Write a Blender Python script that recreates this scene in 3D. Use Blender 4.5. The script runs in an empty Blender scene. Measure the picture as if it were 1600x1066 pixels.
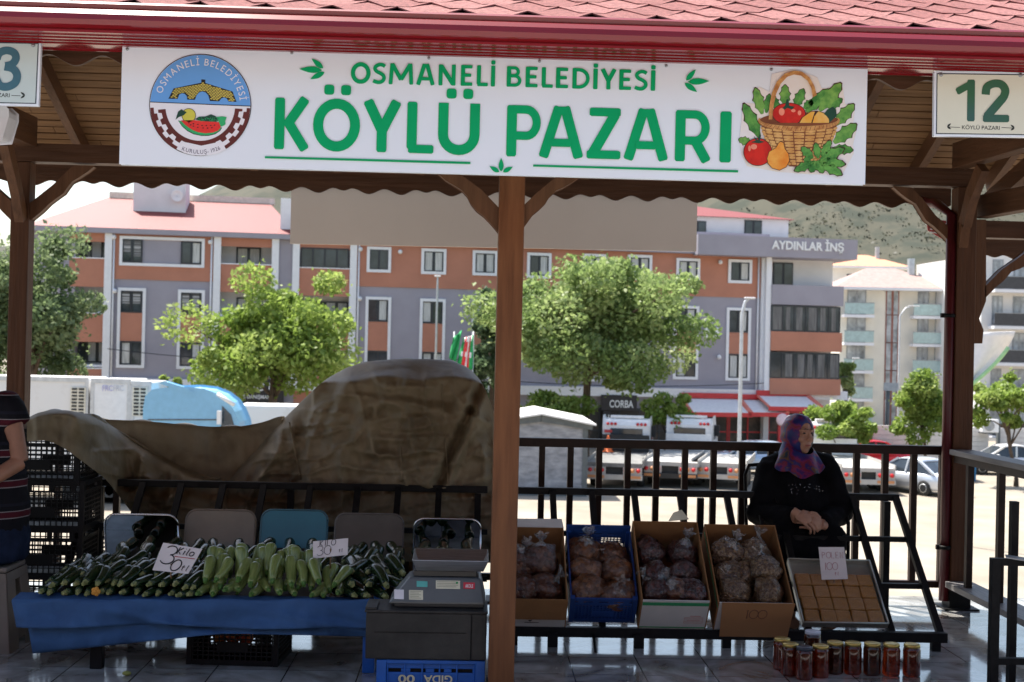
import bpy, math, random
import numpy as np
from mathutils import Vector as V, Matrix
R = math.radians
random.seed(7)
rng = np.random.default_rng(11)
sc = bpy.context.scene
col = sc.collection
# ---------------------------------------------------------------- camera
FPX = 2000.0
CAMZ = 1.65
YAW, PITCH, ROLL = R(1.8), R(0.34), R(1.3)
CAM = V((0, 0, CAMZ))
FW = V((math.sin(YAW)*math.cos(PITCH), math.cos(YAW)*math.cos(PITCH), math.sin(PITCH)))
_r0 = V((math.cos(YAW), -math.sin(YAW), 0)); _u0 = _r0.cross(FW)
RT = _r0*math.cos(ROLL) + _u0*math.sin(ROLL)
UP = _u0*math.cos(ROLL) - _r0*math.sin(ROLL)
cd = bpy.data.cameras.new('camera'); cam = bpy.data.objects.new('camera', cd); col.objects.link(cam)
m = Matrix((RT, UP, -FW)).transposed().to_4x4(); m.translation = CAM
cam.matrix_world = m
cd.sensor_width = 36; cd.lens = FPX/1600*36; cd.clip_end = 4000; cd.clip_start = .05
cd.dof.use_dof = True; cd.dof.focus_distance = 5.9; cd.dof.aperture_fstop = 5.6
sc.camera = cam
# ---------------------------------------------------------------- world and sun
SUN_EL = R(63)
SDIR = V((-.62, .78, 0)).normalized()*math.cos(SUN_EL) + V((0, 0, math.sin(SUN_EL)))   # towards the sun
w = bpy.data.worlds.new('World'); sc.world = w; w.use_nodes = True
nt = w.node_tree; bg = nt.nodes['Background']
sk = nt.nodes.new('ShaderNodeTexSky'); sk.sky_type = 'NISHITA'; sk.sun_disc = False
sk.sun_elevation = SUN_EL; sk.sun_rotation = math.atan2(SDIR.x, SDIR.y); sk.dust_density = 2.5; sk.air_density = 1.2
nt.links.new(sk.outputs[0], bg.inputs[0]); bg.inputs[1].default_value = .105
sl = bpy.data.lights.new('sun', 'SUN'); sl.energy = 4.8; sl.angle = R(.6); sl.color = (1, .95, .87)
so = bpy.data.objects.new('sun', sl); col.objects.link(so); so.location = (0, 0, 60)
so.rotation_euler = SDIR.to_track_quat('Z', 'Y').to_euler()
sc.view_settings.view_transform = 'Standard'; sc.view_settings.look = 'None'
sc.view_settings.exposure = 1.25; sc.view_settings.gamma = 1
sc.cycles.max_bounces = 7; sc.cycles.diffuse_bounces = 4; sc.cycles.glossy_bounces = 3
sc.cycles.transmission_bounces = 5; sc.cycles.transparent_max_bounces = 10
sc.cycles.caustics_reflective = False; sc.cycles.caustics_refractive = False
# ---------------------------------------------------------------- pixel rays (photo pixels, 1600 x 1066)
def ray(px, py): return FW + RT*((px-800)/FPX) + UP*((533-py)/FPX)
def atY(px, py, Y):
    d = ray(px, py); return CAM + d*(Y/d.y)
def atZ(px, py, Z):
    d = ray(px, py); return CAM + d*((Z-CAMZ)/d.z)
def atP(px, py, p, n):
    d = ray(px, py); return CAM + d*((p-CAM).dot(n)/d.dot(n))
X, Y_, Z = V((1, 0, 0)), V((0, 1, 0)), V((0, 0, 1))
# ---------------------------------------------------------------- mesh builder
class MB:
    def __init__(s): s.v = []; s.f = []; s.sm = []; s.mi = []; s.cur = 0
    def add(s, vs, fs, smooth=False):
        b = len(s.v); s.v += [tuple(p) for p in vs]
        for f in fs: s.f.append(tuple(b+i for i in f)); s.sm.append(smooth); s.mi.append(s.cur)
        return s
    def box(s, c, d, M=None):
        c = V(c); hx, hy, hz = d[0]/2, d[1]/2, d[2]/2
        vs = [V((x*hx, y*hy, z*hz)) for x in (-1, 1) for y in (-1, 1) for z in (-1, 1)]
        if M is not None: vs = [M @ p for p in vs]
        return s.add([c+p for p in vs], [(0,1,3,2),(4,6,7,5),(0,4,5,1),(2,3,7,6),(0,2,6,4),(1,5,7,3)])
    def bx(s, x0, x1, y0, y1, z0, z1): return s.box(((x0+x1)/2, (y0+y1)/2, (z0+z1)/2), (abs(x1-x0), abs(y1-y0), abs(z1-z0)))
    def bar(s, p0, p1, w, h, up=Z):
        p0, p1 = V(p0), V(p1); t = (p1-p0).normalized(); sd = t.cross(up)
        if sd.length < 1e-4: sd = t.cross(Y_)
        sd.normalize(); u = sd.cross(t)
        vs = [p+sd*(a*w/2)+u*(b*h/2) for p in (p0, p1) for a, b in ((-1,-1),(1,-1),(1,1),(-1,1))]
        return s.add(vs, [(3,2,1,0),(4,5,6,7),(0,1,5,4),(1,2,6,5),(2,3,7,6),(3,0,4,7)])
    def tube(s, pts, r, n=8, cap=True, flat=1.0):
        pts = [V(p) for p in pts]; k = len(pts)
        rs = r if isinstance(r, (list, tuple)) else [r]*k
        vs = []; pu = None
        for i, p in enumerate(pts):
            t = (pts[min(i+1, k-1)]-pts[max(i-1, 0)])
            t = t.normalized() if t.length > 1e-9 else V((0,0,1))
            u = (pu - t*pu.dot(t)) if pu is not None else (Z if abs(t.z) < .9 else X) - t*((Z if abs(t.z) < .9 else X).dot(t))
            u.normalize(); pu = u; sd = t.cross(u)
            for j in range(n):
                a = 2*math.pi*j/n; vs.append(p + (u*math.sin(a)*flat + sd*math.cos(a))*rs[i])
        fs = [(i*n+j, i*n+(j+1) % n, (i+1)*n+(j+1) % n, (i+1)*n+j) for i in range(k-1) for j in range(n)]
        if cap: fs += [tuple(reversed(range(n))), tuple(range((k-1)*n, k*n))]
        return s.add(vs, fs, True)
    def lathe(s, prof, M=None, n=16, smooth=True):
        vs = []; k = len(prof)
        for r, z in prof:
            for j in range(n):
                a = 2*math.pi*j/n; p = V((r*math.cos(a), r*math.sin(a), z)); vs.append(M @ p if M is not None else p)
        fs = [(i*n+j, i*n+(j+1) % n, (i+1)*n+(j+1) % n, (i+1)*n+j) for i in range(k-1) for j in range(n)]
        fs += [tuple(reversed(range(n))), tuple(range((k-1)*n, k*n))]
        return s.add(vs, fs, smooth)
    def ell(s, c, r, M=None, n=16, k=10):
        prof = []; vs = []
        for i in range(k+1):
            t = math.pi*i/k
            for j in range(n):
                a = 2*math.pi*j/n; p = V((r[0]*math.sin(t)*math.cos(a), r[1]*math.sin(t)*math.sin(a), -r[2]*math.cos(t)))
                vs.append(V(c)+(M @ p if M is not None else p))
        fs = [(i*n+j, i*n+(j+1) % n, (i+1)*n+(j+1) % n, (i+1)*n+j) for i in range(k) for j in range(n)]
        return s.add(vs, fs, True)
    def prism(s, poly, n, t):           # world points in one plane, pushed by t along n
        n = V(n).normalized(); poly = [V(p) for p in poly]; k = len(poly)
        vs = poly + [p+n*t for p in poly]
        fs = [tuple(range(k)), tuple(reversed(range(k, 2*k)))] + [(i, (i+1) % k, k+(i+1) % k, k+i) for i in range(k)]
        return s.add(vs, fs)
    def flat(s, poly): return s.add(poly, [tuple(range(len(poly)))])
    def ring(s, P, smooth=True):        # closed rows of points
        a, b = len(P), len(P[0]); vs = [p for row in P for p in row]
        return s.add(vs, [(i*b+j, i*b+(j+1) % b, (i+1)*b+(j+1) % b, (i+1)*b+j) for i in range(a-1) for j in range(b)], smooth)
    def grid(s, P, smooth=True):        # rows of points
        a, b = len(P), len(P[0]); vs = [p for row in P for p in row]
        return s.add(vs, [(i*b+j, i*b+j+1, (i+1)*b+j+1, (i+1)*b+j) for i in range(a-1) for j in range(b-1)], smooth)
    def build(s, name, mat, parent=None, bevel=0, sub=0, solid=0, remesh=0, smoothit=0, disp=None, xf=True):
        me = bpy.data.meshes.new(name)
        vs = s.v
        if parent is not None and xf:
            rt = parent
            while rt.parent: rt = rt.parent
            if rt.type == 'EMPTY' or rt.location.length > 0 or True:
                iv = rt.matrix_basis.inverted(); vs = [tuple(iv @ V(p)) for p in vs]
        me.from_pydata(vs, [], s.f)
        me.polygons.foreach_set('use_smooth', s.sm)
        mats = mat if isinstance(mat, (list, tuple)) else [mat]
        for q in mats: me.materials.append(q)
        if len(mats) > 1: me.polygons.foreach_set('material_index', s.mi)
        me.update()
        o = bpy.data.objects.new(name, me); col.objects.link(o)
        if parent is not None: o.parent = parent
        if remesh:
            q = o.modifiers.new('r', 'REMESH'); q.mode = 'VOXEL'; q.voxel_size = remesh; q.use_smooth_shade = True
        if smoothit:
            q = o.modifiers.new('s', 'SMOOTH'); q.iterations = smoothit; q.factor = .5
        if solid:
            q = o.modifiers.new('t', 'SOLIDIFY'); q.thickness = solid; q.offset = 0
        if bevel:
            q = o.modifiers.new('b', 'BEVEL'); q.width = bevel; q.segments = 2; q.limit_method = 'ANGLE'; q.angle_limit = R(40)
        if sub:
            q = o.modifiers.new('u', 'SUBSURF'); q.levels = sub; q.render_levels = sub
        if disp:
            tx = bpy.data.textures.new(name, 'CLOUDS'); tx.noise_scale = disp[1]
            q = o.modifiers.new('d', 'DISPLACE'); q.texture = tx; q.strength = disp[0]; q.mid_level = .5; q.texture_coords = 'LOCAL'
        return o
def tag(o, label=None, cat=None, group=None, kind=None):
    if label: o['label'] = label
    if cat: o['category'] = cat
    if group: o['group'] = group
    if kind: o['kind'] = kind
    return o
def thing(name, label, cat, loc=(0,0,0), group=None, rz=0):
    o = bpy.data.objects.new(name, None); col.objects.link(o); o.empty_display_size = .1
    o.location = loc; o.rotation_euler = (0, 0, rz)
    return tag(o, label, cat, group)
_kids = {}
def dup(o, loc=None, rz=None, label=None, group=None, parent=None, rot=None, scale=None):
    c = o.copy(); col.objects.link(c)
    if parent is not None: c.parent = parent
    if loc is not None: c.location = loc
    if rz is not None: c.rotation_euler = (0, 0, rz)
    if rot is not None: c.rotation_euler = rot
    if scale is not None: c.scale = scale
    if label: c['label'] = label
    if group: c['group'] = group
    for k in [q for q in o.children]: dup(k, parent=c)
    return c
# ---------------------------------------------------------------- text from the built-in font
_tc = {}
def glyphs(body, bold=0.0, ext=0.0):
    key = (body, bold, ext)
    if key in _tc: return _tc[key]
    cu = bpy.data.curves.new('lettering', 'FONT'); cu.body = body; cu.size = 1; cu.offset = bold; cu.extrude = ext; cu.resolution_u = 5
    ob = bpy.data.objects.new('lettering', cu); col.objects.link(ob)
    dg = bpy.context.evaluated_depsgraph_get(); dg.update()
    me = bpy.data.meshes.new_from_object(ob.evaluated_get(dg))
    vs = [V(v.co) for v in me.vertices]; fs = [tuple(p.vertices) for p in me.polygons]
    bpy.data.meshes.remove(me); bpy.data.objects.remove(ob); bpy.data.curves.remove(cu)
    _tc[key] = (vs, fs); return _tc[key]
def _span(vs): 
    xs = [v.x for v in vs]; return min(xs), max(xs)
def text(mb, body, a, b, cap, bold=0.0, n=None, ext=0.0, lift=0.0, upv=None):
    """letters between world points a and b (baseline), cap height in metres; n = facing normal"""
    vs, fs = glyphs(body, bold, .5 if ext else 0.0)
    h = max(v.y for v in glyphs('H', bold)[0]); lo = min(v.y for v in glyphs('H', bold)[0]); x0, x1 = _span(vs)
    a, b = V(a), V(b); ax = (b-a)/(x1-x0); axn = ax.normalized()
    up = V(upv) if upv is not None else Z; up = (up - axn*up.dot(axn)).normalized()
    nn = axn.cross(up)          # towards the reader
    k = cap/(h-lo)
    mb.add([a + ax*(v.x-x0) + up*((v.y-lo)*k) + nn*(lift + v.z*ext) for v in vs], fs)
    return mb
# ---------------------------------------------------------------- materials
_mats = {}
def mat(name, c, rough=.6, metal=0, var=.12, scale=5, c2=None, bump=0, bscale=60, stretch=(1,1,1), spec=.5, coat=0, trans=0, ior=1.45, alpha=1, det=4, lo=.35, hi=.65, rvar=0, sss=0):
    if name in _mats: return _mats[name]
    m = bpy.data.materials.new(name); m.use_nodes = True; t = m.node_tree; N = t.nodes; L = t.links
    p = N['Principled BSDF']
    p.inputs['Roughness'].default_value = rough; p.inputs['Metallic'].default_value = metal
    p.inputs['Specular IOR Level'].default_value = spec; p.inputs['Coat Weight'].default_value = coat
    p.inputs['Transmission Weight'].default_value = trans; p.inputs['IOR'].default_value = ior; p.inputs['Alpha'].default_value = alpha
    tc = N.new('ShaderNodeTexCoord'); mp = N.new('ShaderNodeMapping'); mp.inputs['Scale'].default_value = stretch
    L.new(tc.outputs['Object'], mp.inputs[0])
    nz = N.new('ShaderNodeTexNoise'); nz.inputs['Scale'].default_value = scale; nz.inputs['Detail'].default_value = det; nz.inputs['Roughness'].default_value = .6
    L.new(mp.outputs[0], nz.inputs[0])
    rp = N.new('ShaderNodeValToRGB'); rp.color_ramp.elements[0].position = lo; rp.color_ramp.elements[1].position = hi
    a = tuple(max(0, x*(1-var)) for x in c[:3]) + (1,); b = tuple(min(1, x*(1+var)) for x in c[:3]) + (1,)
    if c2 is not None: a = tuple(c[:3])+(1,); b = tuple(c2[:3])+(1,)
    rp.color_ramp.elements[0].color = a; rp.color_ramp.elements[1].color = b
    L.new(nz.outputs[0], rp.inputs[0]); L.new(rp.outputs[0], p.inputs['Base Color'])
    if rvar:
        mr = N.new('ShaderNodeMapRange'); mr.inputs[3].default_value = max(.02, rough-rvar); mr.inputs[4].default_value = min(1, rough+rvar)
        L.new(nz.outputs[0], mr.inputs[0]); L.new(mr.outputs[0], p.inputs['Roughness'])
    if bump:
        n2 = N.new('ShaderNodeTexNoise'); n2.inputs['Scale'].default_value = bscale; n2.inputs['Detail'].default_value = 5
        L.new(mp.outputs[0], n2.inputs[0]); bp = N.new('ShaderNodeBump'); bp.inputs['Strength'].default_value = bump; bp.inputs['Distance'].default_value = .02
        L.new(n2.outputs[0], bp.inputs['Height']); L.new(bp.outputs[0], p.inputs['Normal'])
    _mats[name] = m; return m
def wood(name, c, axis, c2=None, rough=.5):
    st = [9, 9, 9]; st[axis] = .7
    m = mat(name, c, rough, spec=.22, c2=c2 or tuple(x*1.75 for x in c), scale=2.6, stretch=tuple(st), det=8, bump=.25, bscale=5, lo=.3, hi=.72, rvar=.12)
    return m
def leafmat(name, dark, mid, light):
    m = bpy.data.materials.new(name); m.use_nodes = True; t = m.node_tree; N = t.nodes; L = t.links
    N.remove(N['Principled BSDF']); out = N['Material Output']
    ge = N.new('ShaderNodeNewGeometry'); rp = N.new('ShaderNodeValToRGB')
    rp.color_ramp.elements[0].color = tuple(dark)+(1,); rp.color_ramp.elements[1].color = tuple(light)+(1,)
    e = rp.color_ramp.elements.new(.5); e.color = tuple(mid)+(1,)
    at = N.new('ShaderNodeAttribute'); at.attribute_name = 'tone'
    ma = N.new('ShaderNodeMath'); ma.operation = 'MULTIPLY'; ma.inputs[1].default_value = .35; L.new(ge.outputs['Random Per Island'], ma.inputs[0])
    mb_ = N.new('ShaderNodeMath'); mb_.operation = 'ADD'; L.new(ma.outputs[0], mb_.inputs[0]); L.new(at.outputs['Fac'], mb_.inputs[1]); L.new(mb_.outputs[0], rp.inputs[0])
    d = N.new('ShaderNodeBsdfDiffuse'); tr = N.new('ShaderNodeBsdfTranslucent'); mx = N.new('ShaderNodeMixShader'); mx.inputs[0].default_value = .5
    L.new(rp.outputs[0], d.inputs[0]); L.new(rp.outputs[0], tr.inputs[0]); L.new(d.outputs[0], mx.inputs[1]); L.new(tr.outputs[0], mx.inputs[2])
    gl = N.new('ShaderNodeBsdfGlossy'); gl.inputs['Roughness'].default_value = .5; m2 = N.new('ShaderNodeMixShader'); m2.inputs[0].default_value = .025
    L.new(mx.outputs[0], m2.inputs[1]); L.new(gl.outputs[0], m2.inputs[2]); L.new(m2.outputs[0], out.inputs[0])
    return m
def clear_film(name, tint=(1,1,1), gloss=.12, rough=.1):
    m = bpy.data.materials.new(name); m.use_nodes = True; t = m.node_tree; N = t.nodes; L = t.links
    N.remove(N['Principled BSDF']); out = N['Material Output']
    tb = N.new('ShaderNodeBsdfTransparent'); tb.inputs[0].default_value = tuple(tint)+(1,)
    gb = N.new('ShaderNodeBsdfGlossy'); gb.inputs['Roughness'].default_value = rough
    nz = N.new('ShaderNodeTexNoise'); nz.inputs['Scale'].default_value = 60; tc = N.new('ShaderNodeTexCoord'); L.new(tc.outputs['Object'], nz.inputs[0])
    bp = N.new('ShaderNodeBump'); bp.inputs['Strength'].default_value = .8; bp.inputs['Distance'].default_value = .02
    L.new(nz.outputs[0], bp.inputs['Height']); L.new(bp.outputs[0], gb.inputs['Normal'])
    mx = N.new('ShaderNodeMixShader'); mx.inputs[0].default_value = gloss
    L.new(tb.outputs[0], mx.inputs[1]); L.new(gb.outputs[0], mx.inputs[2]); L.new(mx.outputs[0], out.inputs[0])
    return m
# ---- heavy sign letters drawn as strokes (cap height 1)
def _cr(pts, k=5, closed=False):
    out=[]; n=len(pts); g=lambda i: V((*pts[i % n],0)) if closed else V((*pts[max(0,min(n-1,i))],0))
    for i in range(n if closed else n-1):
        a,b,c,d=g(i-1),g(i),g(i+1),g(i+2)
        for j in range(k):
            t=j/k; p=.5*((2*b)+(c-a)*t+(2*a-5*b+4*c-d)*t*t+(3*b-a-3*c+d)*t**3); out.append((p.x,p.y))
    if not closed: out.append(pts[-1])
    return out
def _arc(cx,cy,rx,ry,a0,a1,n=14): return [(cx+rx*math.cos(R(a0+(a1-a0)*i/n)),cy+ry*math.sin(R(a0+(a1-a0)*i/n))) for i in range(n+1)]
H_=.0975
_O=[('c',_arc(.46,.5,.46-H_,.515-H_,0,360-12,29),.195)]
_I=[('o',[(H_,0),(H_,1)],.195)]
_Y=[('o',[(.095,1),(.38,.42)],.2),('o',[(.665,1),(.38,.42)],.2),('o',[(.38,.47),(.38,0)],.195)]
_P=[('o',[(H_,0),(H_,1)],.195),('o',[(.1,.922),(.38,.922)]+_arc(.38,.665,.205,.257,88,-88)+[(.38,.408),(.1,.408)],.16)]
_S=[('o',_cr([(.585,.845),(.45,.915),(.30,.915),(.15,.83),(.125,.70),(.22,.585),(.40,.495),(.53,.38),(.54,.22),(.42,.10),(.25,.075),(.04,.145)]),.17)]
LETTERS={'K':(.71,[('o',[(H_,0),(H_,1)],.195),('o',[(.60,1.0),(.275,.515),(.61,0)],.19)]),'Ö':(.92,_O+[('d',(.30,1.185),.098),('d',(.63,1.185),.098)]),'O':(.92,_O),'Y':(.76,_Y),
 'L':(.53,[('o',[(H_,1),(H_,.08)],.195),('o',[(.03,.082),(.53,.082)],.163)]),
 'Ü':(.81,[('o',[(H_,1),(H_,.40)]+_arc(.405,.385,.3075,.30,180,360)+[(.81-H_,.40),(.81-H_,1)],.195),('d',(.245,1.185),.098),('d',(.57,1.185),.098)]),
 'P':(.68,_P),'A':(.88,[('o',[(.095,0),(.385,1)],.19),('o',[(.785,0),(.495,1)],.19),('o',[(.33,.925),(.55,.925)],.15),('o',[(.24,.29),(.64,.29)],.155)]),
 'Z':(.66,[('o',[(.04,.918),(.64,.918)],.163),('o',[(.545,.9),(.115,.1)],.2),('o',[(.0,.082),(.65,.082)],.163)]),
 'R':(.71,_P+[('o',[(.36,.46),(.62,0)],.19)]),'I':(.195,_I),'İ':(.195,_I+[('d',(H_,1.15),.10)]),'S':(.63,_S),
 'M':(1.16,[('o',[(.09,0),(.15,1)],.18),('o',[(1.07,0),(1.01,1)],.18),('o',[(.15,.98),(.58,.22)],.19),('o',[(1.01,.98),(.58,.22)],.19)]),
 'N':(.80,[('o',[(H_,0),(H_,1)],.185),('o',[(.80-H_,0),(.80-H_,1)],.185),('o',[(.11,.95),(.69,.05)],.2)]),
 'E':(.55,[('o',[(H_,0),(H_,1)],.195)]+[('o',[(.05,y),(x,y)],.16) for y,x in ((.92,.54),(.51,.49),(.08,.55))]),
 'B':(.68,[('o',[(H_,0),(H_,1)],.195),('o',[(.1,.925),(.34,.925)]+_arc(.34,.735,.17,.19,88,-88)+[(.34,.545),(.1,.545)],.15),('o',[(.1,.525),(.36,.525)]+_arc(.36,.30,.225,.225,88,-88)+[(.36,.075),(.1,.075)],.15)]),
 'D':(.80,[('o',[(H_,0),(H_,1)],.195),('o',[(.1,.922),(.30,.922)]+_arc(.30,.5,.40,.422,88,-88)+[(.30,.078),(.1,.078)],.165)]),
 '1':(.52,[('o',[(.40,0),(.40,1)],.2),('o',[(.02,.70),(.40,.90)],.17)]),
 '2':(.66,[('o',_cr([(.10,.66),(.13,.84),(.28,.925),(.46,.91),(.555,.78),(.53,.63),(.46,.52)]),.19),('o',[(.515,.60),(.12,.12)],.2),('o',[(.04,.088),(.65,.088)],.176)]),
 '3':(.66,[('o',_cr([(.09,.72),(.15,.86),(.31,.925),(.48,.88),(.54,.75),(.46,.61),(.30,.56)]),.18),('o',_cr([(.28,.545),(.47,.50),(.575,.35),(.53,.17),(.36,.075),(.18,.10),(.08,.27)]),.185)])}
def letter(mb, ch, o, ax, ay, nn, thick=.002):
    """ax spans one cap height of width, ay one cap height; nn towards the reader"""
    W_, parts = LETTERS[ch]; k=0
    for p in parts:
        lift=nn*(.0008*k); k+=1
        if p[0]=='d':
            c,r=p[1],p[2]; pts=[(c[0]+r*math.copysign(abs(math.cos(t))**.55,math.cos(t)),c[1]+r*math.copysign(abs(math.sin(t))**.55,math.sin(t))) for t in [2*math.pi*i/24 for i in range(24)]]
            mb.prism([o+ax*x+ay*y+lift for x,y in pts],nn,thick); continue
        pts=[V((x,y,0)) for x,y in p[1]]; w_=p[2]/2; closed=p[0]=='c'; n=len(pts); Lf=[];Rt=[]
        ws=[w_]*n
        if not closed and n<=4:
            e=.035; a=(pts[1]-pts[0]).normalized(); b=(pts[-2]-pts[-1]).normalized()
            pts=[pts[0],pts[0]+a*e]+pts[1:-1]+[pts[-1]+b*e,pts[-1]]; n=len(pts); ws=[w_-e*.7]+[w_]*(n-2)+[w_-e*.7]
        for i in range(n):
            t0=(pts[i]-pts[i-1]).normalized() if (closed or i>0) else (pts[1]-pts[0]).normalized()
            t1=(pts[(i+1)%n]-pts[i]).normalized() if (closed or i<n-1) else t0
            n0=V((-t0.y,t0.x,0)); n1=V((-t1.y,t1.x,0)); m_=(n0+n1).normalized(); s_=ws[i]/max(.35,m_.dot(n1)); Lf.append(pts[i]+m_*s_); Rt.append(pts[i]-m_*s_)
        T=lambda q: o+ax*q.x+ay*q.y+lift+nn*thick
        T0=lambda q: o+ax*q.x+ay*q.y+lift
        vs=[T(q)+nn*(1.5e-5*i) for i,q in enumerate(Lf)]+[T(q)+nn*(1.5e-5*i) for i,q in enumerate(Rt)]+[T0(q) for q in Lf]+[T0(q) for q in Rt]
        rngi=range(n if closed else n-1); fs=[]
        for i in rngi:
            j=(i+1)%n; fs+=[(i,n+i,n+j,j),(2*n+i,i,j,2*n+j),(n+i,3*n+i,3*n+j,n+j)]
        if not closed: fs+=[(0,2*n,3*n,n),(n-1,2*n-1,4*n-1,3*n-1)]
        mb.add(vs,fs)
K_WHITE = mat('white_paint', (.8,.8,.8), .45, var=.04)
K_BLACKMETAL = mat('black_metal', (.009,.009,.0095), .5, var=.3, scale=20, spec=.18)
K_TYRE = mat('tyre_rubber', (.02,.02,.02), .8)
K_STEEL = mat('steel', (.55,.55,.56), .28, metal=.9, var=.1)
K_GLASS = mat('window_glass', (.035,.045,.055), .06, var=.5, scale=.8, spec=.9)
K_GREYM = mat('grey_metal', (.32,.33,.34), .45, metal=.5)
# ================================================================ SETTING
GZ = -3.95                                   # level of the vehicle yard below the pavilion floor
def ground_mat():
    m = mat('dusty_ground', (.235,.20,.155), .95, scale=.35, c2=(.32,.28,.225), bump=.5, bscale=6, det=8)
    return m
mb = MB(); mb.flat([(-900,-300,GZ),(900,-300,GZ),(900,1500,GZ),(-900,1500,GZ)])
tag(mb.build('ground', ground_mat()), kind='structure')
K_ASPH = mat('asphalt', (.09,.088,.085), .9, scale=3, var=.3)
mb = MB(); mb.flat([V((-200,58,GZ+.004)),V((200,58+49,GZ+.004)),V((200,66+49,GZ+.004)),V((-200,66,GZ+.004))][::1])
tag(mb.build('road', K_ASPH), kind='structure')
# hills behind the town: one terrain sheet
def hill_h(x, y):
    h = 0
    for cx, cy, r1, r2, a in ((150,560,120,170,64),(330,640,200,200,95),(-75,620,95,160,70),(-330,760,260,200,60),(60,760,160,160,72)):
        h += a*math.exp(-((x-cx)/r1)**2-((y-cy)/r2)**2)
    e = max(0, min(1, (y-305)/90, (x+615)/90, (715-x)/90)); h *= e*e*(3-2*e)
    return h + 2.2*math.sin(x*.06+y*.03)*min(1, h/12)+1.3*math.sin(x*.13-y*.09)*min(1, h/12)
P = [[V((x, y, GZ-.5+hill_h(x, y))) for x in np.linspace(-620, 720, 110)] for y in np.linspace(300, 1100, 50)]
mb = MB(); mb.grid(P)
hm = mat('dry_hill', (.062,.060,.040), .95, scale=.09, c2=(.030,.037,.024), det=9, lo=.44, hi=.58)
tag(mb.build('hills', hm), kind='structure')
# scrub on the hill that faces the yard: nobody could count it
_q = []
def soup(name, C, S, mt, parent=None, up=.35, asp=.6, seed=1, tone=None):
    """one mesh of small leaf faces at centres C with half sizes S"""
    r = np.random.default_rng(seed); n = len(C)
    a = r.normal(size=(n,3)); a[:,2] += up; a /= np.linalg.norm(a, axis=1)[:,None]
    b = r.normal(size=(n,3)); b -= a*np.sum(a*b, axis=1)[:,None]; b /= np.linalg.norm(b, axis=1)[:,None]
    c = np.cross(a, b); S = np.asarray(S)[:,None]
    v = np.stack([C-b*S, C-c*S*asp+b*S*.15+a*S*.12, C+b*S, C+c*S*asp+b*S*.15+a*S*.12], 1).reshape(-1,3)
    if parent is not None:
        rt = parent
        while rt.parent: rt = rt.parent
        v = v - np.array(rt.location)
    me = bpy.data.meshes.new(name); me.vertices.add(4*n); me.vertices.foreach_set('co', v.astype(np.float32).ravel())
    me.loops.add(4*n); me.loops.foreach_set('vertex_index', np.arange(4*n, dtype=np.int32))
    me.polygons.add(n); me.polygons.foreach_set('loop_start', np.arange(0, 4*n, 4, dtype=np.int32)); me.polygons.foreach_set('loop_total', np.full(n, 4, dtype=np.int32))
    me.materials.append(mt); me.update(calc_edges=True); me.validate()
    at = me.attributes.new('tone', 'FLOAT', 'FACE'); at.data.foreach_set('value', (np.asarray(tone) if tone is not None else r.random(n)*.65).astype(np.float32))
    o = bpy.data.objects.new(name, me); col.objects.link(o)
    if parent is not None: o.parent = parent
    return o
scrub = []
for i in range(12000):
    x = rng.uniform(20, 420); y = rng.uniform(400, 640); h = hill_h(x, y)
    if h > 6 and math.sin(x*.05+1.3*math.sin(y*.04))+math.sin(y*.07+x*.021)+rng.normal()*.7 > .1: 
        for k in range(5): scrub.append((x+rng.normal()*1.2, y+rng.normal()*1.2, GZ-1.1+h+rng.uniform(0,1.2)))
L_SCRUB = leafmat('scrub_leaf', (.03,.036,.022), (.045,.05,.032), (.065,.065,.042))
tag(soup('scrub', np.array(scrub), rng.uniform(.28,.75,len(scrub)), L_SCRUB, seed=5), 'grey green scrub dotted over the dry hillside', 'scrub', kind='stuff')
hz = leafmat('far_tree_leaf', (.03,.05,.02), (.06,.09,.03), (.10,.13,.05))
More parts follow.
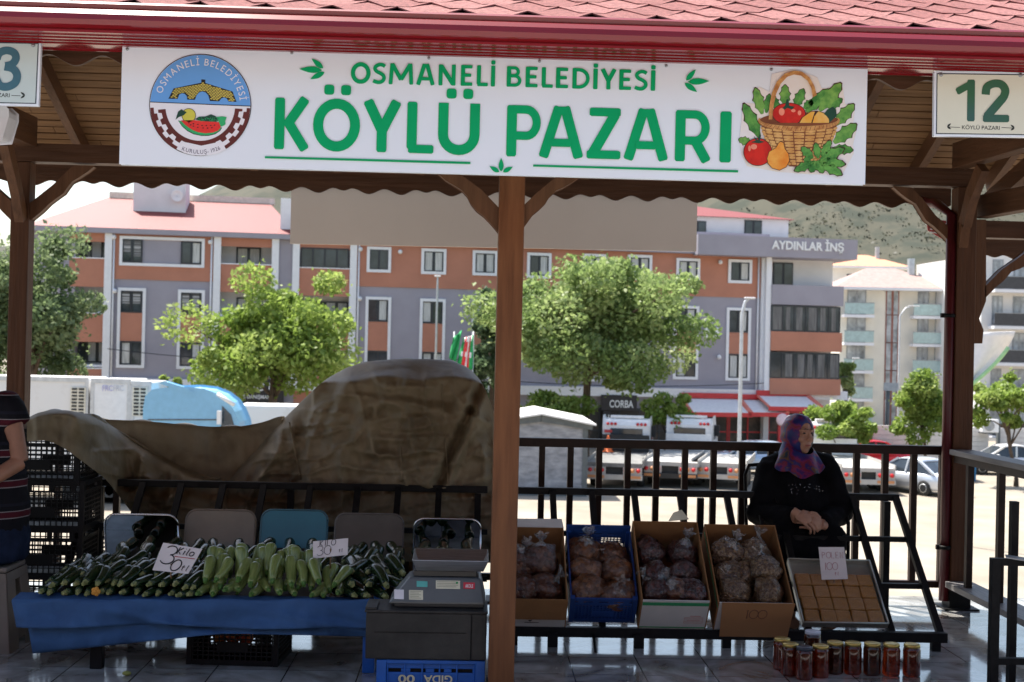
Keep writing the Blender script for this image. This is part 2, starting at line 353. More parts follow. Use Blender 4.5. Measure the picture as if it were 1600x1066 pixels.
# ---------------------------------------------------------------- trees
L_BRIGHT = leafmat('bright_leaf', (.13,.21,.035), (.25,.35,.07), (.38,.46,.14))
L_MID = leafmat('mid_leaf', (.14,.22,.06), (.26,.35,.12), (.40,.46,.21))
L_DARK = leafmat('dark_leaf', (.07,.115,.045), (.14,.20,.085), (.25,.31,.155))
L_CONIF = leafmat('conifer_leaf', (.05,.09,.045), (.10,.16,.08), (.17,.23,.12))
K_BARK = mat('bark', (.10,.07,.05), .9, var=.35, scale=4, bump=.6, bscale=12)
def tree(name, label, box, Yd, mt, n, leaf=.2, trunk=None, group='trees along the street', seed=0, clumps=34, flatx=.8, cone=False, tr=.16, fork=True):
    r = np.random.default_rng(seed+100); n = int(n*2.2); leaf = leaf*.72
    x0, y0, x1, y1 = box
    pc = atY((x0+x1)/2, (y0+y1)/2, Yd)
    rx = (atY(x1, (y0+y1)/2, Yd)-atY(x0, (y0+y1)/2, Yd)).length/2; rz = (y1-y0)/2/FPX*Yd; ry = rx*flatx
    tx = trunk if trunk is not None else (x0+x1)/2
    base = atY(tx, 545, Yd); base = V((base.x, Yd, GZ))
    t = thing(name, label, 'tree', base, group)
    # clumps on and inside an ellipsoid
    cs = []; rad = []
    for i in range(clumps):
        d = r.normal(size=3); d /= np.linalg.norm(d)
        q = r.uniform(.15, .9)
        if cone:
            f = r.uniform(0, 1); ang = r.uniform(0, 6.28); ww = (1-f)*.95+.06
            cs.append((pc.x+rx*ww*math.cos(ang)*r.uniform(.5,1), Yd+rx*ww*math.sin(ang), pc.z-rz+2*rz*f)); rad.append(rx*(.18+.2*(1-f)))
        else:
            cs.append((pc.x+d[0]*q*rx, Yd+d[1]*q*ry, pc.z+d[2]*q*rz)); rad.append(min(rx, rz)*r.uniform(.15, .38))
    cs = np.array(cs); rad = np.array(rad)
    pick = r.integers(0, clumps, n)
    d = r.normal(size=(n,3)); d /= np.linalg.norm(d, axis=1)[:,None]
    rr = r.uniform(.25, 1, n)**.5
    C = cs[pick]+d*(rad[pick]*rr)[:,None]*np.array([1.1,1.1,.8])
    fl = r.random(n) < .12                      # loose outer leaves break the outline
    C[fl] += r.normal(size=(fl.sum(),3))*rad.mean()*.26
    ct = r.random(clumps)*.65
    soup('crown', C, r.uniform(.5, 1.3, n)*leaf, mt, t, seed=seed, tone=np.clip(ct[pick]+r.normal(size=n)*.06, 0, .65))
    b = MB(); top = V((pc.x, Yd, pc.z+rz*(.8 if cone else .1)))
    mid = base.lerp(top, .5)+V((r.uniform(-.15,.15), r.uniform(-.15,.15), 0))
    b.tube([base, base+V((0,0,.4)), mid, top], [tr*1.35, tr, tr*.75, tr*.3], 9)
    if fork:
        order = np.argsort(-rad)[:min(9, clumps)]
        for i in order:
            s0 = base.lerp(top, r.uniform(.42, .75)); c = V(cs[i])
            b.tube([s0, s0.lerp(c, .5)+V((0,0,.12*rz)), c], [tr*.5, tr*.32, tr*.12], 6)
    b.build('trunk', K_BARK, t)
    return t
tree('broadleaf_tree', 'tall dark leafy tree with rusty tips behind the slim left roof post', (-70,343,174,660), 60, L_DARK, 11000, .19, 60, seed=1, clumps=60, tr=.2)
tree('broadleaf_tree', 'bright green round tree with forked bare trunk left of the tarpaulin hump', (272,408,590,650), 58, L_BRIGHT, 11500, .19, 432, seed=2, clumps=64, tr=.17)
tree('broadleaf_tree', 'largest street tree with wide crown and grey trunk just right of the central post', (732,377,1122,622), 62, L_MID, 17500, .19, 917, seed=3, clumps=84, tr=.24)
tree('conifer_tree', 'feathery pale conifer beside the flags behind the central post', (712,455,812,640), 66, L_CONIF, 3600, .2, 775, seed=4, clumps=40, cone=True, tr=.14, fork=False)
tree('broadleaf_tree', 'low yellow green bush tree above the stone clad hut', (798,592,928,704), 60, L_BRIGHT, 3600, .15, 860, seed=5, clumps=26, tr=.08)
tree('broadleaf_tree', 'small round bright tree in front of the dark shop sign', (988,612,1108,694), 60, L_BRIGHT, 2600, .15, 1040, seed=6, clumps=24, tr=.07)
tree('broadleaf_tree', 'bright green small tree just right of the headscarf and below the big balconies', (1244,606,1388,700), 58, L_BRIGHT, 3600, .15, 1312, seed=7, clumps=24, tr=.07)
tree('broadleaf_tree', 'leafy tree touching the left side of the right roof post', (1380,572,1502,700), 60, L_BRIGHT, 4200, .15, 1450, seed=8, clumps=26, tr=.08)
tree('broadleaf_tree', 'wide bright tree with thin crooked trunk right of the right roof post', (1488,574,1650,674), 56, L_BRIGHT, 4800, .15, 1592, seed=9, clumps=28, tr=.09)
tree('broadleaf_tree', 'dull green shrub tree in the gap between grey block and cream house', (1300,555,1345,625), 78, L_MID, 1200, .2, 1322, seed=10, clumps=16, tr=.08)
tree('broadleaf_tree', 'yellow green bush behind the light blue truck cab', (240,578,300,640), 56, L_BRIGHT, 1300, .15, 270, seed=11, clumps=16, tr=.07)
# ---------------------------------------------------------------- grey and orange apartment block
BET = R(7.0); FO = atY(650, 545, 72); FU = V((math.cos(BET), math.sin(BET), 0)); FN = V((math.sin(BET), -math.cos(BET), 0))
def fpt(px, py, off=0):
    p = atP(px, py, FO+FN*off, FN); return (p-FO).dot(FU), p.z
def fw(u, z, off=0): q = FO+FU*u+FN*off; return V((q.x, q.y, z))
FM = Matrix(((FU.x, FN.x, 0), (FU.y, FN.y, 0), (0, 0, 1)))
def fbox(b, u0, u1, z0, z1, o0, o1): return b.box(fw((u0+u1)/2, (z0+z1)/2, (o0+o1)/2), (abs(u1-u0), abs(o1-o0), abs(z1-z0)), FM)
def frect(px):            # photo rectangle -> u0,u1,z0,z1
    x0, y0, x1, y1 = px; ym = (y0+y1)/2; xm = (x0+x1)/2
    return fpt(x0, ym)[0], fpt(x1, ym)[0], fpt(xm, y1)[1], fpt(xm, y0)[1]
K_LAV = mat('lavender_render', (.335,.315,.36), .85, var=.05, scale=.7)
K_OR = mat('orange_render', (.47,.205,.135), .85, var=.06, scale=.8)
K_TRIM = mat('white_trim', (.80,.80,.82), .7, var=.03)
K_FRAME = mat('anthracite_frame', (.03,.033,.04), .4)
K_CURT = mat('curtain_cloth', (.55,.55,.53), .9, var=.3, scale=5, stretch=(9,9,.3))
K_BLIND = mat('striped_blind', (.5,.5,.5), .9, c2=(.12,.12,.12), scale=2, stretch=(.01,.01,6), lo=.45, hi=.55)
K_ROOFR = mat('red_tile_sheet', (.18,.021,.021), .6, var=.12, scale=14, stretch=(3,3,1), bump=.3)
K_PALE = mat('pale_wall', (.75,.74,.74), .85, var=.04, scale=1)
blk = thing('apartment_building', 'grey and orange apartment block with white window surrounds and red roof', 'building', fw(0, GZ, 0))
EZ = lambda px: fpt(px, 353+(px-111)*.040)[1]
eave = fpt(283, 361)[1]
uL = fpt(52, 500)[0]; uR = fpt(1195, 500)[0]; uW = fpt(1318, 500)[0]
bz = fpt(600, 448.5)[1]                                     # orange above, lavender below
bays = [(52,111,0),(111,164,1),(173,333,0),(343,424,1),(433,457,0),(466,546,1),(556,1188,0)]
wb = MB(); 
for x0, x1, rec in bays:
    u0, u1 = fpt(x0-5, 480)[0], fpt(x1+5, 480)[0]
    fbox(wb, u0, u1, GZ, eave, -12, -1.4 if rec else 0)
wb.build('wall', K_LAV, blk)
rb = MB()
for x0, x1, rec in bays:
    if rec:
        u0, u1 = fpt(x0-5, 480)[0], fpt(x1+5, 480)[0]
        for zz in (eave-.15, fpt(390, 492)[1]+.0, fpt(390,575)[1]): fbox(rb, u0+.02, u1-.02, zz-.12, zz, -1.38, -.06)
rb.build('balcony_slab', K_TRIM, blk)
for x0, x1, rec in bays:                                     # orange cladding of the top storey
    u0, u1 = fpt(x0-4, 480)[0], fpt(x1+4, 480)[0]
    if rec:
        top = fpt(x1-20, 410)[1] if x0 > 150 else fpt(135,404)[1]
        top = {111: fpt(135,404)[1], 343: fpt(384,414)[1], 466: fpt(506,420)[1]}[x0]
        bot = top-1.52
        for k in range(3):
            q = MB(); fbox(q, u0, u1, bot-k*2.98, top-k*2.98, -.12, .05); q.build('parapet', K_OR, blk)
            q = MB(); fbox(q, u0, u1, top-k*2.98+.001, top-k*2.98+.06, -.16, .09); q.build('coping', K_TRIM, blk)
        q = MB(); fbox(q, u0, u1, eave-.75, eave-.02, -.12, .04); q.build('cladding', K_OR, blk)
        q = MB(); fbox(q, u0+.02, u1-.02, GZ, eave-.3, -1.385, -1.37); q.build('balcony_wall', K_PALE, blk)
    elif x1 > 200 and x0 != 433:
        q = MB(); fbox(q, u0, u1, bz, eave-.02, 0, .05); q.build('cladding', K_OR, blk)
for x in (168, 338, 428.5, 461, 550.5, 1192):                # white vertical fins
    u = fpt(x, 480)[0]; q = MB(); fbox(q, u-.19, u+.19, GZ+3.2, eave-.02, -.1, .22); q.build('fin', K_TRIM, blk)
def window(px, off=.05, style='c', surround=None):
    u0, u1, z0, z1 = frect(px)
    f = MB(); t = .07; o0, o1 = off, off+.09
    fbox(f, u0, u0+t, z0, z1, o0, o1); fbox(f, u1-t, u1, z0, z1, o0, o1)
    fbox(f, u0+t, u1-t, z0, z0+t, o0, o1); fbox(f, u0+t, u1-t, z1-t, z1, o0, o1)
    n = max(2, round((u1-u0)/.62)) 
    for i in range(1, n):
        u = u0+(u1-u0)*i/n; fbox(f, u-.045, u+.045, z0+t, z1-t, o0, o1)
    fo = f.build('window', K_FRAME, blk)
    g = MB(); fbox(g, u0+t, u1-t, z0+t, z1-t, off+.005, off+.03); g.build('pane', K_GLASS, fo)
    w_ = (u1-u0)/n
    if style in 'cb':
        for i in range(n):
            if style == 'c' and rng.random() < .35: continue
            cb = MB(); zc = z0+t+(rng.uniform(0,.45)*(z1-z0) if style == 'b' else 0)
            fbox(cb, u0+w_*i+.09, u0+w_*(i+1)-.09, zc, z1-t, off+.031, off+.036); cb.build('curtain' if style == 'c' else 'blind', K_CURT if style == 'c' else K_BLIND, fo)
    return fo
def surround(px, off=.05, w_=.16, sill=True):
    u0, u1, z0, z1 = frect(px); f = MB(); o0, o1 = 0.0, off+.10
    fbox(f, u0, u0+w_, z0, z1, o0, o1); fbox(f, u1-w_, u1, z0, z1, o0, o1); fbox(f, u0+w_, u1-w_, z0, z0+w_, o0, o1); fbox(f, u0+w_, u1-w_, z1-w_, z1, o0, o1)
    f.build('window_surround', K_TRIM, blk)
def opanel(px):
    u0, u1, z0, z1 = frect(px); q = MB(); fbox(q, u0, u1, z0, z1, .0, .06); q.build('spandrel', K_OR, blk)
# left section
surround((187,371,320,417)); u0,u1,z0,z1 = frect((192,376,315,412)); q = MB(); fbox(q,u0,u1,z0,z1,.05,.055); q.build('cladding', K_LAV, blk)
window((191,374,223,410), .056, 'b'); window((283,378,315,413), .056)
for (a, b, y0, y1, s) in ((183,227,450,575,'b'),(277,319,453,577,'b')):
    surround((a,y0,b,y1), 0); window((a+5,y0+5,b-5,y0+38), 0, s); opanel((a+5,y0+39,b-5,y1-42)); window((a+5,y1-41,b-5,y1-5), 0)
window((118,373,137,405), -1.37); window((152,373,164,407), -1.37); window((367,384,406,414), -1.37)
window((115,458,162,490), -1.37); window((112,533,162,567), -1.37); window((367,464,406,496), -1.37)
# middle section
for (x0,y0,x1,y1) in ((573,386,611,426),(658,389,697,429),(738,392,777,431),(1056,404,1093,438),(1137,406,1174,443)):
    surround((x0,y0,x1,y1)); window((x0+4,y0+4,x1-4,y1-4), .056)
for x in (823,910,980): surround((x,395+(x-800)*.02,x+38,435+(x-800)*.02)); window((x+4,399+(x-800)*.02,x+34,431+(x-800)*.02), .056)
for (x0,y0,x1,y1) in ((570,464,610,590),(655,467,695,592),(736,470,776,593),(900,475,940,596),(1052,478,1091,593),(1134,481,1172,595)):
    surround((x0,y0,x1,y1), 0); window((x0+4,y0+4,x1-4,y0+38), 0); opanel((x0+4,y0+39,x1-4,y1-42)); window((x0+4,y1-41,x1-4,y1-4), 0)
window((470,388,545,419), .0, 'n'); window((470,470,545,500), -1.3)
for (x, y) in ((179,371),(329,379),(563,390),(625,394),(1124,410),(180,455),(562,467),(1122,558)):
    u, z = fpt(x, y); q = MB(); q.ell(fw(u, z, .2), (.13,.16,.13), n=10, k=6); q.build('lamp', K_TRIM, blk)
# air conditioners, rain pipes and cables of the facade
for (x, y) in ((1110,520),):
    u, z = fpt(x, y); q = MB(); fbox(q,u-.42,u+.42,z-.3,z+.3,.02,.36); ac = q.build('air_conditioner',K_TRIM,blk,bevel=.03)
    q = MB(); Mx = FN.to_track_quat('Z','Y').to_matrix().to_4x4(); Mx.translation = fw(u-.1,z,.365); q.lathe([(.08,0),(.24,0),(.24,.02),(.08,.02)],Mx,16); q.build('fan_grille',K_GREYM,ac)
for x in (176.5,329,559,1183):
    u = fpt(x,480)[0]; q = MB(); q.tube([fw(u,GZ+3.3,.14),fw(u,eave-.3,.14)],.05,8); q.build('rain_pipe',K_TRIM,blk)
for (xa,ya,xb,yb,sg_) in ((170,545,740,560,.5),(640,580,1320,588,.7)):
    a=fw(*fpt(xa,ya),.5); b_=fw(*fpt(xb,yb),.5); q = MB(); q.tube([a.lerp(b_,i/14)-V((0,0,sg_*4*(i/14)*(1-i/14))) for i in range(15)],.022,5); q.build('cable',K_FRAME,blk)
# white band and ground floor
u0, z0 = fpt(560, 612); z1 = fpt(900,604)[1]
q = MB(); fbox(q, fpt(100,600)[0], uW+.2, fpt(900,618)[1], z1, .0, .35); q.build('string_course', K_TRIM, blk)
# left roof: hipped, standing on its eave
hL = fpt(52,361)[0]; hR = fpt(457,361)[0]; rg = eave+2.35
def roofmesh(uL, uR, ze, zr, dep, hipL, hipR, oh=.35):
    b = MB(); a0, a1 = fw(uL-oh, ze, oh), fw(uR+oh, ze, oh); c0, c1 = fw(uL-oh, ze, -dep*2), fw(uR+oh, ze, -dep*2)
    r0, r1 = fw(uL+hipL, zr, -dep), fw(uR-hipR, zr, -dep)
    b.add([a0,a1,c1,c0,r0,r1], [(0,1,5,4),(1,2,5),(2,3,4,5),(3,0,4),(3,2,1,0)]); return b
rf = roofmesh(hL, hR, eave, rg, 6, 3.0, 1.5).build('roof', K_ROOFR, blk)
q = MB(); fbox(q, hL-.4, uR+.3, eave-.28, eave-.02, .0, .42); q.build('eave_fascia', K_LAV, blk)
q = MB(); fbox(q, hL+3.0, hR-1.2, rg-.1, rg+.28, -6.2, -5.8); q.build('ridge_flashing', mat('cream_flashing', (.72,.68,.58), .7), rf)
pc_ = atP(249, 330, FO+FN*-3.2, FN); u = (pc_-FO).dot(FU); zt = atP(249,288,FO+FN*-3.2,FN).z; zb = eave+.5
q = MB(); hw = (atP(290,310,FO+FN*-3.2,FN)-atP(208,310,FO+FN*-3.2,FN)).length/2
fbox(q, u-hw, u+hw, zb, zt+.3, -5.5, -3.2); ch = q.build('chimney', K_PALE, rf)
dc = atP(277, 306, FO+FN*-3.0, FN)
q = MB(); MM = FN.to_track_quat('Z','Y').to_matrix().to_4x4(); MM.translation = dc
q.lathe([(0.0,-.10),(.2,-.07),(.34,0),(.36,.03),(.34,.035),(.2,-.035),(0.0,-.06)], MM, 20); q.tube([dc+FN*-.2, dc+FN*.3], .02); q.build('satellite_dish', K_WHITE, blk)
u0,u1,z0,z1 = frect((438,308,462,352)); q = MB(); fbox(q,u0,u1,eave-.02,z1,-2.6,-.6); q.build('chimney', K_TRIM, rf)
# attic storey, second roof, lettered slab
u0,u1,z0,z1 = frect((466,337,1233,372)); 
az0 = fpt(1160,370)[1]; az1 = fpt(1160,338)[1]
q = MB(); fbox(q, fpt(463,380)[0], uR+.2, eave+.0, az0+.2, -11.9, -.02); q.build('wall', K_LAV, blk)
at0 = fpt(480,340)[0]; at1 = (atP(1232,350,FO+FN*-1.6,FN)-FO).dot(FU)
q = MB(); fbox(q, at0, at1, eave, atP(1160,341,FO+FN*-1.6,FN).z, -11, -1.6); q.build('attic_wall', K_PALE, blk)
atz = atP(1160,341,FO+FN*-1.6,FN).z
b = MB(); uu0, uu1 = at0-.3, at1+.3
b.add([fw(uu0,atz,-1.3),fw(uu1,atz,-1.3),fw(uu1,atz,-11.3),fw(uu0,atz,-11.3),fw(uu0+3,atz+1.5,-6.3),fw(uu1-8.5,atz+1.5,-6.3)], [(0,1,5,4),(1,2,5),(2,3,4,5),(3,0,4),(3,2,1,0)])
b.build('roof', K_ROOFR, blk)
for (x0,y0,x1,y1) in ((1076,345,1103,367),(1163,344,1190,369)):
    p0 = (atP(x0,355,FO+FN*-1.6,FN)-FO).dot(FU); p1 = (atP(x1,355,FO+FN*-1.6,FN)-FO).dot(FU); za = atP(x0,y1,FO+FN*-1.6,FN).z; zb_ = atP(x0,y0,FO+FN*-1.6,FN).z
    q = MB(); fbox(q,p0,p1,za,zb_,-1.6,-1.55); fo = q.build('window', K_FRAME, blk)
    for k in (0,1):
        w_ = (p1-p0)/2; q = MB(); fbox(q,p0+w_*k+.06,p0+w_*(k+1)-.06,za+.07,zb_-.07,-1.549,-1.53); q.build('pane', K_GLASS, fo)
# right wing: projects half a metre, slab with lettering on top
OFW = .7
def wz(px, py, off=OFW): p = atP(px, py, FO+FN*off, FN); return (p-FO).dot(FU), p.z
wl = wz(1198,480)[0]; wr = wz(1316,480)[0]
sl0, sl1 = wz(1088,380)[0], wz(1336,390)[0]; slz0, slz1 = wz(1260,404)[1], wz(1260,373)[1]
q = MB(); fbox(q, sl0, sl1, slz0, slz1, -6, OFW+.35); q.build('roof_slab', K_LAV, blk)
a = V(fw(wz(1202,392)[0], wz(1202,390)[1], OFW+.36)); b_ = V(fw(wz(1314,395)[0], wz(1314,394.5)[1], OFW+.36))
q = MB(); text(q, 'AYDINLAR İNŞ', a, b_, .50, .03, ext=.06, lift=.03); q.build('lettering', K_WHITE, blk)
q = MB(); fbox(q, wl, wr, GZ, slz0, -8, OFW-1.5); q.build('wall', K_PALE, blk)
q = MB(); fbox(q, wl-.01, wl+.3, GZ, slz0, -.3, OFW-.1); q.build('fin', K_TRIM, blk)
def wingband(y0, y1, m_, nm, o1=OFW, xr=1318):
    q = MB(); fbox(q, wl+.31, wz(xr,480)[0], wz(1258,y1)[1], wz(1258,y0)[1], OFW-1.5, o1); return q.build(nm, m_, blk)
wingband(446,477,K_LAV,'parapet'); wingband(519,549,K_OR,'parapet',OFW,1317); wingband(592,617,K_OR,'parapet',OFW,1316)
window_specs = [(1207,412,1239,446)]
u0,z0 = wz(1207,446,-.8); u1,z1 = wz(1239,411,-.8); q = MB(); fbox(q,u0,u1,z0,z1,-.8,-.74); fo = q.build('window',K_FRAME,blk)
for k in (0,1):
    w_=(u1-u0)/2; q = MB(); fbox(q,u0+w_*k+.07,u0+w_*(k+1)-.07,z0+.08,z1-.08,-.739,-.72); q.build('pane',K_GLASS,fo)
for (y0,y1) in ((478,519),(551,592)):
    zb_, zt = wz(1256,y1)[1], wz(1256,y0)[1]; u0, u1 = wl+.31, wz(1313,500)[0]
    q = MB(); n = 6
    for i in range(n+1): u = u0+(u1-u0)*i/n; fbox(q,u-.025,u+.025,zb_+.05,zt-.05,OFW-.12,OFW-.04)
    fbox(q,u0,u1,zb_,zb_+.06,OFW-.13,OFW-.03); fbox(q,u0,u1,zt-.06,zt,OFW-.13,OFW-.03); fo = q.build('balcony_glazing',K_FRAME,blk)
    q = MB(); fbox(q,u0,u1,zb_+.06,zt-.06,OFW-.09,OFW-.07); q.build('pane',K_GLASS,fo)
    for i in range(n):
        if rng.random() < .6: 
            q = MB(); uu = u0+(u1-u0)*(i+rng.uniform(.1,.4))/n; fbox(q,uu,uu+rng.uniform(.2,.6),zb_+.1,zt-.1,OFW-.069,OFW-.06); q.build('curtain', mat('dim_curtain',(.16,.155,.15),.9,var=.4,scale=3,stretch=(6,6,.3)), fo)
# shop fronts on the ground floor
K_SHOP = mat('shop_interior', (.03,.025,.022), .5, c2=(.16,.10,.07), scale=1.2, lo=.5, hi=.75)
K_REDP = mat('red_paint', (.55,.03,.035), .4, var=.1)
K_AWN = mat('white_awning', (.8,.78,.77), .8, var=.05)
sz1 = fpt(900,620)[1]
for (x0,x1) in ((375,440),(560,900),(905,1060),(1064,1136),(1139,1196),(1200,1262)):
    u0,u1 = fpt(x0,640)[0], fpt(x1,640)[0]
    q = MB(); fbox(q,u0,u1,GZ+.25,sz1-.6,.01,.1); fo = q.build('shop_window',K_SHOP,blk)
    q = MB(); n = max(2, int((u1-u0)/1.1))
    for i in range(n+1): u=u0+(u1-u0)*i/n; fbox(q,u-.04,u+.04,GZ,sz1-.6,.101,.16)
    fbox(q,u0,u1,GZ+1.0,GZ+1.08,.101,.15); fbox(q,u0,u1,sz1-.75,sz1-.62,.101,.17); q.build('mullion',K_REDP if x0>1000 else K_FRAME,fo)
for (x0,x1,yt,yb) in ((1064,1150,622,645),(1150,1205,624,645),(1180,1256,618,636)):
    o1 = 2.6; u0,u1 = fpt(x0,640)[0]-.1, fpt(x1,640)[0]
    zt = fpt((x0+x1)/2, yt)[1]; zb_ = atP((x0+x1)/2, yb, FO+FN*o1, FN).z
    aw = thing('awning', {1064:'long white shop awning with red valance left of the lamp post',1150:'narrow white shop awning with red side right of the lamp post',1180:'upper white awning under a red band below the orange balconies'}[x0], 'awning', fw((u0+u1)/2, zt, 0.0), 'shop awnings')
    q = MB(); q.add([fw(u0,zt,.4),fw(u1,zt,.4),fw(u1,zb_,o1),fw(u0,zb_,o1)],[(0,1,2,3)]); q.build('canopy',K_AWN,aw,solid=.05)
    q = MB(); fbox(q,u0-.05,u1+.05,zb_-.22,zb_+.02,o1,o1+.06); q.build('valance',K_REDP,aw)
    q = MB(); fbox(q,u0,u1,zt+.0,zt+.3,.36,.62); q.build('cassette',K_REDP,aw)
    q = MB(); q.bar(fw(u1,zt,.5),fw(u1,zb_,o1),.22,.2); q.build('arm',mat('salmon_frame',(.75,.22,.16),.5),aw); q = MB(); q.bar(fw(u0,zt,.5),fw(u0,zb_,o1),.1,.1); q.build('arm',mat('salmon_frame',(0,0,0)),aw)
q = MB(); u,z = fpt(1197,640); q.bar(fw(u,GZ,2.4),fw(u,z,2.4),.3,.3); rp_ = q.build('shop_pillar',K_REDP); tag(rp_,'red painted pillar carrying an oval white shop badge','pillar')
q = MB(); Mx = FN.to_track_quat('Z','Y').to_matrix().to_4x4(); Mx.translation = fw(u,fpt(1196,652)[1],2.66)
q.lathe([(.0,-.06),(.3,-.06),(.36,-.03),(.36,.03),(.3,.06),(0,.06)],Mx,20); q.build('badge',mat('pink_badge',(.8,.6,.62),.5),rp_)
# shop signs
K_SIGNB = mat('dark_sign_face', (.025,.022,.025), .5)
def shopsign(px, lines, name, label):
    u0,u1,z0,z1 = frect(px); t = thing(name, label, 'sign', fw((u0+u1)/2, z0, .36), 'shop signs')
    q = MB(); fbox(q,u0,u1,z0,z1,.36,.5); q.build('sign_board',K_SIGNB,t)
    for (body,xa,xb,yb,cap,mm) in lines:
        a = fw(*fpt(xa,yb),.51); b_ = fw(*fpt(xb,yb+(xb-xa)*.022),.51)
        q = MB(); text(q,body,a,b_,cap,.02,lift=.01); q.build('lettering',mm,t)
shopsign((937,617,992,641),[('CORBA',949,986,636,.42,K_WHITE)],'shop_sign','black sign lettered in white beside the small round tree')
shopsign((374,592,444,630),[('OĞ U',385,432,610,.44,K_WHITE),('& DANIŞMANLIK',380,433,622,.2,K_WHITE)],'shop_sign','black two line sign half hidden under the forked tree')
shopsign((939,642,951,690),[],'shop_sign','tall narrow dark sign standing below the soup shop sign')
u0,u1,z0,z1 = frect((939,642,951,690)); q = MB()
for i,ch_ in enumerate('ULU'):
    zz = z1-.45-i*.4; text(q,ch_,fw(u0+.1,zz,.51),fw(u1-.1,zz,.51),.26,.02,lift=.01)
tag(q.build('sign_lettering',K_WHITE),'white letters stacked down the tall narrow dark sign','lettering')
# ---------------------------------------------------------------- houses further right
def house(name, label, px0, px1, ytop, Yd, levels, wallm, roofm, roofh, rot, dep, balc, nwin):
    """cream houses: storeys with balconies, railings and tall windows"""
    c = atY((px0+px1)/2, 545, Yd); wdt = (px1-px0)/FPX*Yd; zt = atY((px0+px1)/2, ytop, Yd).z
    t = thing(name, label, 'building', (c.x, Yd, GZ), None, rot)
    M_ = Matrix.Rotation(rot, 3, 'Z'); base = V((c.x, Yd, 0))
    def bx(b, x0,x1,y0,y1,z0,z1): return b.box(base + M_ @ V(((x0+x1)/2,(y0+y1)/2,0)) + V((0,0,(z0+z1)/2)), (abs(x1-x0),abs(y1-y0),abs(z1-z0)), M_)
    q = MB(); bx(q,-wdt/2,wdt/2,0,dep,GZ,zt); q.build('wall',wallm,t)
    if roofh:
        q = MB(); o = .7; pts = [base+M_@V((x,y,0)) for x,y in ((-wdt/2-o,-o-.6),(wdt/2+o,-o-.6),(wdt/2+o,dep+o),(-wdt/2-o,dep+o))]
        r0 = base+M_@V((-wdt*.12,dep*.5,0)); r1 = base+M_@V((wdt*.15,dep*.5,0))
        q.add([V((p.x,p.y,zt+.05)) for p in pts]+[V((r0.x,r0.y,zt+roofh)),V((r1.x,r1.y,zt+roofh))],[(0,1,5,4),(1,2,5),(2,3,4,5),(3,0,4),(3,2,1,0)])
        ro = q.build('roof',roofm,t)
        q = MB(); bx(q,-wdt/2-o,wdt/2+o,-o-.6,dep+o,zt-.14,zt+.04); q.build('eave',K_TRIM,ro)
        q = MB(); bx(q,wdt*.22,wdt*.27,dep*.3,dep*.36,zt+.4,zt+roofh+.7); q.build('chimney',mat('tin_flue',(.45,.48,.5),.4,metal=.6),ro)
    fh = (zt-GZ)/levels
    for k in range(levels):
        z0 = GZ+k*fh
        for (a,b_) in balc:
            q = MB(); bx(q,a*wdt,b_*wdt,-1.1,.0,z0-.12,z0+.1); sb = q.build('balcony',K_TRIM,t)
            q = MB(); bx(q,a*wdt+.03,b_*wdt-.03,-1.09,-1.06,z0+.15,z0+1.0); q.build('railing',balcm[name] if name in balcm else K_RAILG,sb)
            q = MB(); bx(q,a*wdt,b_*wdt,-1.11,-1.04,z0+1.0,z0+1.05); q.build('handrail',K_GREYM,sb)
        for (a,b_,lo,hi,fm) in nwin:
            q = MB(); bx(q,a*wdt,b_*wdt,-.05,.02,z0+lo,z0+hi); fo = q.build('window',fm,t)
            n = 2
            for i in range(n):
                w_ = (b_-a)*wdt/n; q = MB(); bx(q,a*wdt+w_*i+.09,a*wdt+w_*(i+1)-.09,-.07,-.051,z0+lo+.09,z0+hi-.09); q.build('pane',K_GLASS2,fo)
    return t
K_RAILG = mat('greenish_glass_panel', (.42,.55,.53), .15, var=.1)
K_RAILD = mat('dark_railing', (.06,.06,.065), .5)
K_GLASS2 = mat('pale_reflecting_glass', (.38,.40,.41), .1, var=.5, scale=1)
balcm = {'white_house': K_RAILD}
K_CREAM = mat('cream_wall', (.82,.77,.66), .85, var=.06, scale=.6)
K_CREAMW = mat('white_wall', (.78,.76,.73), .85, var=.05, scale=.6)
K_ROOFB = mat('faded_brown_roof', (.30,.21,.19), .8, var=.15, scale=3)
K_ROOFO = mat('orange_roof', (.62,.26,.15), .8, var=.12, scale=3)
K_BRWN = mat('reddish_door_frame', (.30,.12,.09), .6)
house('cream_house','cream house with faded brown hipped roof and greenish glass balconies',1312,1484,452,100,5,K_CREAM,K_ROOFB,2.0,R(-4),11,
      [(-.49,-.22),(.13,.49)],[(-.44,-.27,.1,2.3,K_GREYM),(-.09,.03,.1,2.4,K_BRWN),(.2,.3,.6,2.2,K_GREYM),(.36,.47,.6,2.2,K_GREYM)])
q = MB(); 
house('orange_roof_house','low house with bright orange roof peeking above the cream house',1300,1405,418,125,5,K_CREAMW,K_ROOFO,1.6,R(-6),10,[],[(-.3,-.1,.8,2.2,K_FRAME),(.1,.3,.8,2.2,K_FRAME)])
house('white_house','white apartment house with dark balcony railings at the far right edge',1528,1700,400,92,5,K_CREAMW,K_ROOFB,0,R(3),12,
      [(-.44,-.05),(.1,.45)],[(-.40,-.3,.2,2.3,K_GREYM),(-.2,-.08,.2,2.3,K_GREYM),(.15,.3,.2,2.3,K_GREYM)])
# ================================================================ YARD: hut, trucks, cars, posts
def onG(px, Yd): p = atY(px, 600, Yd); return V((p.x, Yd, GZ))
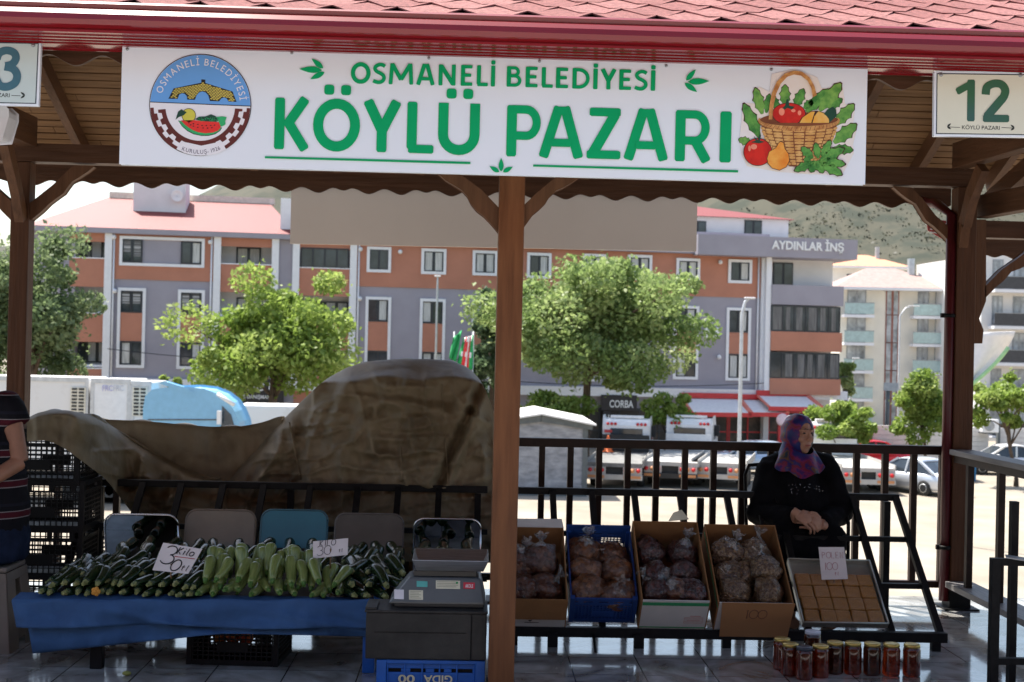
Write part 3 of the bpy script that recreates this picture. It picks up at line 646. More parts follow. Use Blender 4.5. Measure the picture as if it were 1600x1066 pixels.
# stone clad hut
K_STONE = mat('grey_stone_cladding', (.19,.20,.22), .9, c2=(.36,.37,.40), scale=1.8, stretch=(1,1,2.6), bump=1.0, bscale=5, det=7)
K_DTRIM = mat('slate_trim', (.10,.115,.12), .6)
HY = 49.0
h0 = atY(772,700,HY).x; h1 = atY(917,700,HY).x; hz1 = atY(917,664,HY).z; hzp = atY(859,653,HY).z
hut = thing('hut','small grey stone clad hut with white gabled roof behind the railing','hut',((h0+h1)/2,HY,GZ))
hc = (h0+h1)/2
q = MB(); q.prism([(h0,HY,GZ+.1),(h1,HY,GZ+.1),(h1,HY,hz1),(hc,HY,hzp),(h0,HY,hz1)],(0,1,0),5.5); q.build('wall',K_STONE,hut)
q = MB(); q.bx(h1-.16,h1+.03,HY-.06,HY+.1,GZ,hz1); q.bx(h0-.03,h0+.16,HY-.06,HY+.1,GZ,hz1); q.bx(h0+.16,h1-.16,HY-.05,HY-.003,GZ,GZ+.18)
for s_, e_ in (((h0-.2,hz1-.06),(hc,hzp-.02)),((hc,hzp-.02),(h1+.2,hz1-.06))): q.bar((s_[0],HY-.08,s_[1]),(e_[0],HY-.08,e_[1]),.12,.26)
q.build('corner_trim',K_DTRIM,hut)
q = MB(); o=.32
for s_ in (-1,1):
    xe = hc+s_*((h1-h0)/2+o); ze = hz1-.02
    q.prism([(hc,HY-.3,hzp+.12),(xe,HY-.3,ze),(xe,HY+5.8,ze),(hc,HY+5.8,hzp+.12)], V((0,0,1)), .07)
q.build('roof',mat('white_sheet_metal',(.8,.79,.77),.5,var=.04),hut)
# lamp posts
def lamp_post(px, Yd, ytop, label, arm=None, r=.055):
    b = onG(px, Yd); zt = atY(px, ytop, Yd).z; t = thing('street_lamp', label, 'lamp post', b, 'lamp posts in the yard and street')
    q = MB(); q.tube([b, b+V((0,0,1)), V((b.x,b.y,zt-.7)), V((b.x+(arm or 0)*.25,b.y,zt-.15)), V((b.x+(arm or .01)*.6,b.y,zt))], [r*1.4,r*1.2,r,r*.8,r*.7], 10); q.build('pole',K_GREYM2,t)
    q = MB(); q.bx(b.x+(arm or 0)*.5-.16, b.x+(arm or 0)*.8+.16, b.y-.1,b.y+.1, zt-.02, zt+.05); q.build('lamp_head',K_WHITE,t,bevel=.03)
K_GREYM2 = mat('galvanised_steel', (.55,.56,.57), .45, metal=.4, var=.1)
lamp_post(680,63,432,'straight pale lamp post in front of the orange facade left of the central post')
lamp_post(1157,55,466,'tall curved lamp post in front of the white finned grey facade',.5,.075)
lamp_post(1404,88,478,'slim lamp post with long arm before the cream house',1.5,.06)
lamp_post(1330,80,560,'short white lamp post between grey block and cream house',.4,.06)
# grey direction sign
b = onG(1388,74); t = thing('direction_sign','blank grey road sign seen from the back left of the small trees','sign',b)
q = MB(); q.tube([b,V((b.x,74,atY(1388,598,74).z))],.12,8); q.build('post',K_DTRIM,t)
q = MB(); p0=atY(1381,598,73.8); p1=atY(1403,611,73.8); q.bx(p0.x,p1.x,73.78,73.84,p1.z,p0.z); q.build('sign_panel',mat('grey_sign_back',(.30,.33,.36),.5),t)
# flags behind the tarpaulin
def flag(pts, Yd, m_, label, extra=None):
    P0 = [[None]*9 for _ in range(7)]
    for i in range(7):
        for j in range(9):
            a,b_,c,d = pts; f,g = i/6,j/8
            x = (a[0]*(1-g)+b_[0]*g)*(1-f)+(d[0]*(1-g)+c[0]*g)*f; y = (a[1]*(1-g)+b_[1]*g)*(1-f)+(d[1]*(1-g)+c[1]*g)*f
            P0[i][j] = atY(x,y,Yd+.12*math.sin(j*1.3+i*.6))
    q = MB(); q.grid(P0); o = q.build('flag',m_); tag(o,label,'flag','flags on the street'); q2 = MB()
    o.modifiers.new('t','SOLIDIFY').thickness=.02
    if extra:
        (x0,y0,x1,y1),mm = extra; q2.ell(atY((x0+x1)/2,(y0+y1)/2,Yd-.25),((x1-x0)/2/FPX*Yd,.05,(y1-y0)/2/FPX*Yd)); q2.build('emblem',mm,o)
    return o
K_FGREEN = mat('flag_green',(.02,.30,.09),.8); K_FRED = mat('flag_red',(.65,.04,.05),.8)
flag([(708,528),(722,516),(712,566),(702,560)],58,K_FGREEN,'narrow green flag, left of the two behind the tarpaulin')
fo_=flag([(724,528),(740,524),(738,578),(714,570)],58,K_FGREEN,'green red and white flag, right of the two behind the tarpaulin')
for m_ in (K_FRED,K_AWN): fo_.data.materials.append(m_)
for i_,p_ in enumerate(fo_.data.polygons): p_.material_index=(0,0,1,1,2,1,0,0)[i_%8] if (i_//8)%3 else (0,2,1,2,2,1,2,0)[i_%8]
q = MB()
for x in (708,738): 
    b = onG(x,58.3); q = MB(); q.tube([b,V((b.x,58.3,atY(x,518,58.3).z))],.035,8); tag(q.build('flagpole',K_GREYM2),'thin flagpole, %s of the two behind the tarpaulin'%('left' if x==708 else 'right'),'flagpole','flagpoles')
# feather banner at the right
P0=[]
for i in range(14):
    f=i/13; yl=520+f*95; a_=atY(1506+2*math.sin(f*3),yl,38); xr=1588-86*f**1.5; b_=atY(xr,518+f*95,38.2+.2*math.sin(f*5)); P0.append([a_.lerp(b_,g/6)+V((0,.12*math.sin(g*1.2+f*4),0)) for g in range(7)])
q = MB(); q.grid(P0); fb = q.build('feather_banner',K_AWN,solid=.02); tag(fb,'large white banner with green curved edge beside the right roof post','banner')
q = MB(); pp=[atY(1588-86*(i/13)**1.5-3,521+i/13*95,37.9) for i in range(3,12)]; q.tube(pp,.06,6); q.build('green_stripe',mat('light_green',(.35,.6,.3),.7),fb)
q = MB(); q.tube([atY(1507,518,38),V((atY(1507,518,38).x,38,GZ))],.05,8); q.build('pole',K_GREYM2,fb)
# ---- flatbed recovery trucks
K_TRW = mat('truck_white', (.78,.78,.78), .35, var=.05, coat=.4)
K_BED = mat('worn_bed_grey', (.20,.20,.195), .6, var=.25, scale=3, metal=.2)
K_BEDW = mat('bed_white', (.42,.41,.39), .5, var=.12, scale=2)
K_RLAMP = mat('red_lamp', (.55,.02,.02), .25); K_OLAMP = mat('orange_lamp', (.55,.24,.10), .4)
K_UNDER = mat('chassis_black', (.03,.03,.03), .7)
def wheel_mb(c, r, w_, M_):
    q = MB(); T_ = Matrix.Translation(V(c)) @ (M_.to_4x4() @ Matrix.Rotation(R(90),4,'Y'))
    q.lathe([(r*.55,-w_/2),(r*.93,-w_/2),(r,-w_*.35),(r,w_*.35),(r*.93,w_/2),(r*.55,w_/2)],T_,20); return q
def rim_mb(c, r, w_, M_):
    q = MB(); T_ = Matrix.Translation(V(c)) @ (M_.to_4x4() @ Matrix.Rotation(R(90),4,'Y'))
    q.lathe([(r*.1,-w_*.42),(r*.57,-w_*.5),(r*.57,w_*.5),(r*.1,w_*.42)],T_,14); return q
def tow_truck(rear_px, rear_Y, cab_px, cab_Y, label, bedm, cab=True, tilt=0, bw=2.3, topy=None, panelm=None):
    a = onG(rear_px, rear_Y); c = onG(cab_px, cab_Y); d = (c-a); L_ = d.length; d.normalize()
    ang = math.atan2(-d.x, d.y); t = thing('recovery_truck' if cab else 'flatbed_trailer', label, 'truck' if cab else 'trailer', a, 'flatbed vehicles parked in the yard', 0)
    M_ = Matrix.Rotation(ang,3,'Z'); pt = lambda x,y,z: a+M_@V((x,y,z))
    def bx(q,x0,x1,y0,y1,z0,z1,Mx=None): return q.box(pt((x0+x1)/2,(y0+y1)/2,(z0+z1)/2),(x1-x0,y1-y0,z1-z0),M_ if Mx is None else M_@Mx)
    h = bw/2; bl = L_-1.6 if cab else L_
    q = MB(); bx(q,-h,h,0,bl,.92,1.08,None); 
    for s_ in (-1,1): bx(q,s_*h-.04 if s_>0 else -h-.0,s_*h if s_>0 else -h+.04,0,bl,1.081,1.22)
    q.build('bed',bedm,t)
    q = MB(); bx(q,-.45,.45,.3,L_+.6,.55,.9); bx(q,-h+.05,h-.05,.1,.3,.5,.9); q.build('chassis',K_UNDER,t)
    q = MB(); bx(q,-h+.02,h-.02,-.1,.06,.42,.62); pn = q.build('rear_panel',panelm or K_BEDW,t)
    for s_ in (-1,1):
        x=s_*(h-.42)
        q = MB(); bx(q,x-.38,x+.38,-.06,.05,.60,.915); q.build('lamp_housing',K_BEDW,t)
        for k in range(3):
            q = MB(); T_=Matrix.Translation(pt(x-.24+.24*k,-.1,.80))@M_.to_4x4()@Matrix.Rotation(R(90),4,'X'); q.lathe([(.0,-.0),(.085,0),(.085,.04),(0,.05)],T_,12); q.build('tail_light',K_RLAMP if k!=1 else K_OLAMP,t)
        q = MB(); bx(q,x-.34,x+.34,-.13,-.061,.48,.59); q.build('reflector',K_OLAMP,t)
        for yy in (1.6,L_-.2) if cab else (1.3,2.4):
            wo = wheel_mb(pt(s_*(h-.18),yy,.42),.42,.28,M_).build('wheel',K_TYRE,t); rim_mb(pt(s_*(h-.18),yy,.42),.42,.28,M_).build('rim',K_GREYM,wo)
    if cab:
        ch = 2.55; y0=L_-1.0
        prof=[(y0,.6),(y0,2.25),(y0+.15,ch),(y0+1.0,ch),(y0+1.75,1.75),(y0+2.3,1.45),(y0+2.35,.6)]
        q = MB(); q.prism([pt(-h+.08,y,z) for y,z in prof],M_@V((1,0,0)),bw-.16); q.build('cab',K_TRW,t,bevel=.14)
        q = MB(); bx(q,-h+.42,h-.42,y0-.03,y0+.02,1.62,2.12); q.build('rear_window',K_GLASS,t,bevel=.03)
        q = MB(); bx(q,-.75,.75,y0+.2,y0+.45,ch+.03,ch+.14); bx(q,-.6,-.5,y0+.25,y0+.4,ch-.05,ch+.05); bx(q,.5,.6,y0+.25,y0+.4,ch-.05,ch+.05); q.build('light_bar',K_WHITE,t,bevel=.02)
        for s_ in (-1,1):
            for k in range(3):
                q = MB(); T_=Matrix.Translation(pt(s_*(.5+.17*k),y0-.02,2.32))@M_.to_4x4()@Matrix.Rotation(R(90),4,'X'); q.lathe([(0,0),(.07,0),(.07,.04),(0,.05)],T_,10); q.build('marker_light',K_RLAMP,t)
            q = MB(); bx(q,s_*h-.1,s_*h+.1,y0+1.2,y0+1.4,1.7,2.2); q.build('mirror',K_UNDER,t)
            q = MB(); q.prism([pt(s_*(h-.07),y,z) for y,z in ((y0+.35,1.6),(y0+.35,2.25),(y0+.95,2.25),(y0+1.45,1.6))],M_@V((s_,0,0)),.02); q.build('side_window',K_GLASS,t)
        q = MB(); bx(q,-h+.1,h-.1,y0-.35,y0-.25,1.1,1.85); q.build('head_board',K_UNDER if topy else K_TRW,t)
    return t, pt
t1,pt1 = tow_truck(963,51.5,983,58.5,'flatbed recovery truck with red band and orange cone, next to the stone hut',K_BED,topy=1)
tow_truck(1050,52.5,1083,60,'white cab recovery truck with dark bed end, second flatbed right of the stone hut',K_BEDW,panelm=K_UNDER)
tow_truck(1126,52.5,1142,57,'low white flatbed trailer behind the seated woman',K_BEDW,cab=False)
tow_truck(1360,51.5,1296,59,'recovery truck with long white bed right of the headscarf woman',K_BEDW,bw=2.2)
# red stripe on first truck
q = MB(); q.box(pt1(0,6.25,1.98),(2.0,.03,.12)); q.build('red_band',K_REDP,t1)
cp = pt1(-.75,5.4,1.09)
q = MB(); T_=Matrix.Translation(cp); q.lathe([(.26,0),(.26,.04),(.2,.05),(.16,.2),(.05,.72),(.03,.74)],T_,16); co = q.build('traffic_cone',mat('cone_orange',(.85,.16,.03),.5)); tag(co,'orange traffic cone standing on the truck bed','cone')
# ---- cars
def car(label, px, Yd, rz, paint, L_=4.5, W=1.78, H=1.44, hatch=False, rear=True):
    b = onG(px, Yd); t = thing('parked_car', label, 'car', b, 'cars parked in the yard', rz)
    M_ = Matrix.Rotation(rz,3,'Z'); pt = lambda x,y,z: b+M_@V((x,y,z))
    st = [(-.5,.62,.45,.80),(-.485,.80,.30,.90),(-.44,.90,.24,.955),(-.30,.98,.22,.97),(-.1,1,.2,.93),(.12,1,.2,.92),(.24,.99,.22,.90),(.36,.95,.22,.84),(.45,.86,.26,.74),(.492,.74,.34,.62),(.5,.6,.42,.55)]
    if hatch: st = [(x,w_,a,c+.06) for x,w_,a,c in st]
    rows=[]
    for x,w_,a,c in st:
        hw=W/2*w_; ring=[]
        for (yy,zz) in ((-.86,0),(-1,.18),(-1,.55),(-.97,.78),(-.90,.93),(-.6,1),(0,1.015),(.6,1),(.90,.93),(.97,.78),(1,.55),(1,.18),(.86,0),(0,0)):
            ring.append(pt(x*L_, yy*hw, a+(c-a)*zz))
        rows.append(ring+[ring[0]])
    q = MB(); q.grid(rows); q.add(rows[0][:-1],[tuple(range(13,-1,-1))]); q.add(rows[-1][:-1],[tuple(range(14))]); q.build('body',paint,t)
    # glass house and roof
    g0,g1 = (-.40,.24); r0,r1 = ((-.36,.03) if hatch else (-.20,.04)); hw=W/2*.90; rw=W/2*.72; zb=.90; zt=H
    q = MB(); q.add([pt(g0*L_,-hw,zb),pt(g1*L_,-hw,zb-.03),pt(g1*L_,hw,zb-.03),pt(g0*L_,hw,zb),pt(r0*L_,-rw,zt-.03),pt(r1*L_,-rw,zt-.03),pt(r1*L_,rw,zt-.03),pt(r0*L_,rw,zt-.03)],[(0,1,5,4),(1,2,6,5),(2,3,7,6),(3,0,4,7),(4,5,6,7)]); q.build('glazing',K_GLASS,t,bevel=.05)
    q = MB(); rr=[]
    for x,dz in ((r0-.035,-.10),(r0-.005,-.02),(r0+.06,.02),((r0+r1)/2,.035),(r1-.05,.01),(r1+.0,-.03),(r1+.03,-.09)):
        rr.append([pt(x*L_,y*(rw+.03),zt+dz-.05*abs(y)**3) for y in np.linspace(-1,1,9)])
    q.grid(rr)
    for s_ in (-1,1):
        q.bar(pt(g0*L_,s_*hw*.99,zb),pt(r0*L_,s_*rw*1.02,zt-.05),.08,.07); q.bar(pt(g1*L_,s_*hw*.99,zb-.03),pt(r1*L_,s_*rw*1.02,zt-.05),.07,.06); q.bar(pt(-.08*L_,s_*hw*.995,zb),pt(-.09*L_,s_*rw*1.02,zt-.05),.07,.05)
    q.build('roof',paint,t,solid=.03)
    for s_ in (-1,1):
        for x in (-.30,.31):
            c=pt(x*L_,s_*(W/2-.1),.32); MW=M_@Matrix.Rotation(R(90),3,'Z'); wo=wheel_mb(c,.32,.22,MW).build('wheel',K_TYRE,t); rim_mb(c,.32,.225,MW).build('rim',K_GREYM2,wo)
        q = MB(); q.box(pt(-.482*L_,s_*W/2*.66,.80),(.14,.34,.15),M_); q.build('tail_light',K_RLAMP,t,bevel=.03)
        q = MB(); q.box(pt(.465*L_,s_*W/2*.62,.64),(.2,.3,.12),M_); q.build('headlight',K_WHITE,t,bevel=.03)
        q = MB(); q.box(pt(.14*L_,s_*(W/2+.07),.97),(.12,.18,.12),M_); q.build('mirror',paint,t,bevel=.03)
    q = MB(); q.box(pt(-.502*L_,0,.66),(.03,.5,.11),M_); q.build('number_plate',K_WHITE,t)
    q = MB(); q.box(pt(-.49*L_,0,.34),(.06,W*.78,.14),M_); q.build('bumper_insert',K_UNDER,t,bevel=.02)
    return t
def paint(n, c): return mat(n, c, .25, var=.03, metal=.35, coat=.6)
P_SIL = paint('silver_paint',(.62,.66,.72)); P_RED = paint('red_car_paint',(.62,.02,.035)); P_BLU = paint('pale_blue_paint',(.45,.55,.68)); P_GRY = paint('grey_blue_paint',(.18,.2,.28)); P_WHI = paint('white_car_paint',(.8,.8,.8))
car('silver saloon seen from its rear corner left of the right roof post',1428,53,R(120),P_SIL,4.5,1.8,1.46)
car('bright red car half hidden behind the railing right of the woman',1350,63,R(184),P_RED,4.6,1.8,1.45)
car('pale blue hatchback left of the seated woman',1168,60,R(176),P_BLU,4.1,1.75,1.5,True)
car('dull blue grey car behind the bright red car',1412,69,R(175),P_GRY,4.2,1.75,1.42)
car('white car at the far side of the yard under the right hand trees',1570,62,R(178),P_WHI,4.3,1.76,1.45)
# white van
b = onG(1297,66); van = thing('white_van','white panel van just right of the headscarf','van',b,None)
q = MB(); q.prism([(b.x-1.6,66,GZ+.35),(b.x+2.2,66,GZ+.35),(b.x+2.25,66,GZ+1.1),(b.x+1.6,66,GZ+1.35),(b.x+.9,66,GZ+2.2),(b.x-1.6,66,GZ+2.25)],(0,1,0),1.9); q.build('body',K_TRW,van,bevel=.12)
q = MB(); q.prism([(b.x+.1,65.98,GZ+1.3),(b.x+1.35,65.98,GZ+1.3),(b.x+.85,65.98,GZ+1.95),(b.x+.1,65.98,GZ+1.95)],(0,1,0),.01); q.build('side_window',K_GLASS,van)
for x in (-.9,1.5):
    Mw=Matrix.Rotation(R(90),3,'Z'); wo=wheel_mb(V((b.x+x,66.05,GZ+.34)),.34,.2,Mw).build('wheel',K_TYRE,van); rim_mb(V((b.x+x,66.05,GZ+.34)),.34,.21,Mw).build('rim',K_GREYM,wo)
# boundary wall of pale panels with dark posts
for i,(x0,x1) in enumerate(((1363,1424),(1426,1480),(1508,1545),(1562,1640))):
    Yd=64; p0=atY(x0,667,Yd); p1=atY(x1,667,Yd)
    t = thing('boundary_wall',['pale slatted wall panel left of the small tree by the right post','pale wall panel touching the right roof post','pale wall panel right of the right roof post','pale wall panel behind the thin crooked trunk'][i],'wall',((p0.x+p1.x)/2,Yd,GZ),'pale yard wall panels')
    q = MB()
    for k in range(9): q.bx(p0.x,p1.x,Yd,Yd+.08,GZ+.24*k,GZ+.24*k+.225)
    q.bx(p0.x,p1.x,Yd+.081,Yd+.12,GZ,GZ+2.15)
    q.build('panel',mat('pale_wall_panel',(.66,.64,.62),.8,var=.06),t)
    q = MB(); q.bx(p0.x-.12,p0.x,Yd-.1,Yd+.15,GZ,GZ+2.3); q.build('post',K_DTRIM,t)
b=onG(1552,63); t=thing('air_conditioner','white air conditioner unit fixed on the pale wall at the right','air conditioner',(b.x,63.4,GZ+2.0)); q=MB(); q.bx(b.x-.42,b.x+.42,63.2,63.6,GZ+1.95,GZ+2.6); q.build('casing',K_WHITE,t,bevel=.03)
q=MB(); T_=Matrix.Translation((b.x-.08,63.19,GZ+2.28))@Matrix.Rotation(R(90),4,'X'); q.lathe([(.1,0),(.26,0),(.26,.03),(.22,.035),(.1,.01)],T_,20); q.build('fan_grille',K_GREYM,t)
q=MB(); q.bx(b.x-.3,b.x+.3,63.25,63.98,GZ+1.88,GZ+1.94); q.build('bracket',K_DTRIM,t)
b=onG(1521,58); q=MB(); q.bx(b.x-.22,b.x+.22,58,58.4,GZ,GZ+.75); q.bx(b.x-.25,b.x+.25,57.97,58.43,GZ+.751,GZ+.82); tag(q.build('waste_bin',mat('bin_blue',(.02,.16,.34),.5),bevel=.02),'small blue bin beyond the side railing','bin')
# ---- white refrigerated bodies and blue cab at left
TY = 44.0
def body(x0, x1, ytop, name, label, m_, lines=(), vents=(), Yd=TY, dep=2.4):
    p0=atY(x0,ytop,Yd); p1=atY(x1,ytop,Yd); zt=(p0.z+p1.z)/2
    t = thing(name,label,'truck',((p0.x+p1.x)/2,Yd,GZ),'refrigerated truck bodies behind the tarpaulin')
    q = MB(); q.bx(p0.x,p1.x,Yd,Yd+dep,GZ+1.1,zt); q.build('box_body',m_,t,bevel=.06)
    q = MB(); q.bx(p0.x-.01,p1.x+.01,Yd-.03,Yd+.06,zt-.14,zt+.02); q.bx(p0.x-.02,p0.x+.1,Yd-.025,Yd+.05,GZ+1.1,zt-.141); q.bx(p1.x-.1,p1.x+.02,Yd-.025,Yd+.05,GZ+1.1,zt-.141); q.build('edge_trim',K_GREYM2,t)
    q = MB(); q.bx(p0.x+.1,p1.x-.1,Yd+.5,Yd+1.9,GZ+.6,GZ+1.1); q.build('chassis',K_UNDER,t)
    for xx in (p0.x+.6,p1.x-.6):
        Mw=Matrix.Rotation(R(90),3,'Z')
        for yy in (.25,2.1): wo=wheel_mb(V((xx,Yd+yy,GZ+.48)),.48,.3,Mw).build('wheel',K_TYRE,t); rim_mb(V((xx,Yd+yy,GZ+.48)),.48,.31,Mw).build('rim',K_GREYM,wo)
    for (a0,b0,a1,b1) in vents:
        va=atY(a0,b0,Yd); vb=atY(a1,b1,Yd)
        q = MB(); q.bx(va.x,vb.x,Yd-.05,Yd-.031,vb.z,va.z); vo=q.build('vent_panel',mat('vent_cream',(.7,.66,.55),.6),t)
        q = MB(); n=8; 
        for k in range(n):
            for c in range(2):
                xx0=va.x+(vb.x-va.x)*(.1+.45*c); q.bx(xx0,xx0+(vb.x-va.x)*.33,Yd-.07,Yd-.051,vb.z+(va.z-vb.z)*(k+.2)/n,vb.z+(va.z-vb.z)*(k+.75)/n)
        q.build('louvre',K_UNDER,vo)
    for (bd,xa,xb,yb,cap,mm) in lines:
        q = MB(); text(q,bd,atY(xa,yb,Yd-.04),atY(xb,yb+.2,Yd-.04),cap,.01,lift=.005); q.build('lettering',mm,t)
    return t
K_DIRTY = mat('dirty_white_panel', (.74,.73,.71), .6, c2=(.55,.52,.48), scale=.9, lo=.55, hi=.8, det=8)
K_LOGO = mat('faded_violet_print', (.42,.40,.62), .6); K_LOGO2 = mat('grey_print', (.55,.55,.6), .6)
body(-60,138,589,'refrigerated_truck','dirty white truck body with one louvred vent behind the man',K_DIRTY,vents=((111,605,134,648),))
body(143,204,593,'refrigerated_truck','narrow white truck body with faded violet print behind the tarpaulin',K_TRW,lines=(('FRC',160,176,611,.19,K_LOGO),('FRC',177,193,611,.19,K_LOGO2)))
body(206,236,597,'refrigerated_truck','slim white truck body with louvred vents beside the blue cab',K_TRW,vents=((208,605,230,650),))
# light blue cab
BY=43.0; bp=[(228,760),(229,640),(232,622),(240,614),(262,611),(292,610),(318,613),(338,621),(352,632),(361,645),(368,662),(372,690),(374,760)]
pts=[atY(x,y,BY) for x,y in bp]; cx=sum(p.x for p in pts)/len(pts)
bc=thing('blue_truck','light blue rounded truck cab behind the tarpaulin','truck',(cx,BY,GZ))
q=MB(); q.prism(pts,(0,1,0),2.3); q.build('cab',mat('sky_blue_paint',(.22,.47,.68),.3,var=.05,coat=.4),bc,bevel=.12)
q=MB(); q.bx(pts[0].x+.1,pts[-1].x-.1,BY+.3,BY+2,GZ+.4,pts[0].z-.01); q.build('chassis',K_UNDER,bc)
for xx in (pts[0].x+.7,pts[-1].x-.7):
    Mw=Matrix.Rotation(R(90),3,'Z')
    for yy in (.2,2.1): wo=wheel_mb(V((xx,BY+yy,GZ+.48)),.48,.3,Mw).build('wheel',K_TYRE,bc); rim_mb(V((xx,BY+yy,GZ+.48)),.48,.31,Mw).build('rim',K_GREYM,wo)
q=MB(); q.prism([atY(x,y,BY-.02) for x,y in ((347,634),(361,648),(369,676),(345,676))],(0,1,0),.03); q.build('side_window',K_GLASS,bc)
q=MB(); q.prism([atY(x,y,BY-.03) for x,y in ((252,599),(256,597),(292,608),(300,613),(288,612))],(0,1,0),.5); q.build('air_deflector',mat('sky_blue_paint',(0,0,0)),bc,bevel=.03)
q=MB(); q.tube([atY(340,616,BY-.2),atY(352,624,BY-.3),atY(366,633,BY-.3)],.07,8); q.bx(atY(358,0,BY).x,atY(364,0,BY).x,BY-.4,BY-.2,atY(0,655,BY).z,atY(0,634,BY).z); q.build('mirror',K_WHITE,bc)
q=MB(); q.prism([atY(x,y,BY-.02) for x,y in ((231,655),(351,655),(351,657),(231,657))],(0,1,0),.01); q.build('seam',K_DTRIM,bc)
# small covered trailer right of the cab, below the black sign
p0=atY(368,633,50);p1=atY(470,663,50)
t=thing('box_trailer','pale box trailer with grey skirt under the forked tree','trailer',((p0.x+p1.x)/2,50,GZ)); q=MB(); q.bx(p0.x,p1.x,50,52.3,p1.z-.2,p0.z); q.build('box_body',K_DIRTY,t,bevel=.05)
q=MB(); q.bx(p0.x+.05,p1.x-.05,50.05,52.2,GZ+.35,p1.z-.201); q.build('skirt',K_GREYM,t)
for xx in (p0.x+.7,p1.x-.7): wheel_mb(V((xx,50.12,GZ+.4)),.4,.25,Matrix.Rotation(R(90),3,'Z')).build('wheel',K_TYRE,t)
# ================================================================ PAVILION
W_Z = wood('stained_wood_upright', (.058,.025,.012), 2); W_X = wood('stained_wood_long', (.055,.025,.013), 0); W_Y = wood('stained_wood_cross', (.075,.036,.019), 1)
W_POST = wood('reddish_post_wood', (.11,.042,.018), 2, c2=(.215,.088,.036), rough=.42)
W_CEIL = wood('light_ceiling_board', (.115,.058,.024), 0, c2=(.24,.132,.062), rough=.6)
W_BR = wood('brace_wood', (.085,.040,.02), 2)
W_GREY = wood('weathered_rail_wood', (.10,.095,.095), 1, c2=(.24,.23,.23), rough=.45)
# floor: raised tiled slab
def tile_mat():
    m = bpy.data.materials.new('polished_marble_tile'); m.use_nodes = True; t = m.node_tree; N = t.nodes; L = t.links; p = N['Principled BSDF']
    tc = N.new('ShaderNodeTexCoord'); mp = N.new('ShaderNodeMapping'); mp.inputs['Location'].default_value = (.11,.04,0); L.new(tc.outputs['Object'], mp.inputs[0])
    TW=(atZ(1067,989,0).x-atZ(876,989,0).x)/2; mp.inputs['Location'].default_value=(-atZ(876,989,0).x,-atZ(900,1027,0).y,0)
    br = N.new('ShaderNodeTexBrick'); br.offset = 0; br.inputs['Scale'].default_value = 1; br.inputs['Brick Width'].default_value = TW; br.inputs['Row Height'].default_value = TW
    br.inputs['Mortar Size'].default_value = .0035; br.inputs['Mortar Smooth'].default_value = .1; br.inputs['Color1'].default_value = (.50,.50,.49,1); br.inputs['Color2'].default_value = (.43,.43,.425,1); br.inputs['Mortar'].default_value = (.05,.045,.04,1)
    L.new(mp.outputs[0], br.inputs[0])
    nz = N.new('ShaderNodeTexNoise'); nz.inputs['Scale'].default_value = 3; nz.inputs['Detail'].default_value = 9; nz.inputs['Distortion'].default_value = 1.6; L.new(tc.outputs['Object'], nz.inputs[0])
    rp = N.new('ShaderNodeValToRGB'); rp.color_ramp.elements[0].position = .36; rp.color_ramp.elements[1].position = .62; rp.color_ramp.elements[0].color = (.45,.41,.37,1); rp.color_ramp.elements[1].color = (1,1,1,1); L.new(nz.outputs[0], rp.inputs[0])
    mx = N.new('ShaderNodeMix'); mx.data_type = 'RGBA'; mx.blend_type = 'MULTIPLY'; mx.inputs[0].default_value = 1; L.new(br.outputs[0], mx.inputs[6]); L.new(rp.outputs[0], mx.inputs[7]); L.new(mx.outputs[2], p.inputs['Base Color'])
    mr = N.new('ShaderNodeMapRange'); mr.inputs[3].default_value = .20; mr.inputs[4].default_value = .03; L.new(nz.outputs[0], mr.inputs[0]); L.new(mr.outputs[0], p.inputs['Roughness'])
    n2 = N.new('ShaderNodeTexNoise'); n2.inputs['Scale'].default_value = 7; n2.inputs['Detail'].default_value = 6; L.new(tc.outputs['Object'], n2.inputs[0]); bp = N.new('ShaderNodeBump'); bp.inputs['Strength'].default_value = .06; bp.inputs['Distance'].default_value = .02; L.new(n2.outputs[0], bp.inputs['Height']); L.new(bp.outputs[0], p.inputs['Normal'])
    p.inputs['Specular IOR Level'].default_value = .9; p.inputs['Coat Weight'].default_value = .5; p.inputs['Coat Roughness'].default_value = .05
    return m
q = MB(); q.bx(-9,9,4.7,8.78,-.35,0); tag(q.build('floor', tile_mat()), kind='structure')
q = MB(); q.bx(-40,40,-30,4.7,-.5,-.12); tag(q.build('pavement', mat('grey_paving',(.40,.39,.375),.85,var=.15,scale=4,bump=.2)), kind='structure')
q = MB(); q.bx(-40,40,-30,8.6,-4.2,-.5); q.bx(-9.2,9.2,4.6,8.7,-.5,-.351); tag(q.build('terrace', mat('concrete',(.34,.33,.31),.9,var=.12,scale=1.5,bump=.3)), kind='structure')
YF, YB, YE = 5.9, 8.4, 9.12
pav = thing('market_pavilion','open timber market pavilion with red shingle roof, gutter and carved braces','pavilion',(0,YB,0))
def post(px, py, Yd, wd, z1, mt, name='post'):
    p = atY(px, py, Yd); q = MB(); q.bx(p.x-wd/2,p.x+wd/2,Yd-wd/2,Yd+wd/2,.012,z1); o = q.build(name, mt, pav, bevel=.006)
    q = MB(); q.bx(p.x-wd/2-.05,p.x+wd/2+.05,Yd-wd/2-.05,Yd+wd/2+.05,.0,.011); q.bx(p.x-wd/2-.006,p.x+wd/2+.006,Yd-wd/2-.006,Yd+wd/2+.006,.0111,.12); q.build('post_shoe',K_BLACKMETAL,o)
    return p.x, o
xc,_ = post(791,680,YF,.118,2.95,W_POST)
bzb = (atY(50,257,YB).z+atY(1440,290,YB).z)/2
xl,_ = post(32,480,YB,.118,bzb,W_Z); xr,_ = post(1500,640,YB,.128,bzb,W_Z)
post(791,680,YB,.118,bzb,W_Z)
xlf,_ = post(-320,600,YF,.118,2.95,W_POST); xrf,_ = post(1900,600,YF,.118,2.95,W_POST)
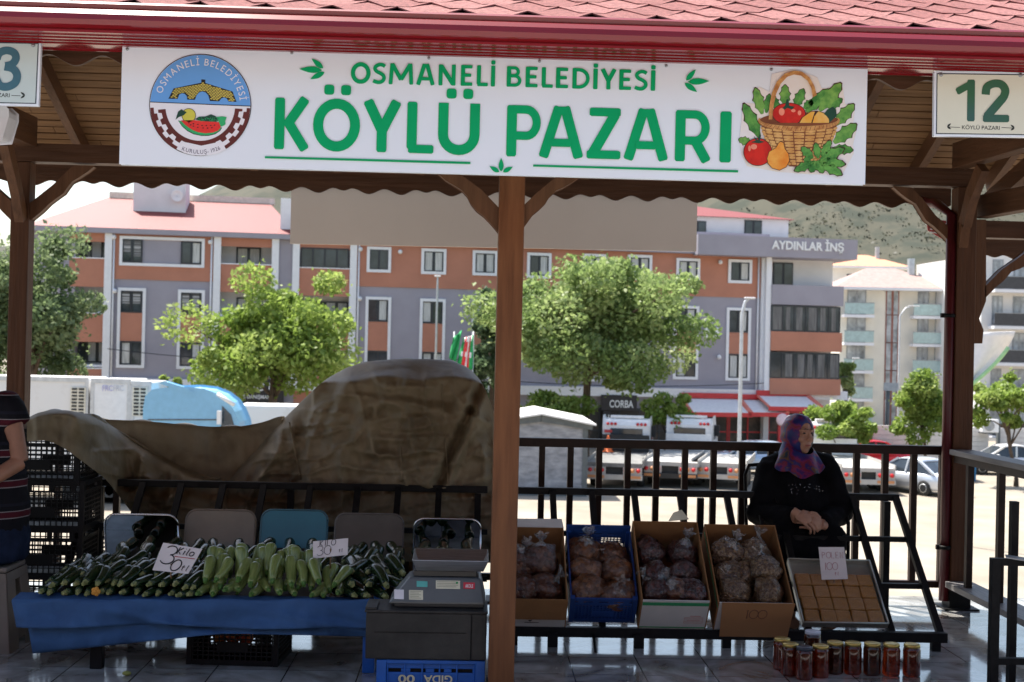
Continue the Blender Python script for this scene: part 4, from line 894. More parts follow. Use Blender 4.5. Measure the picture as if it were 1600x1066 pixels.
q = MB(); q.bx(-4.2,4.6,YF-.06,YF+.06,2.952,3.08); q.build('beam',W_X,pav)
for s_ in (-1,1): q = MB(); q.bx(xc+s_*.06,xc+s_*.62,YF-.05,YF+.05,2.50,2.60); q.build('bolster',W_X,pav)
q = MB(); q.bx(-4.4,xr+.09,YB-.06,YB+.06,bzb+.002,bzb+.12); q.build('beam',W_X,pav)
def trace(pts, Yd, th, name='brace', mt=None, mirror=None, bevel=.004):
    q = MB(); q.prism([atY(x,y,Yd) for x,y in pts],(0,1,0),th); return q.build(name, mt or W_BR, pav, bevel=bevel)
# carved braces of the centre post
trace([(779,362),(771,352),(757,337),(745,328),(737,318),(731,306),(722,296),(709,288),(697,281),(664,250),(700,250),(722,276),(752,298),(779,326)],YF-.04,.08)
trace([(819,352),(819,322),(838,304),(862,284),(905,250),(940,250),(893,284),(880,292),(868,297),(858,306),(852,316),(842,326),(832,334)],YF-.04,.08)
# braces of the back posts
trace([(48,343),(48,318),(60,308),(84,289),(112,262),(118,259),(146,260),(136,268),(124,276),(112,283),(105,292),(98,302),(88,309),(76,318),(64,330)],YB-.035,.07)
trace([(17,343),(17,315),(-20,282),(-52,255),(-80,255),(-62,268),(-50,274),(-40,284),(-34,295),(-22,303),(-8,316),(4,330)],YB-.035,.07)
trace([(1490,384),(1490,362),(1462,338),(1440,310),(1424,294),(1397,292),(1408,302),(1420,311),(1432,318),(1440,331),(1448,344),(1460,353),(1474,366)],YB-.035,.07)
# right wing: lower beams of the neighbouring roof, hanging carved strut and its brace
trace([(1514,344),(1540,344),(1540,470),(1529,498),(1536,516),(1534,536),(1513,536)],YB+.05,.1,'hanging_strut')
trace([(1540,464),(1540,448),(1566,422),(1600,398),(1640,360),(1672,360),(1640,392),(1612,404),(1604,414),(1594,419),(1580,424),(1568,438),(1556,448)],YB+.05,.08)
a=atY(1516,372,YB+.2); b_=atY(1600,374,YB+.2); q=MB(); q.bx(a.x,4.6,YB+.14,YB+.26,a.z,a.z+.115); q.build('beam',W_X,pav)
def hbar(pA, pB, z, w_, h, name, mt):
    a=atZ(*pA,z); b=atZ(*pB,z); 
    if (b-a).length>3.5: b=a+(b-a).normalized()*3.5
    q=MB(); q.bar(V((a.x,a.y,z+h/2)),V((b.x,b.y,z+h/2)),w_,h); return q.build(name,mt,pav,bevel=.005)
def ybar(px, py, Y0, Y1, w_, h, name, mt, slope=0, dx=0):
    a=atY(px,py,Y0); q=MB(); q.bar(V((a.x,Y0,a.z+h/2)),V((a.x+dx,Y1,a.z+h/2+slope*(Y1-Y0))),w_,h); return q.build(name,mt,pav,bevel=.005)
a=atY(1498,266,8.33); b_=atY(1602,236,7.55); q=MB(); q.bar(a+V((0,0,.09)),b_+(b_-a)*.8+V((0,0,.09)),.10,.17); q.build('cross_beam',W_Y,pav,bevel=.005)
a=atY(1532,344,8.5); b_=atY(1602,332,8.0); q=MB(); q.bar(a+V((0,0,.085)),b_+(b_-a)*1.4+V((0,0,.085)),.10,.15); q.build('cross_beam',W_Y,pav,bevel=.005)
q=MB(); pts=[atY(x,y,y_) for x,y,y_ in ((1504,382,8.32),(1508,350,8.25),(1519,305,8.15),(1536,262,8.02))]
for i in range(3): q.bar(pts[i]-(pts[i+1]-pts[i])*.03,pts[i+1],.055,.09)
q.build('brace',W_BR,pav)
a=atY(1545,318,8.9); b_=atY(1608,262,8.4); q=MB(); q.bar(a,b_+(b_-a),.08,.12); q.build('rafter',W_Y,pav)
# left: cross beam and brace that run towards the viewer
a=atY(45,231,8.33); q=MB(); q.bar(V((a.x,8.33,a.z+.10)),V((a.x-.12,5.97,a.z+.10)),.11,.19); q.build('cross_beam',W_Y,pav,bevel=.005)
q=MB(); pts=[atY(x,y,y_) for x,y,y_ in ((33,342,8.32),(27,305,8.24),(19,268,8.12),(8,222,7.98))]
for i in range(3): q.bar(pts[i]-(pts[i+1]-pts[i])*.03,pts[i+1],.055,.09)
q.build('brace',W_BR,pav)
# roof planes
ZE = 2.985; SL = .45; YR = 7.2; Y0 = 5.19
RX0, RX1 = -5.2, 5.6
zr_ = ZE+SL*(YR-Y0)
q = MB(); n_=V((0,-SL,1)).normalized()
q.prism([(RX0,Y0+.03,ZE-.01),(RX1,Y0+.03,ZE-.01),(RX1,YR,zr_-.022),(RX0,YR,zr_-.022)],(0,0,-1),.012); roofp=q.build('roof',mat('roof_board',(.12,.07,.04),.8),pav)
q = MB(); q.prism([(RX0,YR,zr_-.022),(RX1,YR,zr_-.022),(RX1,9.25,zr_-.022-SL*(9.25-YR)),(RX0,9.25,zr_-.022-SL*(9.25-YR))],(0,0,-1),.012)
q.prism([(RX0,YR,zr_+.002),(RX1,YR,zr_+.002),(RX1,9.27,zr_-SL*(9.25-YR)),(RX0,9.27,zr_-SL*(9.25-YR))],(0,0,1),.02); q.build('back_roof',mat('roof_board',(0,0,0)),roofp)
# hexagonal shingles of the front slope
K_SH = mat('red_shingle',(.245,.09,.083),.95,var=.30,scale=45,bump=.5,bscale=250,det=6)
K_SH2 = mat('red_shingle_faded',(.30,.125,.115),.95,var=.28,scale=45,bump=.5,bscale=250,det=6)
q = MB(); ax=V((1,0,0)); up=V((0,1,SL)).normalized(); Wd=.27; Ex=.14
for r_ in range(15):
    for k in range(int((RX1-RX0)/Wd)+1):
        x=RX0+k*Wd+(Wd/2 if r_%2 else 0); o=V((x,Y0+.0,ZE+.004))+up*(r_*Ex)
        j=rng.uniform(-.004,.004); z0=n_*(.010+rng.uniform(0,.003)); z1=n_*(.002)
        g=.004
        top=[o+ax*(g)+up*(Ex*2.05)+z1,o+ax*(Wd-g)+up*(Ex*2.05)+z1]
        pl=[o+ax*(Wd*.30)+up*j+z0,o+ax*(Wd*.70)+up*j+z0,o+ax*(Wd-g)+up*(Ex*.93)+z0,top[1],top[0],o+ax*(g)+up*(Ex*.93)+z0]
        q.cur=int(rng.random()<.35); lo_=[p-n_*.006 for p in pl]
        b0=len(q.v); q.add(pl+lo_,[(0,1,2,3,4,5),(0,6,7,1),(1,7,8,2),(5,11,6,0)])
q.build('shingles',[K_SH,K_SH2],roofp)
# ceiling boards under both slopes
q = MB(); wdt=.078
for side in (0,1):
    L0 = 2.05/math.cos(math.atan(SL)); n=int(L0/wdt)
    d = V((0,1,-SL)).normalized() if side else V((0,-1,-SL)).normalized()
    nn = V((0,-SL,-1)).normalized() if side else V((0,SL,-1)).normalized()
    for i in range(n):
        o=V((0,YR,zr_-.036))+d*(i*wdt+.02); j=rng.uniform(0,.004)
        x=RX0
        while x<RX1:
            L_=rng.uniform(1.6,3.2); x1=min(RX1,x+L_)
            vs=[o+X*(x-o.x),o+X*(x1-.004-o.x),o+X*(x1-.004-o.x)+d*(wdt-.011),o+X*(x-o.x)+d*(wdt-.011)]
            q.prism(vs,nn,.014+j); x=x1
q.build('ceiling_boards',W_CEIL,pav)
for k in range(-9,10):
    x=atY(392,272,8.95).x+k*.585
    if not RX0<x<RX1: continue
    q=MB()
    q.bar(V((x,YR+.02,zr_-.12)),V((x,YE-.005,zr_-.12-SL*(YE-YR-.025))),.055,.115); q.build('rafter',W_Y,pav)
    q=MB(); q.bar(V((x,YR-.02,zr_-.12)),V((x,5.46,zr_-.12-SL*(YR-.02-5.46))),.055,.115); q.build('rafter',W_Y,pav)
# scalloped fascias
KP=[(0,0),(.126,.45),(.233,0),(.43,1),(.62,0),(.825,1),(1,0)]
def wave(t):
    t%=1
    for (a,u),(b,v_) in zip(KP,KP[1:]):
        if a<=t<=b: k=(t-a)/(b-a); k=k*k*(3-2*k); return u+(v_-u)*k
    return 0
def fascia(x0,x1,Yd,zt,zb,per,amp,xpk,name='scalloped_fascia',mt=None,th=.022):
    n=int((x1-x0)/per*40); pts=[V((x0,Yd,zt)),V((x1,Yd,zt))]
    for i in range(n+1):
        x=x1-(x1-x0)*i/n; pts.append(V((x,Yd,zb+amp*(1-wave((x-xpk)/per)))))
    q=MB(); q.prism(pts,(0,1,0),th); return q.build(name,mt or W_X,pav)
fb_ = (atY(575,304,YE).z+atY(1095,316,YE).z)/2
fascia(RX0,atY(1486,320,YE).x,YE,fb_+.21,fb_,.588,.038,atY(390,292,YE).x)
a=atY(1540,400,YB+.9); fascia(atY(1536,400,YB+.9).x,5.6,YB+.9,a.z+.14,a.z-.03,.588,.038,a.x)
fz=atY(150,104,5.47).z; fascia(RX0,RX1,5.46,2.95,fz-.0,.588,.045,atY(117,90,5.46).x-.25)
# gutter: pressed profile, and the glossy red soffit behind it
K_GUT = mat('glossy_red_metal',(.20,.008,.012),.2,var=.06,scale=2,coat=.15,spec=.5)
q=MB(); prof=[(5.20,2.992),(5.150,2.996),(5.135,2.985),(5.142,2.968),(5.120,2.958),(5.098,2.935),(5.092,2.912),(5.102,2.893),(5.128,2.884),(5.122,2.876),(5.130,2.868),(5.44,2.862),(5.44,2.868),(5.20,2.90)]
q.grid([[V((RX0,y,z)),V((RX1,y,z))] for y,z in prof],False); gut=q.build('gutter',K_GUT,pav,bevel=0)
# shallow ribs along the soffit
q=MB(); 
for y in (5.19,5.24,5.29,5.41): q.bx(RX0,RX1,y,y+.006,2.856,2.8635)
q.build('soffit_rib',K_GUT,gut)
# downpipe and its clips
p=atY(1486,640,YB); q=MB(); q.tube([V((p.x-.03,YB-.02,.05)),V((p.x-.03,YB-.02,2.6)),V((p.x,YB+.35,2.72)),V((p.x,YE,2.78))],.034,12); dp=q.build('downpipe',mat('downpipe_red',(.075,.008,.012),.35),pav)
for yy in (493,855): 
    c=atY(1474,yy,YB-.02); q=MB(); q.lathe([(.02,-.012),(.045,-.012),(.045,.012),(.02,.012)],Matrix.Translation(V((p.x-.03,YB-.02,c.z))),12); q.box(V((p.x-.075,YB-.02,c.z)),(.03,.02,.03)); q.build('pipe_clip',K_BLACKMETAL,dp)
# small red notice behind the right brace
t=thing('notice_plate','small red and white notice plate half hidden behind the right carved brace','notice',atY(1470,345,9.0)); q=MB(); q.prism([atY(x,y,9.0) for x,y in ((1448,342),(1488,346),(1488,378),(1470,372),(1450,360))],(0,1,0),.01); q.build('plate',mat('notice_red',(.35,.05,.05),.6),t)
q=MB(); 
for k in range(4): q.bar(atY(1453,348+k*5,8.99),atY(1484,351+k*5,8.99),.004,.008)
q.build('text_line',K_WHITE,t)
# electric box under the roof at far left edge
t=thing('lamp_housing','pale grey lamp housing tucked under the number plate at the left edge','lamp',atY(-10,195,5.6)); q=MB(); q.prism([atY(x,y,5.5) for x,y in ((-60,165),(2,164),(11,172),(11,182),(1,216),(-60,220))],(0,1,0),.12); q.build('casing',mat('pale_plastic',(.55,.55,.57),.4),t,bevel=.008)
q=MB(); q.bx(atY(-40,160,5.5).x,atY(-30,160,5.5).x,5.54,5.58,atY(-40,170,5.5).z,2.95); q.build('bracket',K_GREYM,t)
# ---------------------------------------------------------------- blank banner on the back eave (seen from behind)
a=atY(455,300,9.17); b_=atY(1088,393,9.17); c=atY(455,381,9.17)
bn=thing('signboard','blank taupe signboard back hanging below the scalloped rear eave','signboard',((a.x+b_.x)/2,9.17,c.z))
q=MB(); pts=[V((a.x,9.17,a.z+.12)),V((b_.x,9.17,a.z+.10)),V((b_.x,9.17,b_.z)),V((a.x,9.17,c.z))]; q.prism(pts,(0,1,0),.02); q.build('board',mat('taupe_board',(.74,.69,.65),.75,var=.03,scale=1.2),bn)
# ================================================================ SIGNS
YS = 5.35
sTL,sTR,sBR,sBL = (192,67),(1355,107),(1351,288),(187,256)
sg = thing('market_sign','long white market sign with green lettering, round town crest and vegetable basket','sign',atY(770,272,YS))
K_SGN = mat('white_sign_board',(.77,.84,.91),.22,var=.015,scale=2,coat=.2); K_GRN = mat('sign_green',(.0,.36,.125),.5,var=.05,spec=.2)
q=MB(); q.prism([atY(*p,YS) for p in (sTL,sTR,sBR,sBL)],(0,1,0),.03); q.build('board',K_SGN,sg,bevel=.002)
def S(px,py,l=.004): return atY(px,py,YS-l)
sx = (S(1355,107)-S(192,67)).normalized()
def stext(mb, body, a, b, cap_px, bold, l=.004): text(mb, body, S(*a,l), S(*b,l), cap_px/FPX*YS, bold, ext=.003, upv=(S(192,67)-S(187,256)))
SUP=(S(192,67)-S(187,256)).normalized()
def sign_word(word, xs, base, cap, lift=.002):
    q=MB()
    for ch,(x0,x1) in zip(word,xs):
        o=S(x0,base(x0),lift); e=S(x1,base(x1),lift); ax=(e-o)/LETTERS[ch][0]; letter(q,ch,o,ax,SUP*(cap/FPX*YS),(ax.cross(SUP)).normalized())
    q.build('lettering',K_GRN,sg)
z1=lambda a,b: (420+a/4.21,420+b/4.21); z2=lambda a,b: (780+a/4.21,780+b/4.21)
sign_word('OSMANELİ',[z1(*p) for p in ((538,668),(680,768),(788,950),(968,1092),(1115,1228),(1262,1338),(1367,1440),(1460,1487))],lambda x:130.4+(x-548)*.0225,32.6)
sign_word('BELEDİYESİ',[z2(*p) for p in ((48,148),(172,252),(278,352),(372,452),(480,596),(617,646),(664,770),(788,866),(886,974),(996,1025))],lambda x:135.6+(x-792)*.0285,32.0)
sign_word('KÖYLÜ',[z1(*p) for p in ((34,272),(287,596),(612,868),(905,1082),(1110,1383))],lambda x:233.0+(x-430)*.030,80)
sign_word('PAZARI',[z2(*p) for p in ((45,273),(256,554),(574,799),(814,1112),(1154,1394),(1448,1522))],lambda x:244.4+(x-795)*.0285,80)
q=MB()
for a,b in (((414,246),(735,255)),((833,259),(1153,268))): q.prism([S(a[0],a[1]-1.5,.002),S(b[0],b[1]-1.7,.002),S(b[0],b[1]+1.7,.002),S(a[0],a[1]+1.5,.002)],(0,-1,0),.003)
q.build('underline',K_GRN,sg)
def leafpoly(c0, c1, w_, n=8):
    a=V((c0[0],c0[1],0)); b=V((c1[0],c1[1],0)); d=b-a; s_=V((-d.y,d.x,0)).normalized()*w_
    up_=[a+d*(i/n)+s_*math.sin(math.pi*(i/n)**.8) for i in range(n+1)]; dn=[a+d*(i/n)-s_*math.sin(math.pi*(i/n)**.8) for i in range(n-1,0,-1)]
    return [(p.x,p.y) for p in up_+dn]
q=MB()
for c0,c1,w_ in (((505,107),(487,92),4),((503,110),(468,108),5),((507,113),(485,124),4.2),
                 ((1072,126),(1087,109),4),((1075,128),(1108,127),5),((1070,130),(1089,144),4.2),
                 ((783,268),(783,247),4),((780,269),(765,260),3.5),((786,269),(801,261),3.5)):
    q=MB(); q.prism([S(x,y,.002) for x,y in leafpoly(c0,c1,w_)],(0,-1,0),.003); q.build('leaf_ornament',K_GRN,sg)
for x,y in ((199,77),(456,83),(670,91),(843,96),(1041,103),(1205,109)):
    q=MB(); T_=Matrix.Translation(S(x,y,.0))@Matrix.Rotation(R(90),4,'X'); q.lathe([(.0065,0),(.0065,.003),(.004,.006),(.0,.0065)],T_,10); q.build('screw',K_GREYM,sg)
# --- crest (drawn in its own 1125 x 1066 pixel close-up, 5.92 px to 1)
K_CB=mat('crest_blue',(.13,.36,.75),.4,var=.02); K_CBL=mat('crest_black',(.01,.01,.012),.5); K_CBR=mat('crest_maroon',(.115,.022,.018),.45); K_CR=mat('crest_red',(.72,.035,.03),.4); K_CG=mat('crest_green',(.03,.40,.14),.45); K_CDG=mat('crest_dark_green',(.008,.06,.035),.5); K_CY=mat('crest_yellow',(.62,.58,.08),.4); K_CYB=mat('crest_brick',(.60,.50,.10),.5); K_CW=mat('crest_white',(.80,.80,.84),.4,var=.01); K_CPR=mat('crest_print',(.10,.09,.15),.5)
def cm(x,y,l): return S(220+x/5.921,75+y/5.922,l)
crest=MB(); _lay=[0]
CX,CY,CR=550,528,472
def disc(r,n=72,c=(CX,CY)): return [(c[0]+r*math.cos(2*math.pi*i/n),c[1]+r*1.0*math.sin(2*math.pi*i/n)) for i in range(n)]
def cl(polys, m_, name, l, par):
    q=MB()
    for p in polys: q.prism([cm(x,y,l) for x,y in p],(0,-1,0),.0006)
    return q.build(name,m_,par)
em=cl([disc(CR)],K_CBL,'emblem',.002,sg)
cl([disc(CR-7)],K_CW,'crest_field',.0027,em)
aL=math.pi+math.asin(25/465); 
top=[(CX+463*math.cos(t),CY+463*math.sin(t)) for t in np.linspace(math.pi+.055,2*math.pi-.0+.02,50)]
cl([top],K_CB,'crest_sky',.0034,em); cl([[(82,497),(1020,536),(1020,543),(82,504)]],K_CBL,'crest_line',.0041,em)
# bridge
br=[(255,470),(305,375),(560,322),(560,292),(597,294),(597,325),(850,405),(885,500),(812,497),(795,468),(770,458),(745,468),(725,494),(640,492),(625,440),(600,412),(570,403),(540,412),(515,440),(500,480),(430,478),(425,445),(405,425),(382,420),(355,432),(340,472)]
cl([br],K_CBL,'crest_bridge_outline',.0041,em)
bk=[]
for r_ in range(13):
    y=318+r_*13.5
    for k in range(-1,26):
        x=250+k*26+(13 if r_%2 else 0); dr=.08*(abs(x-578))
        bx_=[(x+2,y+dr*2.1+1.5),(x+22,y+(.08*abs(x+20-578))*2.1+1.5),(x+22,y+(.08*abs(x+20-578))*2.1+11),(x+2,y+dr*2.1+11)]
        def inside(p):
            c=False; j=len(br)-1
            for i in range(len(br)):
                if (br[i][1]>p[1])!=(br[j][1]>p[1]) and p[0]<(br[j][0]-br[i][0])*(p[1]-br[i][1])/(br[j][1]-br[i][1])+br[i][0]: c=not c
                j=i
            return c
        if all(inside(p) for p in bx_): bk.append(bx_)
cl(bk,K_CYB,'crest_bridge',.0048,em)
# gear ring
def gear(r0,r1,amp,n,ph,a0,a1,inner):
    pts_o=[];st=160
    for i in range(st+1):
        t=a0+(a1-a0)*i/st; k=math.sin(n*t+ph)>0
        rr=(r1 if inner else r0)+(amp if k else 0); pts_o.append((CX+rr*math.cos(t),CY+10+rr*math.sin(t)))
    r2=r0 if inner else r1
    pts_i=[(CX+r2*math.cos(a1+(a0-a1)*i/60),CY+10+r2*math.sin(a1+(a0-a1)*i/60)) for i in range(61)]
    return pts_o+pts_i
A0,A1=R(2),R(176)
cl([gear(322,362,30,21,.4,R(4),R(175),True)],K_CBR,'crest_gear',.0034,em)
ring1=gear(405,462,26,21,.4,R(2.5),R(61),False); ring2=gear(405,462,26,21,.4,R(119),R(178),False)
cl([ring1,ring2],K_CBR,'crest_ring',.0034,em)
# melon, fruit, vegetables
cl([[(345,672),(752,738),(735,768),(690,798),(630,814),(560,815),(490,800),(430,770),(380,725)]],K_CBL,'crest_outline',.0034,em)
cl([[(350,675),(747,740),(730,765),(688,792),(630,808),(560,809),(492,794),(434,765),(384,722)]],K_CG,'crest_melon_rind',.0041,em)
cl([[(372,672),(480,668),(600,680),(727,688),(740,735),(715,765),(670,783),(600,790),(530,780),(470,755),(410,712)]],K_CR,'crest_melon',.0048,em)
cl([[(x,y),(x+12,y-3),(x+14,y+6),(x+2,y+8)] for x,y in ((438,690),(480,700),(520,706),(560,716),(600,716),(640,716),(675,712),(455,710),(480,722),(520,732),(570,738),(610,740),(650,736))],K_CBL,'crest_seed',.0055,em)
cl([disc(66,32,(444,625))],K_CBL,'crest_outline',.0041,em); cl([disc(61,32,(444,625))],K_CY,'crest_fruit',.0048,em)
cl([[(322,664),(345,590),(375,568),(425,596),(395,625),(352,640)]],K_CDG,'crest_leaf',.0055,em)
cl([[(500,660),(540,636),(600,634),(650,614),(690,630),(728,668),(700,684),(600,680),(520,668)]],K_CDG,'crest_vegetable',.0055,em)
cl([[(700,640),(750,634),(795,640),(780,680),(785,705),(770,718),(740,730),(724,690)]],K_CG,'crest_pepper',.0062,em)
lb=[]
for i in range(60):
    x=rng.uniform(520,715); y=rng.uniform(640,676)
    if inside: lb.append([(x,y),(x+6,y-3),(x+8,y+3),(x+2,y+5)])
cl(lb,K_CG,'crest_vegetable_dots',.0062,em)
cl([[(342,938),(386,868),(450,880),(560,905),(680,880),(752,868),(788,938),(720,975),(640,993),(550,997),(470,991),(400,972)]],K_CW,'crest_scroll',.0041,em)
def arc_text(body, r, a0, a1, cap, m_, name, inv=False, l=.0055, bold=.0):
    q=MB(); ws=[max(.16,_span(glyphs(c,0)[0])[1]) if c!=' ' else .28 for c in body]; tot=sum(ws); acc=0
    for c,w_ in zip(body,ws):
        t=a0+(a1-a0)*(acc+w_/2)/tot; acc+=w_
        if c==' ': continue
        px_,py_=CX+r*math.cos(t),CY+r*math.sin(t)
        tx,ty=((-math.sin(t),math.cos(t)) if not inv else (math.sin(t),-math.cos(t))); nx,ny=(math.cos(t),math.sin(t)) if not inv else (-math.cos(t),-math.sin(t))
        vs,fs=glyphs(c,bold); x0,x1=_span(vs); h=.73; k=cap/h; kx=k*.92
        q.add([cm(px_+tx*(v.x-(x0+x1)/2)*kx+nx*v.y*k,py_+ty*(v.x-(x0+x1)/2)*kx+ny*v.y*k,l) for v in vs],fs)
    return q.build(name,m_,em)
arc_text('OSMANELİ BELEDİYESİ',368,math.pi+.26,2*math.pi-.10,66,K_CW,'crest_lettering')
arc_text('KURULUŞ- 1926',452,R(113),R(65),38,K_CPR,'crest_lettering',True)
# --- vegetable basket picture: cut out print of flat layers
def bm_(x,y,l): return S(1145+x/5.76,95+y/5.762,l)
def bl(polys,m_,name,l,par):
    q=MB()
    for p in polys: q.prism([bm_(x,y,l) for x,y in p],(0,-1,0),.0005)
    return q.build(name,m_,par)
K_PB=mat('print_paper',(.80,.73,.64),.5,c2=(.80,.78,.78),scale=6); K_PO=mat('print_outline',(.05,.015,.01),.5); K_PT=mat('print_red',(.66,.025,.015),.35,c2=(.36,.008,.008),scale=14,lo=.4,hi=.75); K_PTL=mat('print_red_light',(.85,.28,.18),.4)
K_PL1=mat('print_leaf',(.13,.38,.07),.5,c2=(.03,.18,.03),scale=22,lo=.4,hi=.62); K_PL2=mat('print_leaf_light',(.22,.46,.09),.5,c2=(.06,.24,.04),scale=22); K_PBK=mat('print_basket',(.55,.27,.07),.5,c2=(.75,.47,.17),scale=14); K_PBD=mat('print_basket_dark',(.20,.06,.02),.5); K_PRM=mat('print_rim',(.40,.15,.04),.5,c2=(.66,.36,.12),scale=40); K_PY=mat('print_yellow',(.80,.38,.04),.4,c2=(.80,.52,.16),scale=14); K_PON=mat('print_onion',(.75,.22,.02),.4,c2=(.85,.42,.08),scale=14)
bk0=bl([[(60,715),(95,380),(200,385),(195,270),(240,235),(330,280),(350,120),(560,75),(760,150),(800,250),(990,240),(1010,390),(1100,410),(1085,560),(1120,600),(1080,760),(1090,830),(1000,1000),(960,1030),(680,1020),(400,1000),(130,950),(80,850)]],K_PB,'basket_picture',.002,sg)
def lobed(cx,cy,ang,ln,wd,n=7,seed=0):
    out=[];c,s_=math.cos(ang),math.sin(ang); m=28
    pts=[]
    for i in range(m+1):
        f=i/m; w_=wd*math.sin(math.pi*min(1,f*.92+.04))**.8*(1-.28*abs(math.sin(math.pi*f*n/2))); pts.append((f*ln,w_))
    full=[(x,w_) for x,w_ in pts]+[(x,-w_) for x,w_ in reversed(pts)]
    return [(cx+x*c-y*s_,cy+x*s_+y*c) for x,y in full]
leaves=[(240,690,R(-115),330,62,0),(265,480,R(-105),240,52,1),(300,470,R(-80),170,40,0),(400,440,R(-110),130,45,0),(470,410,R(-90),190,52,1),(560,420,R(-65),180,50,0),(640,430,R(-40),110,42,0),(660,460,R(-45),280,62,0),(780,450,R(-52),310,70,1),(860,430,R(-35),150,45,0),(920,580,R(-48),250,62,1),(910,740,R(-40),260,66,1),(170,740,R(-165),120,42,1),(900,790,R(5),180,48,0)]
bl([lobed(x,y,a,l_*1.04,w_*1.12) for x,y,a,l_,w_,k in leaves],K_PO,'print_leaf_outline',.0026,bk0)
bl([lobed(x,y,a,l_,w_) for x,y,a,l_,w_,k in leaves if k==0],K_PL1,'print_leaf_dark',.0032,bk0); bl([lobed(x,y,a,l_,w_) for x,y,a,l_,w_,k in leaves if k==1],K_PL2,'print_leaf_pale',.0033,bk0)
bl([[(x,y),(x+l_*.85*math.cos(a)+2,y+l_*.85*math.sin(a)),(x+5,y+4)] for x,y,a,l_,w_,k in leaves],K_PL2,'print_vein',.0039,bk0)
def ellp(cx,cy,rx,ry,n=36,a0=0,a1=2*math.pi): return [(cx+rx*math.cos(a0+(a1-a0)*i/n),cy+ry*math.sin(a0+(a1-a0)*i/n)) for i in range(n+(0 if a1-a0>6.28 else 1))]
# basket
bl([ellp(595,550,366,86)],K_PBD,'print_basket_inside',.0038,bk0)
body_=[(250,560),(275,660),(320,780),(420,870),(510,952),(600,955),(760,900),(880,770),(930,610),(940,560)]
hnd=[(ellp(560,330,205,238,30,math.pi*1.0,math.pi*2)),]
ho=[(322,530),(330,400),(352,290),(395,190),(470,115),(550,90),(620,98),(690,150),(735,230),(755,310),(720,330),(708,250),(672,180),(615,135),(550,125),(490,145),(430,210),(390,300),(368,400),(355,530)]
bl([ellp(505,478,152,100)],K_PO,'print_outline',.0044,bk0); bl([ellp(505,478,146,94)],K_PT,'print_tomato',.0050,bk0); bl([ellp(440,460,26,34),ellp(545,450,20,14),ellp(600,470,16,22)],K_PTL,'print_shine',.0056,bk0)
bl([[(440,430),(470,405),(485,350),(500,345),(508,405),(560,415),(530,440),(490,425),(470,440)]],K_CDG,'print_stalk',.0056,bk0)
bl([[(580,580),(620,510),(700,455),(760,450),(830,470),(875,530),(868,580),(720,590)]],K_PO,'print_outline',.0050,bk0); bl([[(590,577),(628,514),(702,460),(738,458),(700,578)],[(712,578),(735,500),(770,456),(826,476),(868,532),(862,576)]],K_PY,'print_squash',.0056,bk0)
bl([[(820,480),(850,440),(900,415),(930,440),(935,500),(900,530),(870,560),(860,510)]],K_CDG,'print_pepper',.0058,bk0)
bl([body_],K_PBD,'print_basket_shadow',.0062,bk0)
wv=[]
for r_ in range(13):
    y=606+r_*27; hw=lambda yy: 350-((yy-560)/395)**1.7*240
    for k in range(9):
        f0=-1+k*2/9+.012; f1=-1+(k+1)*2/9-.012; sg_=lambda f: 597+hw(y)*math.sin(f*1.35)/math.sin(1.35); cv=lambda f:(1-f*f)*26-12
        j=(r_+k)%2*4
        wv.append([(sg_(f0),y+cv(f0)+3+j),((sg_(f0)+sg_(f1))/2,y+cv((f0+f1)/2)-1+j),(sg_(f1),y+cv(f1)+3+j),(sg_(f1),y+cv(f1)+20+j),((sg_(f0)+sg_(f1))/2,y+cv((f0+f1)/2)+23+j),(sg_(f0),y+cv(f0)+20+j)])
wv=[w_ for w_ in wv if max(p[1] for p in w_)<950]
bl(wv,K_PBK,'print_weave',.0068,bk0)
ro=ellp(595,545,372,98,30,math.pi*.0,math.pi)+ellp(595,545,345,58,30,math.pi,0)[::1]
rim_=[(595+368*math.cos(t),540+95*math.sin(t)) for t in np.linspace(-.25,math.pi+.25,40)]+[(595+352*math.cos(t),528+62*math.sin(t)) for t in np.linspace(math.pi+.25,-.25,40)]
bl([rim_],K_PRM,'print_rim',.0074,bk0)
bl([[(595+(352+14*0)*math.cos(t),532+62*math.sin(t)),(595+368*math.cos(t+.05),540+93*math.sin(t+.05)),(595+368*math.cos(t+.065),540+93*math.sin(t+.065)),(595+352*math.cos(t+.015),532+62*math.sin(t+.015))] for t in np.linspace(.05,math.pi-.1,26)],K_PBD,'print_rim_twist',.0080,bk0)
bl([ho],K_PRM,'print_handle',.0080,bk0)
bl([ellp(225,822,130,126)],K_PO,'print_outline',.0074,bk0); bl([ellp(225,822,124,120)],K_PT,'print_tomato',.0080,bk0); bl([ellp(190,775,28,24),ellp(150,790,12,26)],K_PTL,'print_shine',.0086,bk0)
bl([[(160,735),(205,720),(190,680),(225,715),(240,665),(255,670),(245,720),(290,730),(240,745)]],K_CDG,'print_stalk',.0087,bk0)
on=[(310,880),(330,820),(390,785),(415,740),(430,730),(455,740),(465,790),(500,840),(508,900),(480,955),(420,984),(355,965),(318,925)]
bl([[(410+(x-410)*1.05,865+(y-865)*1.05) for x,y in on]],K_PO,'print_outline',.0086,bk0); bl([on],K_PON,'print_onion',.0092,bk0)
pl=[(770,880,R(-100),140,38),(800,860,R(-60),160,40),(790,890,R(-25),230,52),(780,900,R(8),230,50),(780,910,R(30),230,52),(760,900,R(65),120,45),(740,900,R(110),110,46),(730,910,R(155),190,44),(720,880,R(-135),140,44),(700,900,R(-170),60,40)]
bl([lobed(x,y,a,l_*1.05,w_*1.14) for x,y,a,l_,w_ in pl],K_PO,'print_leaf_outline',.0086,bk0); bl([lobed(x,y,a,l_,w_) for x,y,a,l_,w_ in pl],K_PL1,'print_parsley',.0092,bk0)
